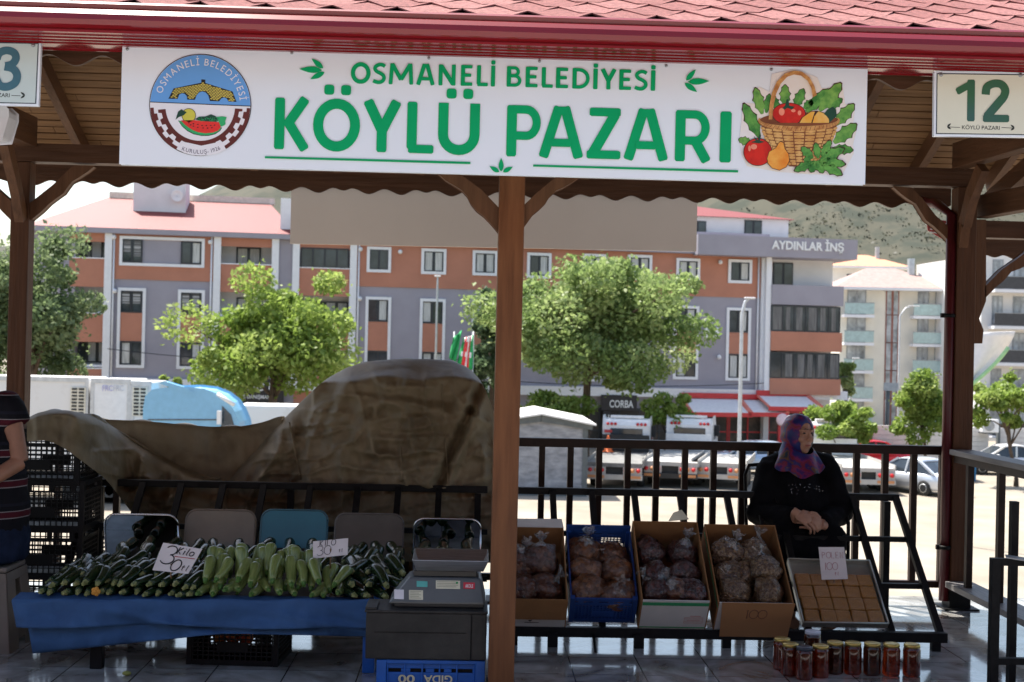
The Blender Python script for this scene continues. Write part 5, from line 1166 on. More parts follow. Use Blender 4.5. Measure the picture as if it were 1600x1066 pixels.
bl([[(x,y),(x+l_*.85*math.cos(a)+2,y+l_*.85*math.sin(a)),(x+7,y+6)] for x,y,a,l_,w_ in pl],K_PL2,'print_vein',.0098,bk0)
# --- number plates
def plate(corners, label, Yd=5.30, num=None, face=None, ncol=None, small=None, leaves_=(), scr=()):
    T=lambda x,y,l=0: atY(x,y,Yd-l)
    c=[sum(p[i] for p in corners)/4 for i in (0,1)]; t=thing('number_plate',label,'sign',T(*c),'stall number plates')
    q=MB(); q.prism([T(*p) for p in corners],(0,1,0),.02); q.build('board',K_SGN,t)
    (x0,y0),(x1,y1),(x2,y2),(x3,y3)=corners
    def ins(d): 
        return [(x0+d,y0+d),(x1-d,y1+d),(x2-d,y2-d),(x3+d,y3-d)]
    q=MB(); q.prism([T(*p,.0005) for p in ins(3.5)],(0,-1,0),.001); q.build('border',mat('plate_navy',(.02,.04,.06),.5),t)
    q=MB(); q.prism([T(*p,.0018) for p in ins(5)],(0,-1,0),.0008); q.build('field',face,t)
    q=MB(); up2=(T(x0,y0)-T(x3,y3)).normalized()
    for ch,xa,xb,yb in num[0]: o=T(xa,yb,.003); ax=(T(xb,yb+.4,.003)-o)/LETTERS[ch][0]; letter(q,ch,o,ax,up2*(num[1]/FPX*Yd),ax.cross(up2).normalized(),.001)
    q.build('numeral',ncol,t)
    q=MB(); text(q,small[0],T(*small[1],.003),T(*small[2],.003),small[3]/FPX*Yd,.012,upv=T(x0,y0)-T(x3,y3)); q.build('lettering',mat('plate_print',(.02,.03,.025),.5),t)
    q=MB()
    for c0,c1,w_ in leaves_: q=MB(); q.prism([T(x,y,.003) for x,y in (leafpoly(c0,c1,w_) if w_ else [(c0[0],c0[1]),(c1[0],c1[1]),(c1[0],c1[1]+.8),(c0[0],c0[1]+.8)])],(0,-1,0),.0005); q.build('leaf_ornament',mat('plate_print',(0,0,0)),t)
    for x,y in scr:
        q=MB(); T_=Matrix.Translation(T(x,y))@Matrix.Rotation(R(90),4,'X'); q.lathe([(.009,0),(.009,.004),(.005,.008),(0,.009)],T_,10); q.build('screw',K_GREYM,t)
plate([(1460,111),(1616,113),(1615,215),(1459,213)],'cream number plate with the green number 12 under the right eave',num=([('1',1493,1524,189.5),('2',1533,1577,191)],66),face=mat('plate_cream',(.70,.71,.58),.35,var=.02),ncol=mat('plate_green',(.03,.13,.035),.4,c2=(.04,.12,.12),scale=2),small=('KÖYLÜ PAZARI',(1503,202),(1562,203),6),leaves_=(((1480,198),(1500,199),0),((1565,199),(1583,200),0),((1480,198),(1486,193),1.5),((1480,198),(1486,202),1.5),((1585,200),(1579,195),1.5),((1585,200),(1579,204),1.5)),scr=((1470,117),(1594,118)))
plate([(-96,61),(64,64),(60,166),(-98,163)],'pale blue number plate with the number 3 cut by the left edge',num=([('1',-50,-22,140),('3',-12,32,140.5)],66),face=mat('plate_pale_blue',(.53,.64,.63),.35,var=.02),ncol=mat('plate_teal',(.05,.15,.20),.4),small=('KÖYLÜ PAZARI',(-45,151),(15,152),6),leaves_=(((18,149),(32,149.5),0),((39,149),(32,144),1.5),((39,149),(32,154),1.5)),scr=((52,71),(-80,70)))
# ================================================================ RAILINGS
K_RAIL = mat('brown_black_rail',(.022,.012,.009),.45,var=.3,scale=12,spec=.25)
YL = 8.47
ztop=(atY(1000,687,YL).z+atY(1400,696,YL).z)/2; zbot=(atY(1400,917,YL).z)
def railing(x0,x1,label,xs):
    t=thing('metal_railing',label,'railing',((x0+x1)/2,YL,0),'railings along the back of the pavilion')
    q=MB(); q.bx(x0,x1,YL-.03,YL+.03,ztop-.058,ztop); q.build('top_rail',K_RAIL,t,bevel=.003)
    q=MB(); q.bx(x0,x1,YL-.02,YL+.02,zbot,zbot+.045); q.build('bottom_rail',K_RAIL,t,bevel=.003)
    for x in xs:
        q=MB(); q.bx(x-.02,x+.02,YL-.02,YL+.02,zbot+.046,ztop-.059); q.build('baluster',K_RAIL,t)
xbal=[atY(801.5+44.7*k,740,YL).x for k in range(0,16)]
railing(atY(791,700,YL).x+.02,xr-.0,'brown metal railing behind the bread boxes and the seated woman',xbal)
railing(xl+.06,atY(791,700,YL).x-.02,'brown metal railing mostly hidden behind the brown tarpaulin',[xl+.06+.19*k for k in range(1,16)])
xs_=xr+.02
t=thing('side_railing','side railing with weathered plank top running from the right post towards the viewer','railing',(xs_,7.4,0))
a=atY(1487,702,8.33); q=MB(); q.bx(a.x-.02,a.x+.13,5.4,8.32,a.z-.035,a.z); q.build('top_plank',W_GREY,t,bevel=.004)
zk=a.z
q=MB(); q.bx(a.x+.01,a.x+.06,5.4,8.31,zk-.085,zk-.037); q.build('top_rail',K_RAIL,t)
a2=atY(1484,908,8.33); q=MB(); q.bx(a.x-.03,a.x+.15,5.4,8.32,a2.z-.04,a2.z); q.build('low_plank',W_GREY,t,bevel=.004)
for y in (8.1,7.62,7.1,6.6,6.1,5.6): q=MB(); q.bx(a.x+.015,a.x+.055,y-.02,y+.02,a2.z+.001,zk-.086); q.build('baluster',K_RAIL,t)
# ================================================================ RACKS
YR0,YR1,ZR0,ZR1=7.15,8.0,.085,.765
def rack(x0,x1,label,xs,wide=()):
    t=thing('display_rack',label,'rack',((x0+x1)/2,7.5,0),'slanted black market racks')
    q=MB(); q.bx(x0,x1,YR0-.03,YR0+.02,ZR0-.035,ZR0+.02); q.build('front_rail',K_BLACKMETAL,t,bevel=.003)
    q=MB(); q.bx(x0-.02,x1-.0,YR1-.02,YR1+.02,ZR1-.02,ZR1+.022); q.build('top_rail',K_BLACKMETAL,t,bevel=.003)
    for f in (.30,.64):
        q=MB(); y=YR1+(YR0-YR1)*f; z=ZR1+(ZR0-ZR1)*f; q.bar((x0,y,z-.022),(x1,y,z-.022),.035,.03); q.build('cross_rail',K_BLACKMETAL,t)
    for x in xs: q=MB(); q.bar((x,YR0+.021,ZR0+.0),(x,YR1-.021,ZR1-.0),.038,.03); q.build('slat',K_BLACKMETAL,t)
    for x in (x0+.05,(x0+x1)/2,x1-.06):
        q=MB(); q.bx(x-.02,x+.02,YR1+.021,YR1+.06,0,ZR1-.03); q.build('leg',K_BLACKMETAL,t)
        q=MB(); q.bx(x-.025,x+.025,YR0-.02,YR0+.02,0,ZR0-.036); q.build('foot',K_BLACKMETAL,t)
    return t
xr1=atY(1478,1003,YR0).x; xA=atY(760,985,YR0).x
rk=rack(xA+.1,xr1,'slanted black metal rack holding bread boxes and tray right of the central post',[atY(p,775,YR1).x for p in (863,924,990,1061,1134,1213,1330,1398)])
for px_,y0_,y1_ in ((863,986,1002),(997,990,1008)):
    b=atY(px_,y1_,YR0-.02); q=MB(); q.bx(b.x-.028,b.x+.028,YR0-.06,YR0-.031,.0,.075); q.build('foot',K_BLACKMETAL,rk)
b=atY(930,1020,7.0); q=MB(); q.tube([V((b.x,6.98,.0)),V((b.x,7.1,.07))],.007,8); q.build('prop_rod',K_BLACKMETAL,rk)
rack(atY(142,750,YR1).x,atY(762,760,YR1).x,'slanted black metal rack behind the zucchini heap',[atY(p,760,YR1).x for p in (150,225,285,350,413,486,560,623,686)])
q=MB(); 
tfr=thing('display_stand','black metal frame cut off by the lower right edge','frame',atY(1555,1066,6.1))
a=atY(1555,872,6.1); z2=a.z; x2=a.x
q=MB(); q.bx(x2-.021,x2+.021,6.08,6.122,0,z2); q.build('upright',K_BLACKMETAL,tfr,bevel=.003)
q=MB(); q.bx(x2+.022,x2+1.1,6.085,6.117,z2-.035,z2-.001); q.build('top_bar',K_BLACKMETAL,tfr)
q=MB(); q.bx(x2+.022,x2+1.1,6.085,6.117,atY(1580,1038,6.1).z,atY(1580,1028,6.1).z); q.build('lower_bar',K_BLACKMETAL,tfr)
q=MB(); q.bx(x2+.165,x2+.2,6.3,6.34,0,z2+.25); q.build('upright',K_BLACKMETAL,tfr)
q=MB(); q.bar(V((x2+.06,6.12,z2+.006)),V((x2+.4,6.0,z2-.03)),.09,.006); q.build('plate',K_GREYM,tfr)
# ================================================================ TARPAULIN
def interp(pl,x):
    for (a,b),(c,d) in zip(pl,pl[1:]):
        if a<=x<=c: return b+(d-b)*(x-a)/max(1e-6,c-a)
    return pl[0][1] if x<pl[0][0] else pl[-1][1]
def smoothi(pl,x,k=7): return (interp(pl,x-k)+interp(pl,x)*2+interp(pl,x+k))/4
from mathutils import noise as MN
def tarp_sheet(q,x0,x1,top,bot,Yf,nx,nz,back=.4,dz=.10,wr=.03,fr=(.02,.008),seed=0):
    rows=[]
    for j in range(nz+5):
        row=[]
        for i in range(nx+1):
            x=x0+(x1-x0)*i/nx; yt=smoothi(top,x); yb=smoothi(bot,x)
            if j<5:             # the part that lies over the top and runs back
                f=(4-j+1)/5; p=atY(x,yt,Yf(x,yt,0)); ro=math.sin(f*math.pi/2)
                p=p+V((0,back*f,-dz*f*f+.012*math.sin(x*.09+f*5)))
            else:
                f=(j-5)/(nz-1); y=yt+(yb-yt)*f
                d=Yf(x,y,f)+wr*(MN.fractal(V((x*fr[0],y*fr[1],seed)),1.0,2.0,3)*1.0+.4*MN.noise(V((x*fr[0]*4,y*fr[1]*5,seed+3))))*min(1,f*4)
                p=atY(x,y,d)
            row.append(p)
        rows.append(row)
    q.grid(rows)
K_TARP=mat('brown_tarpaulin',(.145,.115,.066),.55,c2=(.25,.205,.13),scale=2.4,det=10,lo=.32,hi=.68,spec=.3,rvar=.12)
T_=K_TARP.node_tree; N=T_.nodes; L=T_.links; tcn=N.new('ShaderNodeTexCoord'); mpn=N.new('ShaderNodeMapping'); mpn.inputs['Rotation'].default_value=(0,.5,0); mpn.inputs['Scale'].default_value=(1,1,.55); L.new(tcn.outputs['Object'],mpn.inputs[0])
n1=N.new('ShaderNodeTexNoise'); n1.noise_type='RIDGED_MULTIFRACTAL'; n1.inputs['Scale'].default_value=2.6; n1.inputs['Detail'].default_value=4; n1.inputs['Roughness'].default_value=.45; n1.inputs['Distortion'].default_value=.6; L.new(mpn.outputs[0],n1.inputs[0])
n2=N.new('ShaderNodeTexNoise'); n2.inputs['Scale'].default_value=38; n2.inputs['Detail'].default_value=6; L.new(tcn.outputs['Object'],n2.inputs[0])
b1_=N.new('ShaderNodeBump'); b1_.inputs['Strength'].default_value=.55; b1_.inputs['Distance'].default_value=.03; L.new(n1.outputs[0],b1_.inputs['Height'])
b2_=N.new('ShaderNodeBump'); b2_.inputs['Strength'].default_value=.25; b2_.inputs['Distance'].default_value=.006; L.new(n2.outputs[0],b2_.inputs['Height']); L.new(b1_.outputs[0],b2_.inputs['Normal']); L.new(b2_.outputs[0],N['Principled BSDF'].inputs['Normal'])
# grime: darker stains with a shape of their own
n3=N.new('ShaderNodeTexNoise'); n3.inputs['Scale'].default_value=3.2; n3.inputs['Detail'].default_value=7; n3.inputs['Distortion'].default_value=1.2; L.new(tcn.outputs['Object'],n3.inputs[0]); r3=N.new('ShaderNodeValToRGB'); r3.color_ramp.elements[0].position=.33; r3.color_ramp.elements[0].color=(.70,.67,.64,1); r3.color_ramp.elements[1].position=.5; r3.color_ramp.elements[1].color=(1,1,1,1); L.new(n3.outputs[0],r3.inputs[0])
bs_=N['Principled BSDF'].inputs['Base Color']; src=bs_.links[0].from_socket; mx_=N.new('ShaderNodeMix'); mx_.data_type='RGBA'; mx_.blend_type='MULTIPLY'; mx_.inputs[0].default_value=1; L.new(src,mx_.inputs[6]); L.new(r3.outputs[0],mx_.inputs[7]); L.new(mx_.outputs[2],bs_)
topA=[(40,655),(58,645),(80,641),(105,641),(130,646),(150,652),(190,676),(240,706),(290,732),(331,748),(352,744),(385,715),(430,668),(470,628),(500,600),(515,589),(545,573),(580,564),(620,561),(670,561),(705,564),(730,573),(748,590),(760,610),(770,640),(785,690)]
botA=[(40,690),(75,688),(100,700),(130,722),(165,748),(205,800),(240,850),(262,872),(790,880)]
def YA(x,y,f):
    hump=math.exp(-((x-625)/150)**2); d=8.36-.20*hump-.12*math.sin(min(1,f*1.3)*math.pi*.5)
    # draped creases: one slanting down from the right shoulder, one from the left
    for (ax,ay,bx_,by,wd,am) in ((752,598,735,642,7,.075),(735,642,688,752,7,.075),(560,612,716,628,7,.016),(540,668,742,684,8,.014),(575,720,700,716,7,.013),(404,700,476,672,8,.02),(228,690,306,742,7,.025),(92,652,176,728,7,.03),(640,640,668,742,7,.014),(530,600,500,690,8,.02),(590,596,560,742,9,.014),(514,592,455,760,16,.045),(470,632,430,800,22,.03),(352,744,330,860,20,.04),(150,655,240,800,16,.05),(105,645,190,760,14,.04),(625,575,628,720,6,-.015)):
        t=((x-ax)*(bx_-ax)+(y-ay)*(by-ay))/((bx_-ax)**2+(by-ay)**2); t=max(0,min(1,t)); cx_=ax+(bx_-ax)*t; cy_=ay+(by-ay)*t
        dd=math.hypot(x-cx_,y-cy_); d+=am*math.exp(-(dd/wd)**2)-am*.6*math.exp(-((dd-wd*1.7)/wd)**2)*(1 if x>cx_ else .4)
    for (fx_,fy_,sx_,am_,pw) in ((.011,.006,3,.055,7),(.006,.018,11,.045,8),(.022,.012,23,.022,6)):
        u=x*fx_+y*fy_*.8+.35*MN.noise(V((x*.01,y*.01,sx_+5))); v=y*fy_-x*fx_*.55
        d-=am_*(1-abs(MN.noise(V((u*1.5,v*1.5,sx_)))))**pw*min(1,max(0,f)*5)
    if x<352: d-=.10
    if x<210: k=max(0,min(1,(x-110)/100)); k=k*k*(3-2*k); d=7.30+(d-7.30)*k
    if 490<x<775:
        yc=592+.0006*(x-620)**2*(1 if x<620 else .2)+3*math.sin(x*.06); yt=smoothi(topA,x); hh=max(4,yc-yt)
        if y<yc: d+=.27*(1-(y-yt)/hh)*min(1,(x-490)/40,(775-x)/30)
    elif f<.16: d+=.10*(1-f/.16)**2
    return d
tp=MB(); tarp_sheet(tp,42,785,topA,botA,YA,260,96,back=.34,dz=.14,wr=.05)
topB=[(130,652),(152,655),(176,656),(205,657),(250,660),(280,663),(330,667),(380,666),(410,660),(440,650)]
botB=[(130,700),(160,740),(200,775),(440,780)]
tarp_sheet(tp,135,440,topB,botB,lambda x,y,f:8.41+.02*math.sin(x*.05)-.05*math.sin(f*3),60,14,back=.6,dz=.22,wr=.04,seed=9)
tarp=tp.build('tarpaulin',K_TARP); tag(tarp,'large dirty brown tarpaulin humped over hidden goods behind the zucchini rack','tarpaulin')
for (xa,ya,xb,yb) in ((622,600,628,752),(452,660,470,750),(690,600,700,752)):
    q=MB(); q.tube([atY(xa+(xb-xa)*i/24,ya+(yb-ya)*i/24,YA(xa+(xb-xa)*i/24,ya+(yb-ya)*i/24,((ya+(yb-ya)*i/24)-565)/310)-.0) for i in range(25)],.006,6); q.build('seam',K_TARP,tarp)
q=MB(); q.tube([atY(x,smoothi(topA,x)+1.5,YA(x,smoothi(topA,x)+1.5,0)+.05*math.sin(x*.05)) for x in range(140,350,6)],.009,6); q.build('hem',K_TARP,tarp)
# goods hidden under the tarpaulin carry it
q=MB(); a=atY(500,640,8.75); b=atY(735,640,8.75); q.bx(a.x,b.x,8.58,9.0,0,a.z+.1); q.build('covered_goods',mat('cardboard',(.36,.22,.12),.8,var=.1),tarp)
# ================================================================ CRATES
def crate_mesh(w_,d_,h_,nx,nz,th=.008,solid=True,top=.05):
    q=MB()
    for sx_ in (-1,1):
        for sy in (-1,1): q.box((sx_*(w_/2-.012),sy*(d_/2-.012),h_/2),(.026,.026,h_))
    for s_ in (-1,1):
        y=s_*(d_/2-.004); q.box((0,y,h_-top/4),(w_-.055,th,top/2)); q.box((0,y,.015),(w_-.055,th,.028)); q.box((0,y,h_*.78),(w_-.055,th,.012))
        for i in range(nx+1):
            x=-w_/2+.03+(w_-.06)*i/nx; q.box((x,y,h_/2*.78),(.006,th*.8,h_*.74))
        for k in range(nz): q.box((0,y,.03+h_*.72*(k+1)/(nz+1)),(w_-.055,th*.7,.006))
        q.box((0,y,h_*.36),(w_*.34,th*1.1,h_*.2))
        for i in range(4): q.box((-w_/2+.06+(w_-.12)*i/3,y,h_*.87),(.03,th*.8,h_*.18))
        x=s_*(w_/2-.004); q.box((x,0,h_-top/4),(th,d_-.055,top/2)); q.box((x,0,.015),(th,d_-.055,.028)); q.box((x,0,h_*.78),(th,d_-.055,.012))
        ny=int(nx*d_/w_)
        for i in range(ny+1):
            yy=-d_/2+.03+(d_-.06)*i/ny; q.box((x,yy,h_/2*.78),(th*.8,.006,h_*.74))
        for k in range(nz): q.box((x,0,.03+h_*.72*(k+1)/(nz+1)),(th*.7,d_-.055,.006))
    q.box((0,0,.006),(w_-.03,d_-.03,.01))
    return q
K_CRATE=mat('black_plastic',(.009,.009,.010),.5,var=.2,spec=.2); K_BCR=mat('blue_plastic',(.016,.055,.22),.4,var=.12); K_BCR2=mat('bright_blue_plastic',(.012,.10,.40),.4,var=.12,scale=9)
cm0=crate_mesh(.36,.50,.265,11,7); cm1=crate_mesh(.47,.34,.26,15,8)
K_CRATE=mat('black_plastic',(.009,.009,.010),.5,var=.2,spec=.2); K_BCR=mat('blue_plastic',(.016,.055,.22),.4,var=.12); K_BCR2=mat('bright_blue_plastic',(.012,.10,.40),.4,var=.12,scale=9)
cm0=crate_mesh(.50,.36,.285,14,7)
def crate(label,loc,rz,mt=K_CRATE,group='black plastic crates',cmesh=None,rot=None):
    t=thing('plastic_crate',label,'crate',loc,group,rz)
    if rot: t.rotation_euler=rot
    (cmesh or cm0).build('lattice_wall',mt,t,xf=False); return t
b=atZ(92,905,.0); cb=V((atY(99,800,7.36).x-.18,7.62,0))
for k,lb in enumerate(('lowest black crate of the stack beside the seated man','middle black crate of the stack beside the seated man','upper black crate of the stack, right under the tarpaulin end')):
    crate(lb,cb+V((.01*k,0,.0+.272*k)),R((-1,1.5,0)[k]))
crate('topmost black crate under the tarpaulin edge at the left',cb+V((-.01,.01,.272*3)),R(-1))
crate('black crate behind the rack between stack and first mirror',V((atY(182,830,7.95).x,8.22,.20)),R(4))
crate('black crate in the shade under the blue cloth table',V((atY(375,1040,6.75).x,6.75,.0)),R(-4),K_CRATE,'black plastic crates',cm1)
crate('black crate under the crate behind the rack, mostly hidden',V((-2.5,8.06,-.0)).xyz*1 if False else V((-2.5,8.06,.0-.08+.08)),R(1)) if False else None
# something red and orange in the crate under the table
q=MB()
for i in range(9): q.ell(V((atY(345+i*7,1020,6.75).x,6.72+.05*math.sin(i*2),.12+.05*(i%3))),(.04,.04,.04),n=10,k=6)
tag(q.build('tomatoes',mat('tomato_red',(.5,.06,.02),.35,c2=(.6,.25,.03),scale=12)),'red and orange fruit inside the crate under the table','fruit',kind='stuff')
# ================================================================ ZUCCHINI STALL
TZ=.362; TY0=6.43
def zbed(y): return TZ+.12*(y-TY0)
xt0=atY(20,938,6.4).x; xt1=atY(578,937,6.4).x
tb=thing('market_table','low table with bright blue legs carrying the zucchini heap','table',((xt0+xt1)/2,6.8,0))
q=MB(); q.prism([V((xt0+.22,TY0+.03,TZ-.03)),V((-.74,TY0+.03,TZ-.03)),V((-.74,7.4,zbed(7.4)-.03)),V((xt0+.36,7.4,zbed(7.4)-.03))],(0,0,1),.026); q.build('table_top',mat('dark_plywood',(.05,.035,.022),.8),tb)
for px_ in (152,576): 
    for y in (6.5,7.2): x=atY(px_,1030,6.5).x; q=MB(); q.bx(x-.03,x+.03,y-.03,y+.03,0,zbed(y)-.035); q.build('leg',K_BCR2 if px_>300 else K_CRATE,tb,bevel=.004)
K_CLOTH=mat('blue_cloth',(.028,.08,.20),.8,c2=(.04,.112,.265),scale=5,bump=.3,bscale=300,stretch=(1,1,1))
q=MB()
def ywave(x,y,a): return a*(MN.noise(V((x*.012,y*.03,2)))+.5*MN.noise(V((x*.04,y*.02,5))))
def drape(x0,x1,yt,yb,Yb,n,m,wav,skew=0):
    rows=[]
    for j in range(m+1):
        row=[]
        for i in range(n+1):
            f=j/m; g=i/n; x=x0+(x1-x0)*g+skew*f*(1-g); t_=yt(x); y=t_+(yb(x)-t_)*f
            d=Yb-.015*f+ywave(x,y,wav*f)-.03*math.exp(-(((x-150)*.75-(y-938)*3.0+25)/22)**2)*f-.03*math.exp(-(((x-365)*.6-(y-938)*3+20)/20)**2)*f-.02*math.exp(-(((x-480)*.6-(y-938)*2+0)/20)**2)*f
            row.append(atY(x,y,d))
        rows.append(row)
    return rows
ytop=lambda x: 938+ (x-20)*-.002+ (1.5*math.sin(x*.05)) + (4 if 0 else 0)
up_=drape(18,582,ytop,lambda x: 979+3*math.sin(x*.02)+(6*(x>350)*(x-350)/230),6.40,90,10,.06,8)
lo_=drape(43,582,lambda x: 972+2*math.sin(x*.02),lambda x: 1022-.105*(x-43) if x<345 else 990+ (x-345)*.02,6.425,80,9,.06,8)
q.grid(up_); q.grid(lo_)
topr=[]
for j in range(9):
    y=6.40+.13*j/8; topr.append([V((up_[0][i].x,y if j else up_[0][i].y,(zbed(max(y,TY0))-.006+.004*MN.noise(V((i*.2,j*.7,1)))) if j else up_[0][i].z)) for i in range(91)])
q.grid(topr)
cl_=q.build('blue_cloth',K_CLOTH,solid=.004); tag(cl_,'bright blue cloth draped over the front of the zucchini table','cloth')
# zucchini: one plant body with ridges, bent, plus a star shaped stem
def zuc_mesh(L_,r,bend,neck):
    prof=[(0,.0),(.52,.0),(.66,.02),(.74,.10),(.80,.3),(.88,.55),(1,.76),(.98,.86),(.88,.93),(.66,.975),(.34,.996),(0,1.0)]
    n=16; vs=[];q=MB()
    for rr,f in prof:
        for j in range(n):
            a=2*math.pi*j/n; rd=r*rr*(1+.03*math.cos(5*a))*(neck+(1-neck)*min(1,f*1.4)); vs.append(V((rd*math.cos(a)+bend*math.sin(math.pi*f),rd*math.sin(a),f*L_)))
    q.add(vs,[(i*n+j,i*n+(j+1)%n,(i+1)*n+(j+1)%n,(i+1)*n+j) for i in range(len(prof)-1) for j in range(n)],True)
    return q
def stem_mesh(r): 
    q=MB(); n=10; vs=[]
    for f,z in ((.9,.004),(.72,-.006),(.5,-.018),(.55,-.026),(0,-.027)):
        for j in range(n): a=2*math.pi*j/n; rr=r*.52*f*(1.15 if j%2 else .88); vs.append(V((rr*math.cos(a),rr*math.sin(a),z)))
    q.add(vs,[(i*n+j,(i+1)*n+j,(i+1)*n+(j+1)%n,i*n+(j+1)%n) for i in range(4) for j in range(n)],False); return q
Z_DARK=mat('zucchini_dark',(.008,.02,.008),.17,c2=(.022,.045,.015),scale=30,stretch=(3,3,.4),spec=.4,lo=.4,hi=.7)
Z_PALE=mat('zucchini_pale',(.13,.18,.045),.28,c2=(.25,.30,.10),scale=28,stretch=(3,3,.35),coat=.3,lo=.35,hi=.7)
Z_STEM=mat('zucchini_stem',(.10,.13,.04),.5,c2=(.30,.30,.12),scale=40); Z_STEMD=mat('zucchini_stem_green',(.07,.15,.03),.5,var=.3)
def zproto(L_,r,bend,neck,m1,m2,lab,grp):
    o=zuc_mesh(L_,r,bend,neck).build('zucchini',m1); tag(o,lab,'zucchini',grp); stem_mesh(r).build('stem',m2,o,xf=False); return o
LD='dark green zucchini in the glossy heap on the left half of the blue cloth'; GD='dark zucchini heaped at the left'
LP='pale green zucchini standing in the middle heap on the blue cloth'; GP='pale zucchini in the middle'
LR='thick dark zucchini in the shaded heap beside the weighing scale'; GR='dark zucchini heaped at the right'
LB='dark zucchini in the back row below the mirror panels'; GB='dark zucchini in the back row'
pro={'D':[zproto(.185,.031,.010,.9,Z_DARK,Z_STEM,LD,GD),zproto(.165,.032,-.006,.92,Z_DARK,Z_STEM,LD,GD)],
     'P':[zproto(.175,.034,.010,.84,Z_PALE,Z_STEMD,LP,GP),zproto(.155,.032,-.008,.86,Z_PALE,Z_STEMD,LP,GP)]}
used={'D':0,'P':0}
def put(kind,p,d,label,grp,s=1.0):
    i=int(rng.integers(0,2)); d=V(d).normalized(); e=d.to_track_quat('Z','Y').to_euler()
    roll=Matrix.Rotation(rng.uniform(0,6.28),4,'Z'); e=(d.to_track_quat('Z','Y').to_matrix().to_4x4()@roll).to_euler()
    if used[kind]<2: o=pro[kind][used[kind]]; used[kind]+=1; o.location=p; o.rotation_euler=e; o['label']=label; o['group']=grp; o.scale=(s,s,s)
    else: o=dup(pro[kind][i],loc=p,rot=e,label=label,group=grp,scale=(s*rng.uniform(.92,1.08),)*3)
    return o
for r_,(Yv,n,zz) in enumerate(((6.455,14,.028),(6.465,13,.072),(6.56,13,.06),(6.57,12,.088),(6.68,13,.055),(6.72,12,.08))):
    x0,x1=atY(58+7*r_,930,Yv).x,atY(314-3*r_,930,Yv).x
    for i in range(n):
        x=x0+(x1-x0)*(i+.3+rng.uniform(-.25,.25)+(.5 if r_%2 else 0))/n; hmp=math.sin(math.pi*min(1,max(0.05,(i+1)/(n+1))))**.5
        put('D',V((x,Yv+rng.uniform(-.02,.02),zbed(Yv)+zz*(.4+.6*hmp)+rng.uniform(-.008,.008))),(.22+rng.uniform(-.28,.3),.85,.12+rng.uniform(-.12,.16)),LD,GD)
for r_,(Yv,n,zz,st0) in enumerate(((6.46,11,.036,.06),(6.475,9,.088,.35),(6.54,9,.035,.5),(6.57,8,.06,.9),(6.62,8,.085,.85),(6.74,7,.05,.7))):
    x0,x1=atY(298+5*r_,930,Yv).x,atY((542,538,530,515,500,500)[r_],930,Yv).x
    for i in range(n):
        x=x0+(x1-x0)*(i+.4+rng.uniform(-.25,.25)+(.2 if r_%2 else 0))/n
        put('P',V((x,Yv+rng.uniform(-.02,.02),zbed(Yv)+zz+rng.uniform(-.014,.014))),(rng.uniform(-.28,.28),.6,st0+rng.uniform(-.25,.35)*min(1,st0*2)),LP,GP,rng.uniform(.84,1.02))
for r_,(Yv,n,zz) in enumerate(((6.455,4,.03),(6.48,4,.078),(6.58,4,.06),(6.62,4,.10),(6.76,4,.06))):
    x0,x1=atY(540,930,Yv).x,atY(645,930,Yv).x
    for i in range(n): put('D',V((x0+(x1-x0)*(i+.4+rng.uniform(-.2,.2))/n,Yv,zbed(Yv)+zz)),(rng.uniform(-.7,.3),.85,.10+rng.uniform(-.15,.2)),LR,GR,1.12)
for r_,(Yv,n,zz) in enumerate(((6.88,15,.03),(6.95,15,.055),(7.06,16,.03),(7.17,16,.03))):
    x0,x1=atY(168,870,Yv).x,atY(640+110*(Yv>6.9),870,Yv).x
    for i in range(n): put('D',V((x0+(x1-x0)*(i+.5+rng.uniform(-.2,.2))/n,Yv+rng.uniform(-.02,.02),zbed(Yv)+zz)),(rng.uniform(-.3,.3),.9,.2),LB,GB,1.0)
# a fallen zucchini flower end on the paving
p=atZ(198,1056,.0); q=MB(); q.ell(V((p.x,p.y,.012)),(.022,.016,.012)); tag(q.build('leaf_scrap',mat('yellow_scrap',(.25,.25,.06),.7)),'small yellowish leaf scrap on the floor in front of the table','scrap')
p=atY(150,924,6.42); q=MB(); 
for k in range(5):
    a_=k*1.256; q.ell(p+V((.012*math.cos(a_),-.004,.012*math.sin(a_))),(.012,.006,.012))
q.ell(p+V((0,-.008,0)),(.008,.006,.008)); tag(q.build('zucchini_flower',mat('orange_flower',(.55,.24,.03),.6)),'withered orange zucchini flower at the edge of the dark heap','flower')
# mirror panels behind the heap
def rrect(w_,h_,r,n=6):
    pts=[]
    for cx_,cy_,a0 in ((w_/2-r,h_/2-r,0),(-w_/2+r,h_/2-r,90),(-w_/2+r,-h_/2+r,180),(w_/2-r,-h_/2+r,270)):
        for i in range(n+1): a=R(a0+90*i/n); pts.append((cx_+r*math.cos(a),cy_+r*math.sin(a)))
    return pts
def mirror(x0,x1,yt,yb,label,mt,edge,tl=14,yw=7.38):
    a=atY(x0,yb,yw); b=atY(x1,yb,yw); c=atY((x0+x1)/2,yt,yw+.08); w_=(b-a).length; h_=c.z-a.z+.12
    t=thing('mirror_panel',label,'mirror',((a.x+b.x)/2,yw+.02,a.z-.12),'rounded panels behind the zucchini'); t.rotation_euler=(R(-tl),0,0)
    q=MB(); pr=rrect(w_-.012,h_-.012,.055); q.prism([V((x,0,z+h_/2)) for x,z in pr],(0,1,0),.004); q.build('panel',mt,t,xf=False)
    q=MB(); pr=rrect(w_,h_,.06); q.tube([V((x,.002,z+h_/2)) for x,z in pr]+[V((pr[0][0],.002,pr[0][1]+h_/2))],.006,6); q.build('rim',edge,t,xf=False)
    # prop strut to the table behind
    q=MB(); q.bar(V((0,.006,h_*.6)),V((0,.10,0.02)),.02,.012); q.build('strut',K_BLACKMETAL,t,xf=False)
K_MIR=mat('mirror_glass',(.42,.43,.42),.04,metal=1,var=.05)
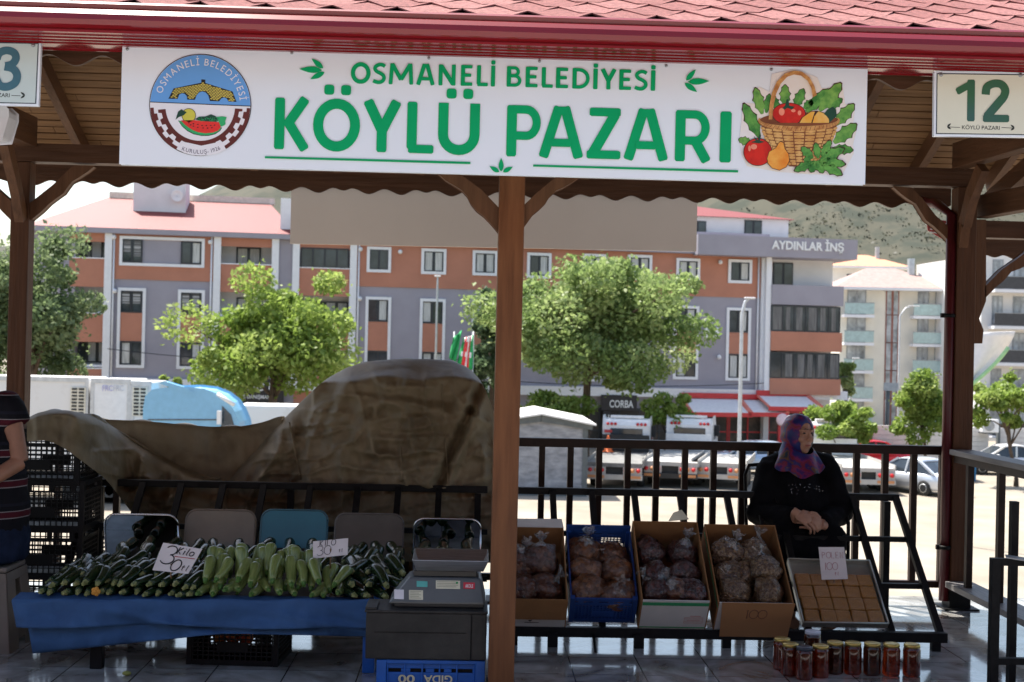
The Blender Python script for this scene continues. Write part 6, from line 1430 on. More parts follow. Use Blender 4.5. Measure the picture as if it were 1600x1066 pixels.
K_CHR=mat('chrome_rim',(.6,.6,.6),.2,metal=1)
mirror(166,280,797,862,'mirror panel with bright chrome corner, first from the left, reflecting dark zucchini',K_MIR,K_CHR,tl=-13)
mirror(284,394,795,862,'mirror panel with painted beige reflection behind the price card',mat('painted_beige_reflection',(.30,.25,.18),.4,var=.12,scale=3,c2=(.22,.19,.145)),mat('beige_rim',(.20,.16,.12),.4))  # mirror whose beige reflection is painted as its colour
mirror(403,508,795,862,'mirror panel with painted teal blue reflection behind the pale zucchini',mat('painted_teal_reflection',(.035,.20,.27),.35,var=.1,scale=3),mat('teal_rim',(.05,.14,.18),.4))  # blue reflection put into the panel colour, no real mirror glass
mirror(520,628,801,868,'mirror panel with painted grey reflection behind the small price card',mat('painted_grey_reflection',(.085,.08,.07),.2,var=.2,scale=3),mat('grey_rim',(.12,.11,.1),.4))  # grey mirror reflection painted into this panel too
mirror(646,750,803,880,'mirror panel with wavy chrome rim behind the scale, reflecting zucchini',K_MIR,K_CHR,tl=-13)
# ---- handwriting strokes
def arc(cx_,cy_,rx,ry,a0,a1,n=10): return [(cx_+rx*math.cos(R(a0+(a1-a0)*i/n)),cy_+ry*math.sin(R(a0+(a1-a0)*i/n))) for i in range(n+1)]
ST={'3':[arc(.35,.75,.3,.25,150,-80)+arc(.35,.27,.35,.27,80,-150)],'0':[arc(.4,.5,.38,.48,100,460,18)],'1':[[(.3,1),(.3,0)]],
 'K':[[(.1,1),(.1,0)],[(.6,.95),(.12,.45),(.6,0)]],'i':[[(.2,.6),(.2,0)],[(.2,.85),(.22,.9)]],'l':[[(.2,1),(.15,.1),(.3,0)]],'o':[arc(.35,.3,.3,.3,90,450,14)],'I':[[(.25,1),(.25,0)]],
 'L':[[(.1,1),(.1,0),(.55,0)]],'O':[arc(.4,.5,.38,.5,90,450,16)],'P':[[(.1,0),(.1,1)],[(.1,1)]+arc(.15,.75,.42,.25,90,-90)+[(.1,.5)]],'E':[[(.55,1),(.1,1),(.1,0),(.55,0)],[(.1,.5),(.45,.5)]],'N':[[(.08,0),(.08,1),(.55,0),(.55,1)]],'t':[[(.25,.9),(.2,.1),(.4,0)],[(.0,.6),(.5,.65)]],'T':[[(.3,1),(.3,0)],[(0,1),(.6,1)]]}
def hand(q,body,o,ax,ay,size,r,adv=.78,slant=.1,n=None):
    x=0; nn=V(ax).cross(V(ay)).normalized() if n is None else V(n)
    for c in body:
        if c in ST:
            for s_ in ST[c]: q.tube([V(o)+V(ax)*((x+px_+slant*py_)*size)+V(ay)*(py_*size)+nn*.0015 for px_,py_ in s_],r,5)
        x+=adv if c not in 'il1I' else adv*.6
    return q
def card(pts,Yd,label,writes,tilt=.03,name='price_card',cat='price card',par=None):
    P=[atY(x,y,Yd+(tilt if k<2 else 0)) for k,(x,y) in enumerate(pts)]       # top edge leans back
    q=MB(); nn=(P[1]-P[0]).cross(P[3]-P[0]).normalized()
    q.prism(P,nn,.003); o=q.build(name,mat('white_card',(.68,.63,.63),.7,var=.05,scale=6)); tag(o,label,cat,'hand written price cards')
    for body,(u,v),sz,m_,r,sl in writes:
        ax=(P[1]-P[0]).normalized(); ay=(P[0]-P[3]).normalized(); o0=P[3]+(P[2]-P[3])*u+(P[0]-P[3])*v
        q=MB()
        if body=='_': q.tube([o0-nn*.001,o0+ax*sz+ay*sz*.04-nn*.001],r,5)
        else: hand(q,body,o0,ax,ay,sz,r,slant=sl,n=-nn)
        q.build('handwriting',m_,o)
    # stick that holds the card
    q=MB(); b0=(P[2]+P[3])/2+V((0,.006,0)); q.tube([b0+V((0,.004,.04)),b0+V((0,.012,-.07))],.004,6); q.build('stick',mat('stick_wood',(.2,.12,.06),.7),o)
    return o
K_INK=mat('black_marker',(.01,.01,.012),.5); K_INKR=mat('red_marker',(.5,.02,.03),.5); K_INKP=mat('red_pen',(.42,.10,.14),.6)
card([(255,848),(316,858),(294,897),(238,891)],6.50,'white price card with big black 30 and underlined word on the dark zucchini',[('3',(.08,.28),.095,K_INK,.0032,.1),('0',(.42,.06),.06,K_INK,.0032,.2),('Kilo',(.46,.66),.036,K_INK,.0026,.2),('_',(.46,.56),.10,K_INKR,.0018,0),('tl',(.74,.1),.03,K_INK,.002,.2)])
card([(489,846),(544,841),(543,867),(489,873)],6.585,'smaller white price card with thin 30 leaning behind the pale zucchini',[('KILO',(.18,.66),.030,K_INK,.0015,.1),('30',(.10,.14),.048,K_INK,.0013,.05),('tl',(.74,.2),.018,K_INK,.0012,.1)])
# ================================================================ SCALE, CASE, BLUE CRATE
CY0=5.93
x0,x1=atY(571,1000,CY0).x,atY(760,1000,CY0).x; zc0,zc1=atY(660,1031,CY0).z,atY(660,954,CY0).z; 
bcx=(atY(588,1050,CY0).x+x1-.003)/2; bw_=x1-.003-atY(588,1050,CY0).x
t=thing('blue_crate','bright blue plastic crate with upside down lettering under the black case','crate',(bcx,CY0+.02,0))
q=MB(); ch=zc0-.004
q.bx(bcx-bw_/2,bcx+bw_/2,CY0+.02,CY0+.03,0,ch-.060); q.bx(bcx-bw_/2,bcx+bw_/2,CY0+.008,CY0+.03,ch-.018,ch); q.bx(bcx-bw_/2+.046,bcx+bw_/2-.046,CY0+.0195,CY0+.03,ch-.042,ch-.0181)
for s_ in (-1,1):
    q.bx(bcx+s_*bw_/2-.045*(s_>0),bcx+s_*bw_/2+.045*(s_<0),CY0+.004,CY0+.03,0,ch-.001)
    q.bx(bcx+s_*bw_/2-.012*(s_>0),bcx+s_*bw_/2+.012*(s_<0),CY0+.031,CY0+.33,0,ch)
for xa_,xb_ in ((-.5,-.415),(-.275,-.19),(-.05,.03),(.12,.19),(.385,.5)): q.bx(bcx+bw_*xa_,bcx+bw_*xb_,CY0+.0205,CY0+.0295,ch-.0601,ch-.0419)
for i in range(6): x=bcx-bw_/2+.05+(bw_-.1)*i/5; q.bx(x-.004,x+.004,CY0+.012,CY0+.0194,.0,ch-.0182)
q.bx(bcx-bw_/2,bcx+bw_/2,CY0+.32,CY0+.33,0,ch-.002); q.bx(bcx-bw_/2+.012,bcx+bw_/2-.012,CY0+.031,CY0+.319,.0,.008)
q.build('crate_body',K_BCR2,t,bevel=.003)
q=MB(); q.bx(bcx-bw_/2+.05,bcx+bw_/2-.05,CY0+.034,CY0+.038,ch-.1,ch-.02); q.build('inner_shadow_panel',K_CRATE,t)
K_CRL=mat('crate_print',(.62,.55,.35),.6)
q=MB(); zz=atY(660,1056,CY0).z
text(q,'GIDA',V((atY(707,1056,CY0).x,CY0+.011,zz)),V((atY(662,1056,CY0).x,CY0+.011,zz)),.036,.02,upv=(0,0,-1)); text(q,'00',V((atY(648,1056,CY0).x,CY0+.011,zz)),V((atY(622,1056,CY0).x,CY0+.011,zz)),.036,.02,upv=(0,0,-1)); q.build('lettering',K_CRL,t)
t=thing('black_case','scuffed black plastic case lying between blue crate and scale','case',((x0+x1)/2,CY0+.1,zc0))
K_CASE=mat('scuffed_black_plastic',(.022,.021,.020),.5,spec=.3,c2=(.042,.040,.037),scale=5,det=9,bump=.15,bscale=30)
q=MB(); q.bx(x0,x1,CY0,CY0+.25,zc0,zc1-.012); q.build('shell',K_CASE,t,bevel=.006)
q=MB(); q.bx(x0-.006,x1+.004,CY0-.006,CY0+.256,zc1-.012,zc1); q.bx(x0-.004,x0+.05,CY0-.004,CY0+.16,zc1+.0005,zc1+.012); q.build('lid_rim',K_CASE,t,bevel=.003)
xs2=atY(735,1000,CY0).x; q=MB(); q.bx(xs2,xs2+.006,CY0-.003,CY0-.0005,zc0+.004,zc1-.016); q.bx(x0+.04,xs2-.02,CY0-.0025,CY0-.0005,(zc0+zc1)/2-.0+.01,(zc0+zc1)/2+.013); q.build('seam',K_BLACKMETAL,t)
# weighing scale
SY=5.98; zs=zc1+.012
t=thing('weighing_scale','grey electronic weighing scale with steel pan on the black case','scale',(atY(685,940,SY).x,SY+.1,zs))
K_SCB=mat('scale_grey_plastic',(.10,.105,.105),.35,var=.1); K_SCD=mat('scale_dark',(.02,.02,.022),.35)
sx0,sx1=atY(606,937,SY).x,atY(760,937,SY).x; ux0,ux1=atY(640,900,SY+.09).x,atY(752,900,SY+.09).x; zt=atY(690,902,SY+.06).z
q=MB(); B=[V((sx0,SY,zs+.006)),V((sx1,SY,zs+.006)),V((sx1,SY+.26,zs+.006)),V((sx0,SY+.26,zs+.006))]; T4=[V((ux0,SY+.05,zt)),V((ux1,SY+.05,zt)),V((ux1,SY+.24,zt)),V((ux0,SY+.24,zt))]
q.add(B+T4,[(3,2,1,0),(4,5,6,7),(0,1,5,4),(1,2,6,5),(2,3,7,6),(3,0,4,7)]); q.build('housing',K_SCB,t,bevel=.012)
q=MB(); q.bx(sx0+.03,sx1-.01,SY+.01,SY+.25,zs-.011,zs+.008); q.build('base',K_SCD,t,bevel=.004)
q=MB(); q.bx(ux0+.02,ux1-.02,SY+.07,SY+.22,zt,atY(700,893,SY+.05).z); q.build('pan_support',K_SCD,t,bevel=.004)
r0,r1=atY(645,865,SY+.05).x,atY(763,865,SY+.05).x; zp0=atY(700,892,SY+.05).z; zp1=atY(700,876,SY+.02).z
q=MB(); b4=[V((r0+.022,SY+.05,zp0)),V((r1-.022,SY+.05,zp0)),V((r1-.022,SY+.25,zp0)),V((r0+.022,SY+.25,zp0))]; t4=[V((r0,SY+.02,zp1)),V((r1,SY+.02,zp1)),V((r1+.004,SY+.35,zp1+.003)),V((r0-.004,SY+.35,zp1+.003))]
q.add(b4+t4,[(0,1,2,3),(0,4,5,1),(1,5,6,2),(2,6,7,3),(3,7,4,0)]); q.build('steel_pan',mat('brushed_steel',(.42,.41,.40),.3,metal=.85,var=.15,scale=8,stretch=(1,20,20)),t,solid=.004,bevel=.006)
fr_n=(T4[0]-B[0]).cross(B[1]-B[0]).normalized()
if fr_n.y>0: fr_n=-fr_n
def onfront(x,y,l=.0015): return atP(x,y,B[0]+fr_n*l,fr_n)
def sticker(x0_,y0_,x1_,y1_,m_,body=None,tm=None,rows=0,par=t):
    q=MB(); q.prism([onfront(*p) for p in ((x0_,y0_),(x1_,y0_+.6),(x1_,y1_+.6),(x0_,y1_))],fr_n,.0006); o=q.build('sticker',m_,par)
    q=MB()
    if body: text(q,body,onfront(x0_+3,y1_-1.8,.0025),onfront(x1_-3,y1_-1.4,.0025),(y1_-y0_-4)/FPX*SY*.9,.02,upv=T4[0]-B[0])
    for k in range(rows): q.prism([onfront(x0_+2,y0_+1.5+k*2.6,.0024),onfront(x1_-3-3*(k%2),y0_+1.9+k*2.6,.0024),onfront(x1_-3-3*(k%2),y0_+2.9+k*2.6,.0024),onfront(x0_+2,y0_+2.5+k*2.6,.0024)],fr_n,.0004)
    if body or rows: q.build('print',tm or K_INK,o)
sticker(651,908,668,917,mat('sticker_teal',(.10,.42,.38),.5)); sticker(681,907,719,920,mat('sticker_cream',(.62,.60,.45),.5),rows=4,tm=mat('sticker_print',(.35,.34,.24),.6)); sticker(724,910,742,920,mat('sticker_red',(.55,.03,.05),.5),'AKOLE',K_WHITE); sticker(639,922,661,937,mat('sticker_cream',(0,0,0)),rows=5,tm=mat('sticker_print',(0,0,0))); sticker(616,921,631,936,mat('sticker_white',(.7,.68,.72),.5),rows=0)
q=MB(); q.ell(onfront(714,911,.003),(.005,.002,.005)); q.build('green_seal',K_FGREEN,t)
# ================================================================ BREAD BOXES ON THE RIGHT RACK
SLA=math.atan2(ZR1-ZR0,YR1-YR0)
K_CARD=mat('cardboard_brown',(.27,.135,.058),.9,spec=.15,var=.10,scale=4,bump=.1,bscale=40); K_CARDW=mat('cardboard_white',(.58,.57,.55),.7,var=.06,scale=5); K_CARDG=mat('print_green_stripe',(.03,.28,.11),.7); K_CARDP=mat('faded_red_print',(.55,.30,.28),.7)
FILM=clear_film('clear_plastic_film',(.98,.98,.98),.05,.04); FILMW=clear_film('gathered_film',(.80,.80,.82),.22,.2)
def chunky(name,c1,c2,c3,sc_,bump=.9):
    m=bpy.data.materials.new(name); m.use_nodes=True; T_=m.node_tree; N=T_.nodes; L=T_.links; p=N['Principled BSDF']; p.inputs['Roughness'].default_value=.45; p.inputs['Coat Weight'].default_value=.10; p.inputs['Specular IOR Level'].default_value=.25
    tc=N.new('ShaderNodeTexCoord'); vo=N.new('ShaderNodeTexVoronoi'); vo.inputs['Scale'].default_value=sc_; L.new(tc.outputs['Object'],vo.inputs['Vector'])
    sp=N.new('ShaderNodeSeparateColor'); L.new(vo.outputs['Color'],sp.inputs[0]); rp=N.new('ShaderNodeValToRGB'); L.new(sp.outputs[0],rp.inputs[0])
    rp.color_ramp.elements[0].color=tuple(c1)+(1,); rp.color_ramp.elements[1].color=tuple(c3)+(1,); e=rp.color_ramp.elements.new(.55); e.color=tuple(c2)+(1,); L.new(rp.outputs[0],p.inputs['Base Color'])
    bp=N.new('ShaderNodeBump'); bp.inputs['Strength'].default_value=bump; bp.inputs['Distance'].default_value=.01; bp.invert=True; L.new(vo.outputs['Distance'],bp.inputs['Height']); L.new(bp.outputs[0],p.inputs['Normal']); return m
C_FIG=chunky('dried_fruit',(0.0360,0.0130,0.0086),(0.0792,0.0252,0.0144),(0.1440,0.0540,0.0252),38); C_APR=chunky('dried_apricot',(0.0792,0.0288,0.0144),(0.1440,0.0540,0.0216),(0.2304,0.0936,0.0360),40); C_NUT=chunky('mixed_nuts',(0.0648,0.0324,0.0158),(0.1368,0.0720,0.0360),(0.2736,0.1800,0.0936),75); C_RAI=chunky('dark_raisins',(0.0216,0.0086,0.0086),(0.0504,0.0158,0.0144),(0.1080,0.0360,0.0288),48); C_POL=chunky('pollen_grains',(.27,.095,.012),(.39,.16,.022),(.52,.26,.05),330,.5)
def bag(name,label,grp,loc,r,m_,rot=(0,0,0),neck=True,seed=0,nd=(0,-.2,1)):
    _r=random.Random(seed+7); r=tuple(v*1.22*_r.uniform(.85,1.14) for v in r); rot=(rot[0]+_r.uniform(-.3,.3),rot[1]+_r.uniform(-.3,.3),rot[2])
    rg_=random.Random(seed+50); t=thing(name,label,'bag',loc,grp); t.rotation_euler=rot
    def lump(k):
        q=MB(); n,m2=22,14; vs=[]
        for i in range(m2+1):
            th=math.pi*i/m2
            for j in range(n):
                a=2*math.pi*j/n; v=V((math.sin(th)*math.cos(a),math.sin(th)*math.sin(a),-math.cos(th)))
                s_=k*(1+.20*MN.noise(v*1.6+V((seed*1.7,0,0)))+.16*MN.noise(v*3.2+V((0,seed,0)))+.05*MN.noise(v*9+V((seed,0,0)))); 
                vs.append(V((v.x*r[0]*s_,v.y*r[1]*s_,v.z*r[2]*s_*(1 if v.z>0 else .82))))
        q.add(vs,[(i*n+j,i*n+(j+1)%n,(i+1)*n+(j+1)%n,(i+1)*n+j) for i in range(m2) for j in range(n)],True); return q
    lump(1.0).build('contents',m_,t,xf=False); lump(1.05).build('wrap',FILM,t,xf=False)
    if neck:
        q=MB(); nd=V(nd).normalized(); tt=nd.to_track_quat('Z','Y').to_matrix().to_4x4(); tt.translation=nd*(r[2]*.88); n=18
        rows=[]
        for rr,z in ((.045,0),(.020,.022),(.009,.038),(.012,.046),(.026,.066),(.036,.082)):
            rows.append([tt@V((rr*(1+.3*math.sin(5*a+seed)+.15*math.sin(9*a))*math.cos(a),rr*(1+.3*math.sin(5*a+seed))*math.sin(a),z+.008*math.sin(4*a+seed)*(z>.05))) for a in [2*math.pi*j/n for j in range(n+1)]])
        q.grid(rows); q.build('gathered_neck',FILMW,t,xf=False)
    return t
def rackp(x,s_,h): return V((x,YR0+s_*math.cos(SLA)-h*math.sin(SLA),ZR0+.012+s_*math.sin(SLA)+h*math.cos(SLA)))
ROT=(SLA,0,0)
def box(x0,x1,label,L_,hf,hb,outer,inner,front=None,extra=None,s0=-.012):
    w_=x1-x0; t=thing('cardboard_box',label,'box',rackp((x0+x1)/2,s0,.012),'open cardboard boxes on the rack'); t.rotation_euler=ROT; th=.006
    q=MB(); q.bx(-w_/2,w_/2,0,L_,0,th); q.build('base',inner,t,xf=False)
    for s_ in (-1,1):
        x=s_*w_/2; q=MB(); n=6
        top=[V((x,L_,hb))]+[V((x,L_*(1-f),hb-(hb-hf)*(f**1.5 if 1 else f))) for f in (.25,.5,.7,.85,1)]
        q.prism([V((x,0,th)),V((x,L_,th))]+top[:-1]+[V((x,0,hf))],(-s_,0,0),th); q.build('side_wall',outer,t,xf=False)
    q=MB(); q.bx(-w_/2+th+.0005,w_/2-th-.0005,L_-th,L_-.0005,th,hb); q.build('back_wall',inner,t,xf=False)
    q=MB(); q.bx(-w_/2+th+.0005,w_/2-th-.0005,.0005,th,th,hf); fw_=q.build('front_wall',front or outer,t,xf=False)
    return t,w_
fx=lambda p: atY(p,950,7.05).x
b1,w1=box(fx(772),fx(886),'brown box with folded front flap nearest the central post',.56,.225,.215,K_CARD,K_CARD,K_CARDW)
q=MB(); q.prism([V((-w1/2+.004,-.002,.24)),V((w1/2-.004,-.002,.24)),V((w1/2-.004,-.014,.085)),V((-w1/2+.004,-.014,.085))],(0,1,0),.004); q.build('front_flap',K_CARD,b1,xf=False)
q=MB(); q.prism([V((-.012,-.003,.068)),V((.012,-.003,.068)),V((0,-.003,.055))],(0,-1,0),.001); q.bx(-.03,.05,-.0035,-.003,.046,.050); q.build('print',K_INK,b1,xf=False)
q=MB(); q.prism([V((-w1/2,.555,.217)),V((w1/2,.555,.217)),V((w1/2-.01,.61,.23)),V((-w1/2,.61,.225))],(0,0,1),.004); q.build('rear_flap',K_CARDW,b1,xf=False)
b3,w3=box(fx(1000),fx(1107),'box with white front and green stripes, third container on the rack',.60,.245,.24,K_CARD,K_CARD,K_CARDW)
q=MB()
for z0_,z1_ in ((.205,.230),(.018,.026)): q.bx(-w3/2+.007,w3/2-.007,-.0015,-.0002,z0_,z1_)
q.build('green_stripe',K_CARDG,b3,xf=False)
q=MB()
for z_ in (.06,.072,.095,.105): q.bx(.06,.165,-.0013,-.0002,z_,z_+.0018)
q.bx(.06,.062,-.0013,-.0002,.062,.105); q.bx(.163,.165,-.0013,-.0002,.062,.105); q.bx(.075,.15,-.0013,-.0002,.082,.086); q.bx(.09,.15,-.0013,-.0002,.116,.121); q.build('print',K_CARDP,b3,xf=False)
q=MB(); q.prism([V((.02,.60,.242)),V((.14,.61,.25)),V((.10,.66,.275)),V((.05,.64,.27))],(0,0,1),.003); q.build('rear_flap',mat('paper_scrap',(.6,.58,.45),.7),b3,xf=False)
b4,w4=box(fx(1119),fx(1236),'brown box with flap marked 100, fourth container on the rack',.60,.235,.225,K_CARD,K_CARD,K_CARDW)
q=MB(); q.prism([V((-w4/2+.02,-.004,.24)),V((w4/2+.005,-.004,.24)),V((w4/2-.0,-.03,-.015)),V((-w4/2+.035,-.03,-.015))],(0,1,0),.004); fl=q.build('front_flap',mat('cardboard_light',(.36,.185,.085),.9,spec=.15,var=.06,scale=3),b4,xf=False)
q=MB(); hand(q,'1OO',V((-.06,-.0145,.125)),V((1,0,0)),V((0,.10,.995)),.065,.0020,adv=.75,slant=.02,n=V((0,-.5,.06))); q.build('handwriting',mat('faint_pen',(.10,.035,.03),.7),b4,xf=False)
q=MB(); q.bx(-w4/2-.0015,-w4/2-.0002,.0,.56,.19,.205); q.build('green_stripe',K_CARDG,b4,xf=False)
# blue lattice crate, second container
xc2=(fx(890)+fx(998))/2; wc=fx(998)-fx(890)
cr=crate('dark blue lattice crate of dried fruit, second container on the rack',rackp(xc2,.30,.002),0,K_BCR,None,crate_mesh(wc-.01,.52,.20,16,8,solid=False),ROT)
q=MB(); q.bx(-wc/2+.005,wc/2-.005,.255,.265,.2,.235); q.bx(-wc/2+.005,-wc/2+.05,.25,.262,.1,.235); q.bx(wc/2-.05,wc/2-.005,.25,.262,.1,.235); q.build('end_handle',K_BCR,cr,xf=False)
def inbox(x,s_,h): return rackp(x,s_,h)
xm=(fx(772)+fx(886))/2
for i,(dx,s_,h,sc_) in enumerate(((.06,.32,.13,1.15),(-.08,.34,.13,1.1),(.08,.13,.12,1.0),(-.05,.12,.12,1.0))): bag('dried_fruit_bag','clear bag of dark dried fruit in the brown box beside the post','bags in the first box',inbox(xm+dx,s_,h+.045),(.085*sc_,.085*sc_,.075*sc_),C_FIG,(SLA*.5,0,i),i<3,i)
for i,(dx,s_,h) in enumerate(((-.09,.40,.12),(.08,.40,.10),(-.09,.26,.13),(.10,.25,.12),(-.08,.11,.14),(.09,.10,.13))): bag('dried_fruit_bag','clear bag of reddish brown dried apricots in the dark blue crate','bags in the blue crate',inbox(xc2+dx,s_+.03,h+.005),(.088,.085,.078),C_APR,(SLA*.5,0,i*1.3),i in (0,3,5),i+10)
xm=(fx(1000)+fx(1107))/2
for i,(dx,s_,h) in enumerate(((-.10,.44,.09),(.09,.42,.11),(-.09,.24,.11),(.08,.26,.12),(-.10,.10,.14),(.02,.12,.14),(.11,.10,.13))): bag('dried_fruit_bag','clear bag of blackish raisins in the box with green stripes','bags in the green striped box',inbox(xm+dx,s_,h+.045),(.08,.08,.07),C_RAI if i!=5 else C_FIG,(SLA*.5,0,i*1.1),i in (1,3,4,5),i+20)
xm=(fx(1119)+fx(1236))/2
for i,(dx,s_,h) in enumerate(((-.09,.42,.11),(.07,.42,.10),(-.10,.26,.10),(.11,.27,.14),(-.09,.12,.13),(.10,.12,.13),(.0,.3,.08))): bag('nut_bag','clear knotted bag of mixed nuts in the box marked 100','bags in the fourth box',inbox(xm+dx,s_,h+.045),(.085,.08,.082),C_NUT,(SLA*.35,0,i*.9),i in (0,1,3,4),i+30,(rng.uniform(-.2,.2),-.1,1))
# pollen tray
xt_0,xt_1=atY(1258,990,7.1).x,atY(1392,992,7.1).x; wt=xt_1-xt_0; LT=.47
t=thing('metal_tray','pale metal tray of amber blocks leaning on the rack','tray',rackp((xt_0+xt_1)/2,.03,.004)); t.rotation_euler=ROT
K_TRAY=mat('dull_aluminium',(.40,.40,.36),.4,metal=.6,var=.1)
q=MB(); q.bx(-wt/2,wt/2,0,LT,0,.005)
q.build('base',K_TRAY,t,xf=False)
q=MB(); 
for (a,b_) in (((-wt/2,0),(wt/2,0)),((wt/2,0),(wt/2,LT)),((wt/2,LT),(-wt/2,LT)),((-wt/2,LT),(-wt/2,0))): q.bar((a[0],a[1],.022),(b_[0],b_[1],.022),.006,.036); q.tube([V((a[0],a[1],.041)),V((b_[0],b_[1],.041))],.006,6)
q.build('rim',K_TRAY,t,xf=False)
pk=None
for r_ in range(4):
    for c in range(5):
        x=(xt_0+xt_1)/2-wt/2+.015+(wt-.03)*(c+.5)/5; s_=.036+.0895*r_+.044
        if pk is None:
            pk=thing('pollen_pack','square clear pack of amber pollen in the metal tray','pack',(0,0,0),'pollen packs in the tray')
            q=MB(); q.box((0,0,.016),((wt-.03)/5-.002,.087,.030)); q.build('contents',C_POL,pk,xf=False,bevel=.009)
            q=MB(); q.box((0,0,.017),((wt-.03)/5-.0005,.0885,.033)); q.build('wrap',clear_film('pack_film',(.98,.98,.98),.05,.04),pk,xf=False,bevel=.009); o=pk
        else: o=dup(pk)
        o.location=rackp(x+rng.uniform(-.003,.003),s_,.012+rng.uniform(0,.006)); o.rotation_euler=(SLA+rng.uniform(-.05,.05),rng.uniform(-.05,.05),rng.uniform(-.05,.05))
pc=card([(1279,855),(1319,855),(1325,905),(1284,906)],7.36,'white card with POLEN 100 in red pen standing on the tray','' and [] or [('POLEN',(.08,.66),.034,K_INKP,.0011,.02),('1OO',(.1,.3),.042,K_INKP,.0011,.05),('tl',(.5,.12),.022,K_INKP,.0011,.1)])
# ---- honey jars on the floor
K_HON=mat('dark_honey',(.20,.018,.004),.08,trans=.75,var=.1,ior=1.42,coat=.4); K_HON2=mat('red_honey',(.34,.03,.005),.08,trans=.8,var=.1,ior=1.42,coat=.4); K_HON3=mat('brown_honey',(.07,.011,.004),.08,trans=.65,var=.1,ior=1.42,coat=.4)
K_GOLD=mat('gold_lid',(.55,.40,.12),.3,metal=.8,var=.1); K_LIDW=mat('white_lid',(.62,.65,.72),.35); K_LIDD=mat('dark_lid',(.03,.035,.05),.3)
def jar(px_,py_,label,lid,hon,h=.165,r=.045):
    p=atZ(px_,py_,0); t=thing('honey_jar',label,'jar',p,'honey jars on the floor')
    q=MB(); q.lathe([(r*.8,.0),(r*.96,.004),(r,.012),(r,h*.80),(r*.93,h*.87),(r*.84,h*.895),(r*.84,h*.93)],None,28); q.build('jar_body',hon,t,xf=False)
    q=MB(); q.lathe([(r*.90,h*.90),(r*.93,h*.905),(r*.93,h*.985),(r*.88,h),(r*.5,h+.0015)],None,28); q.build('lid',lid,t,xf=False)
jar(1221,1046,'orange red honey jar at the left end of the row, half hidden',K_GOLD,K_HON2)
jar(1234,1055,'honey jar with gold lid just left of the dark lidded jar',K_GOLD,K_HON)
jar(1256,1061,'front honey jar with dark lid',K_LIDD,K_HON)
jar(1281,1058,'bright red brown honey jar with gold lid right of the dark lidded jar',K_GOLD,K_HON2)
jar(1269,1038,'honey jar with white lid behind the others',K_LIDW,K_HON3,.18)
for px_,py_,h_,lb in ((1304,1052,K_HON3,'dark honey jar with gold lid, first of the straight row right of the front cluster'),(1332,1053,K_HON,'dark honey jar with gold lid, second of the straight row'),(1362,1054,K_HON3,'nearly black honey jar in the middle of the straight row'),(1392,1055,K_HON2,'red glowing honey jar next to the right end of the row'),(1424,1056,K_HON,'honey jar standing last at the right end of the row')): jar(px_,py_,lb,K_GOLD,h_)
# ================================================================ PEOPLE
SKIN=mat('skin',(.36,.19,.125),.55,var=.14,scale=22,bump=.12,bscale=160); SKIN2=mat('skin_tanned',(.30,.145,.09),.5,var=.1,scale=12)
K_ROBE=mat('black_cloth',(.005,.005,.0065),.85,var=.3,scale=8,spec=.08); K_EYE=mat('dark_eye',(.02,.012,.01),.2); K_LIP=mat('lip',(.30,.09,.075),.5); K_BROW=mat('brow_hair',(.03,.02,.015),.8)
WY=8.06
def wp(x,y,dy=0): return atY(x,y-5,WY+dy)
wo=thing('person','seated woman in a colourful headscarf and black robe with folded hands','person',(wp(1248,800).x,WY,0))
hc=wp(1248,684); fd=V((.47,-.88,-.03)).normalized(); sd=fd.cross(Z).normalized(); upv=sd.cross(fd)
HM=Matrix((sd,fd,upv)).transposed()          # local x right, y forward, z up
hp=lambda x,y,z: hc+HM@V((x,y,z))
q=MB()
q.ell(hc+V((0,0,.015)),(.072,.092,.098),HM); q.ell(hp(0,.03,-.045),(.058,.064,.068),HM); q.ell(hp(0,.058,-.092),(.026,.026,.024),HM)
q.tube([hp(0,.088,.022),hp(0,.104,-.008),hp(0,.112,-.024)],[.008,.0105,.012],10); q.ell(hp(0,.103,-.026),(.0165,.012,.009),HM)
for s_ in (-1,1):
    q.ell(hp(.036*s_,.064,-.022),(.026,.022,.026),HM); q.tube([hp(.012*s_,.090,.034),hp(.034*s_,.084,.040),hp(.056*s_,.064,.030)],[.009,.010,.007],8); q.ell(hp(.031*s_,.076,.018),(.016,.010,.010),HM)
q.ell(hp(0,.086,-.055),(.026,.013,.008),HM); q.ell(hp(0,.084,-.068),(.022,.013,.009),HM)
q.tube([hp(0,-.01,-.06),hp(0,-.03,-.13),V((hc.x-.01,WY,hc.z-.22))],[.05,.052,.07],12)
sh=[wp(1199,738),wp(1299,736)]; el=[wp(1186,806,-.06),wp(1312,806,-.06)]; wr=[wp(1240,818,-.30),wp(1284,820,-.30)]
tc_=[V((hc.x-.01,WY,hc.z-.23)),V((hc.x-.01,WY+.01,.72)),V((hc.x,WY+.02,.60)),V((hc.x,WY,.50))]
q.tube(tc_,[.12,.145,.15,.16],16)
for k in (0,1):
    q.tube([sh[k],el[k],wr[k]],[.055,.048,.030],10)
    x=hc.x+(-.11 if k==0 else .12); q.tube([V((x,WY,.50)),V((x*1.0,WY-.26,.51)),V((x,WY-.28,.30)),V((x,WY-.29,.06))],[.085,.07,.055,.04],10); q.tube([V((x,WY-.28,.04)),V((x,WY-.42,.035))],[.04,.034],8)
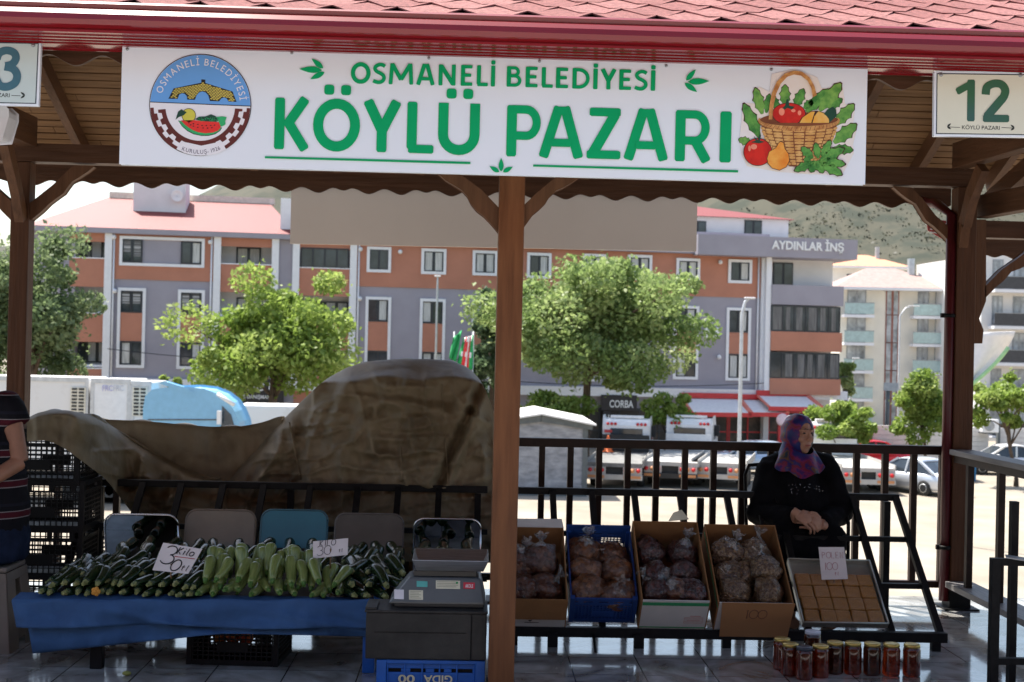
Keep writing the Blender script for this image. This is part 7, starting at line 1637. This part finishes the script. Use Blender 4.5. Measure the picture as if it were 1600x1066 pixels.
# hands: left one lies over the right one
def handmesh(q,w,dirv,palm_n,side,curl,scale=1.0):
    d=V(dirv).normalized(); n=V(palm_n); n=(n-d*n.dot(d)).normalized(); s_=d.cross(n)*side
    pc=w+d*.05*scale; MM=Matrix((s_,d,n)).transposed()
    q.ell(pc,(.045*scale,.050*scale,.016*scale),MM); q.tube([w-d*.02,w+d*.02],[.026,.027],10)
    for i,(o,l) in enumerate(((-.036,.070),(-.0120,.084),(.0125,.080),(.0365,.062))):
        b=pc+s_*o*scale+d*.040*scale; pts=[b-d*.02]; a=0
        for seg,f in enumerate((.45,.32,.26)):
            a+=curl*(.5,.9,.7)[seg]*(.85+.12*i); dv=(d*math.cos(a)-n*math.sin(a)); pts.append(pts[-1]+dv*(l*f*scale+(.02 if seg==0 else 0)))
        q.tube(pts,[.0084*scale,.0082*scale,.0076*scale,.0064*scale],8); q.ell(pts[-1],(.0072*scale,)*3,n=8,k=6)
    tb_=[pc-s_*.032*scale-d*.02,pc-s_*.055*scale+d*.010-n*.008,pc-s_*.056*scale+d*.036-n*.014,pc-s_*.044*scale+d*.058-n*.02]
    q.tube(tb_,[.014*scale,.0125*scale,.0105*scale,.008*scale],8); q.ell(tb_[-1],(.008*scale,)*3,n=8,k=6)
hR=wp(1243,806,-.36); handmesh(q,hR,V((.72,-.30,-.42)),V((.25,-.75,.62)),1,.55,1.05)
hL=wp(1286,826,-.34); handmesh(q,hL,V((-.62,-.30,.18)),V((-.1,-.85,.25)),-1,.6,1.05)
for a,b_ in ((wr[0],hR),(wr[1],hL)): q.tube([a,b_],[.029,.027],10)
q.build('body',SKIN,wo,remesh=.003,smoothit=2)
for s_ in (-1,1):
    q=MB(); q.ell(hp(.031*s_,.0835,.0165),(.0125,.0045,.0055),HM); q.build('eye',K_EYE,wo)
    q=MB(); q.tube([hp(.013*s_,.0985,.041),hp(.034*s_,.094,.044),hp(.055*s_,.071,.033)],[.0022,.0030,.0016],6); q.build('eyebrow',K_BROW,wo)
q=MB(); q.tube([hp(-.024,.088,-.062),hp(-.008,.099,-.059),hp(.008,.099,-.059),hp(.024,.088,-.062)],[.0025,.005,.005,.0025],8); q.build('lips',K_LIP,wo)
# headscarf: wraps the head and falls on the shoulders
rows=[]; n=48
face=lambda a:(.062*math.cos(a),.090*math.sin(a))
for j in range(15):
    f=j/14; row=[]
    for i in range(n):
        a=2*math.pi*i/n
        al=R(44)+(R(180)-R(44))*f
        dx,dz=math.cos(a),math.sin(a)
        rx,ry,rz=.094+.01*f,.122,.122
        v=V((math.sin(al)*dx*rx*(1 if f>0 else 1),math.cos(al)*ry,math.sin(al)*dz*rz*(1.02 if dz>0 else 1.12)))
        fold=.0035*math.sin(9*a+f*6)+.003*math.sin(17*a-f*9)
        v*=(1+fold/.1*min(1,f*3)*.8)*(1-.17*max(0,1-f*6))
        row.append(hp(v.x,v.y-.004,v.z+.006+(0 if dz>0 else -.006)))
    rows.append(row)
sc_=MB(); sc_.ring(rows)
rows=[]
for j in range(15):
    f=j/14; row=[]
    for i in range(n):
        a=2*math.pi*i/n; rx=.082+.062*f**1.1+.012*math.sin(7*a+3*f)*f; ry=.080+.062*f**1.0+.012*math.sin(5*a+1)*f
        dv=V((math.cos(a),math.sin(a),0)); fr_=dv.dot(V((fd.x,fd.y,0)).normalized())
        cx_=hc+fd*(.008*(1-f))+V((0,-.058*f,0))+V((-.008*f,.012*f,0)); zc=hc.z-.062-.056*fr_*(1-f)**.6-.19*f**1.15+.05*f*dv.x*dv.x
        p=V((cx_.x+rx*dv.x*1.06,cx_.y+ry*dv.y,zc+.014*math.sin(6*a+2)*f))
        row.append(p)
    rows.append(row)
sc_.ring(rows)
m=bpy.data.materials.new('patterned_scarf_cloth'); m.use_nodes=True; T_=m.node_tree; N=T_.nodes; L=T_.links; p=N['Principled BSDF']; p.inputs['Roughness'].default_value=.45; p.inputs['Specular IOR Level'].default_value=.3
tcn=N.new('ShaderNodeTexCoord'); nz=N.new('ShaderNodeTexNoise'); nz.inputs['Scale'].default_value=8; nz.inputs['Distortion'].default_value=.15; nz.inputs['Detail'].default_value=3; L.new(tcn.outputs['Object'],nz.inputs[0]); rp=N.new('ShaderNodeValToRGB'); L.new(nz.outputs[0],rp.inputs[0])
rp.color_ramp.interpolation='EASE'
cols=[(.0,(.006,.008,.035)),(.40,(.015,.02,.12)),(.45,(.05,.015,.11)),(.48,(.16,.018,.09)),(.52,(.17,.018,.03)),(.56,(.025,.02,.12)),(.61,(.14,.06,.02)),(.66,(.01,.03,.05))]
while len(rp.color_ramp.elements)<len(cols): rp.color_ramp.elements.new(.5)
for e,(ps,c) in zip(rp.color_ramp.elements,cols): e.position=ps; e.color=c+(1,)
L.new(rp.outputs[0],p.inputs['Base Color'])
sc_.build('headscarf',m,wo,solid=.004,sub=1)
# robe
q=MB(); bx_=hc.x-.01
q.tube([sh[0]+V((0,.03,0)),V((bx_,WY+.05,hc.z-.14)),sh[1]+V((0,.03,0))],[.075,.080,.075],14)
q.tube([V((bx_,WY+.05,hc.z-.13)),V((bx_,WY+.03,hc.z-.24)),V((bx_,WY,.76)),V((bx_,WY+.01,.64)),V((bx_+.01,WY,.52)),V((bx_+.01,WY,.42))],[.07,.17,.195,.205,.235,.22],20,flat=.8)
for k in (0,1):
    s_=-1 if k==0 else 1
    q.ell(sh[k]+V((-.02*s_,0,-.005)),(.085,.085,.07)); q.tube([sh[k]+V((-.02*s_,0,-.02)),el[k],wr[k].lerp(hR if k==0 else hL,.35)],[.088,.092,.056],14)
    x=bx_+(-.12 if k==0 else .13); q.tube([V((x,WY,.50)),V((x,WY-.25,.52)),V((x,WY-.28,.34)),V((x,WY-.28,.10))],[.12,.125,.12,.13],14)
q.ell(V((bx_,WY,.74)),(.235,.15,.17)); q.ell(V((bx_,WY-.03,.62)),(.26,.19,.18)); q.ell(V((bx_,WY-.15,.47)),(.24,.23,.12)); q.tube([V((bx_,WY-.24,.45)),V((bx_,WY-.26,.10))],[.15,.17],14)
q.build('robe',K_ROBE,wo,remesh=.014,smoothit=4,disp=(.035,.11))
q=MB()
for i in range(26):
    x=1228+rng.uniform(0,58); y=761+rng.uniform(0,16); p_=wp(x,y,-.172-.02*math.cos((x-1255)/40)); q.ell(p_,(.0022,.0015,.0022),n=6,k=4)
q.build('sequins',mat('silver_sequin',(.6,.6,.62),.25,metal=.8),wo)
# chair
t=thing('chair','black tubular chair under the seated woman','chair',(hc.x,WY+.02,0))
cx=hc.x-.0; q=MB(); q.bx(cx-.24,cx+.24,WY-.2,WY+.24,.405,.435); q.build('seat',K_BLACKMETAL,t,bevel=.012)
for sx_ in (-1,1):
    q=MB(); q.tube([V((cx+sx_*.27,WY-.22,0)),V((cx+sx_*.27,WY-.2,.62)),V((cx+sx_*.27,WY-.15,.66)),V((cx+sx_*.27,WY+.20,.66))],.012,8); q.build('front_leg',K_BLACKMETAL,t)
    q=MB(); q.tube([V((cx+sx_*.27,WY+.26,0)),V((cx+sx_*.27,WY+.22,.45)),V((cx+sx_*.275,WY+.28,.86)),V((cx+sx_*.25,WY+.29,.92)),V((cx+sx_*.10,WY+.29,.935))],.012,8); q.build('rear_leg',K_BLACKMETAL,t)
q=MB(); q.bx(cx-.2,cx+.2,WY+.272,WY+.29,.6,.93); q.build('backrest',K_BLACKMETAL,t,bevel=.01)
# ---------------------------------------------------------------- seated man cut by the left edge
MY=6.95
def mp(x,y,dy=0): return atY(x,y,MY+dy)
mo=thing('person','man in striped dark t-shirt and jeans seated at the left edge','person',(mp(-10,800).x,MY,0))
bx0=mp(-14,700)
q=MB()
shp=mp(14,640,-.02); elb=mp(30,722,-.06); wrs=mp(-32,762,-.26)
q.tube([shp,elb],[.06,.048],14); q.tube([elb,wrs],[.047,.032],14); handmesh(q,wrs,V((-.6,-.5,-.3)),V((.2,-.3,.9)),1,.5)
q.tube([V((bx0.x,MY,.55)),V((bx0.x,MY,.8)),V((bx0.x-.02,MY-.02,1.10)),V((bx0.x-.04,MY-.03,1.22)),V((bx0.x-.05,MY-.05,1.34))],[.15,.15,.13,.07,.055],16)
hd=V((bx0.x-.06,MY-.08,1.45)); q.ell(hd,(.075,.095,.115)); q.ell(hd+V((-.02,-.05,-.06)),(.05,.05,.055)); q.ell(hd+V((-.01,-.1,-.01)),(.014,.02,.018))
for s_ in (-1,1): q.ell(hd+V((.075*s_,.0,0)),(.012,.02,.03))
sh2=V((bx0.x-.26,MY-.05,1.14)); q.tube([sh2,sh2+V((-.05,-.08,-.28)),sh2+V((.08,-.3,-.40))],[.055,.045,.032],12); handmesh(q,sh2+V((.08,-.3,-.40)),V((.6,-.5,-.3)),V((-.2,-.3,.9)),-1,.5)
for s_ in (-1,1): x=bx0.x-.06+s_*.11; q.tube([V((x,MY,.52)),V((x-.1,MY-.38,.5)),V((x-.12,MY-.40,.28)),V((x-.12,MY-.40,.08))],[.085,.07,.05,.04],10)
q.build('body',SKIN2,mo,remesh=.006,smoothit=3)
q=MB(); q.ell(hd+V((0,.02,.03)),(.082,.095,.10)); q.build('hair',K_BROW,mo)
q=MB()
q.tube([V((bx0.x,MY,.60)),V((bx0.x+.01,MY,.70)),V((bx0.x-.01,MY,.95)),V((bx0.x-.02,MY,1.08)),V((bx0.x-.03,MY,1.18)),V((bx0.x-.04,MY,1.23))],[.195,.200,.19,.18,.12,.075],20)
q.ell(mp(8,632),(.085,.085,.08)); q.tube([mp(2,634),mp(14,640,-.02),mp(26,664,-.035)],[.085,.088,.078],16); q.ell(sh2,(.085,.085,.08)); q.tube([sh2,sh2+V((-.03,-.05,-.16))],[.085,.078],14); q.tube([sh2,shp],[.09,.09],12)
SH=bpy.data.materials.new('striped_jersey'); SH.use_nodes=True; T_=SH.node_tree; N=T_.nodes; L=T_.links; p=N['Principled BSDF']; p.inputs['Roughness'].default_value=.85; p.inputs['Specular IOR Level'].default_value=.15
tcn=N.new('ShaderNodeTexCoord'); sp=N.new('ShaderNodeSeparateXYZ'); L.new(tcn.outputs['Object'],sp.inputs[0]); ml=N.new('ShaderNodeMath'); ml.operation='MULTIPLY_ADD'; ml.inputs[1].default_value=6.2; ml.inputs[2].default_value=.20; L.new(sp.outputs['Z'],ml.inputs[0]); fr=N.new('ShaderNodeMath'); fr.operation='FRACT'; L.new(ml.outputs[0],fr.inputs[0]); rp=N.new('ShaderNodeValToRGB'); rp.color_ramp.interpolation='CONSTANT'; L.new(fr.outputs[0],rp.inputs[0])
cols=[(0,(.007,.007,.01)),(.50,(.22,.20,.21)),(.53,(.06,.008,.015)),(.72,(.22,.20,.21)),(.75,(.007,.007,.01)),(.9,(.012,.012,.02))]
while len(rp.color_ramp.elements)<len(cols): rp.color_ramp.elements.new(.5)
for e,(ps,c) in zip(rp.color_ramp.elements,cols): e.position=ps; e.color=c+(1,)
L.new(rp.outputs[0],p.inputs['Base Color'])
q.build('t_shirt',SH,mo,remesh=.012,smoothit=3,disp=(.022,.09))
q=MB(); q.tube([V((bx0.x,MY,.70)),V((bx0.x,MY,.58)),V((bx0.x,MY,.46))],[.185,.215,.20],18)
for s_ in (-1,1): x=bx0.x-.06+s_*.12; q.tube([V((x,MY,.53)),V((x-.10,MY-.38,.52)),V((x-.12,MY-.41,.28)),V((x-.12,MY-.41,.06))],[.115,.09,.075,.07],14)
q.build('jeans',mat('dark_denim',(.011,.018,.042),.85,var=.3,scale=12,spec=.15),mo,remesh=.012,smoothit=3,disp=(.018,.06))
for s_ in (-1,1): x=bx0.x-.18+s_*.12; q=MB(); q.ell(V((x,MY-.47,.04)),(.045,.13,.045)); q.build('shoe',K_TYRE,mo)
# stool: tapered plastic stool with slotted sides
t=thing('plastic_stool','beige plastic stool with slotted sides under the man','stool',(bx0.x,MY,0))
K_STOOL=mat('beige_plastic',(.27,.235,.20),.5,var=.08)
q=MB(); hs=.44; wt_,wb_=.150,.195
q.box((bx0.x,MY,hs-.015),(wt_*2,wt_*2,.03)); q.build('seat',K_STOOL,t,bevel=.012)
for k in range(4):
    Mz=Matrix.Rotation(R(90*k),3,'Z'); P_=lambda x,z: V((bx0.x,MY,0))+Mz@V((x*(wb_+(wt_-wb_)*z/hs),-(wb_+(wt_-wb_)*z/hs),z))
    nn=Mz@V((0,1,0)); q=MB()
    for s_ in (-1,1): q.prism([P_(s_*1,0.0),P_(s_*.28,0.0),P_(s_*.24,.12),P_(s_*.24,hs-.08),P_(s_*1,hs-.08)],nn,.006)
    q.prism([P_(-1,hs-.079),P_(1,hs-.079),P_(1,hs-.031),P_(-1,hs-.031)],nn,.006); q.prism([P_(-.24,.05),P_(.24,.05),P_(.24,.13),P_(-.24,.13)],nn,.006); q.build('leg_panel',K_STOOL,t)

# ---------------------------------------------------------------- unseen stall row and building added behind the camera to shade the stall
op=thing('added_shade_pavilion','added timber stall roof with brown back wall, unseen, shading the stall','pavilion',(0,-6.5,-.12))
q=MB(); q.prism([(-16,-4.0,2.9),(16,-4.0,2.9),(16,-6.5,4.3),(-16,-6.5,4.3)],(0,0,1),.05); q.prism([(-16,-6.5,4.3),(16,-6.5,4.3),(16,-9,2.9),(-16,-9,2.9)],(0,0,1),.05); q.build('roof',K_SH,op)
for k in range(8): x=-14+4*k; q=MB(); q.bx(x-.07,x+.07,-4.5,-4.36,-.12,3.05); q.build('post',W_Z,op)
q=MB(); q.bx(-16,16,-8.2,-8.1,-.12,3.2); q.build('back_wall',mat('dark_board',(.09,.06,.04),.8),op)
q=MB(); q.bx(-15,15,-7.2,-5.0,-.12,.7); q.build('counter',mat('dark_board',(0,0,0)),op)
bl_=thing('added_shade_building','added brown rendered building behind the camera, unseen, shading the stall','building',(0,-14,-.12))  # added block out of view, keeps low sky light off the stall
q=MB(); q.bx(-18,18,-22,-12,-.12,9.5); q.build('wall',mat('brown_render',(.17,.13,.10),.9),bl_)
for k in range(8):
    for j in (0,1): x=-15+4.2*k; q=MB(); q.bx(x-.7,x+.7,-11.99,-11.94,4.2+2.7*j,5.7+2.7*j); q.build('window',K_FRAME,bl_)
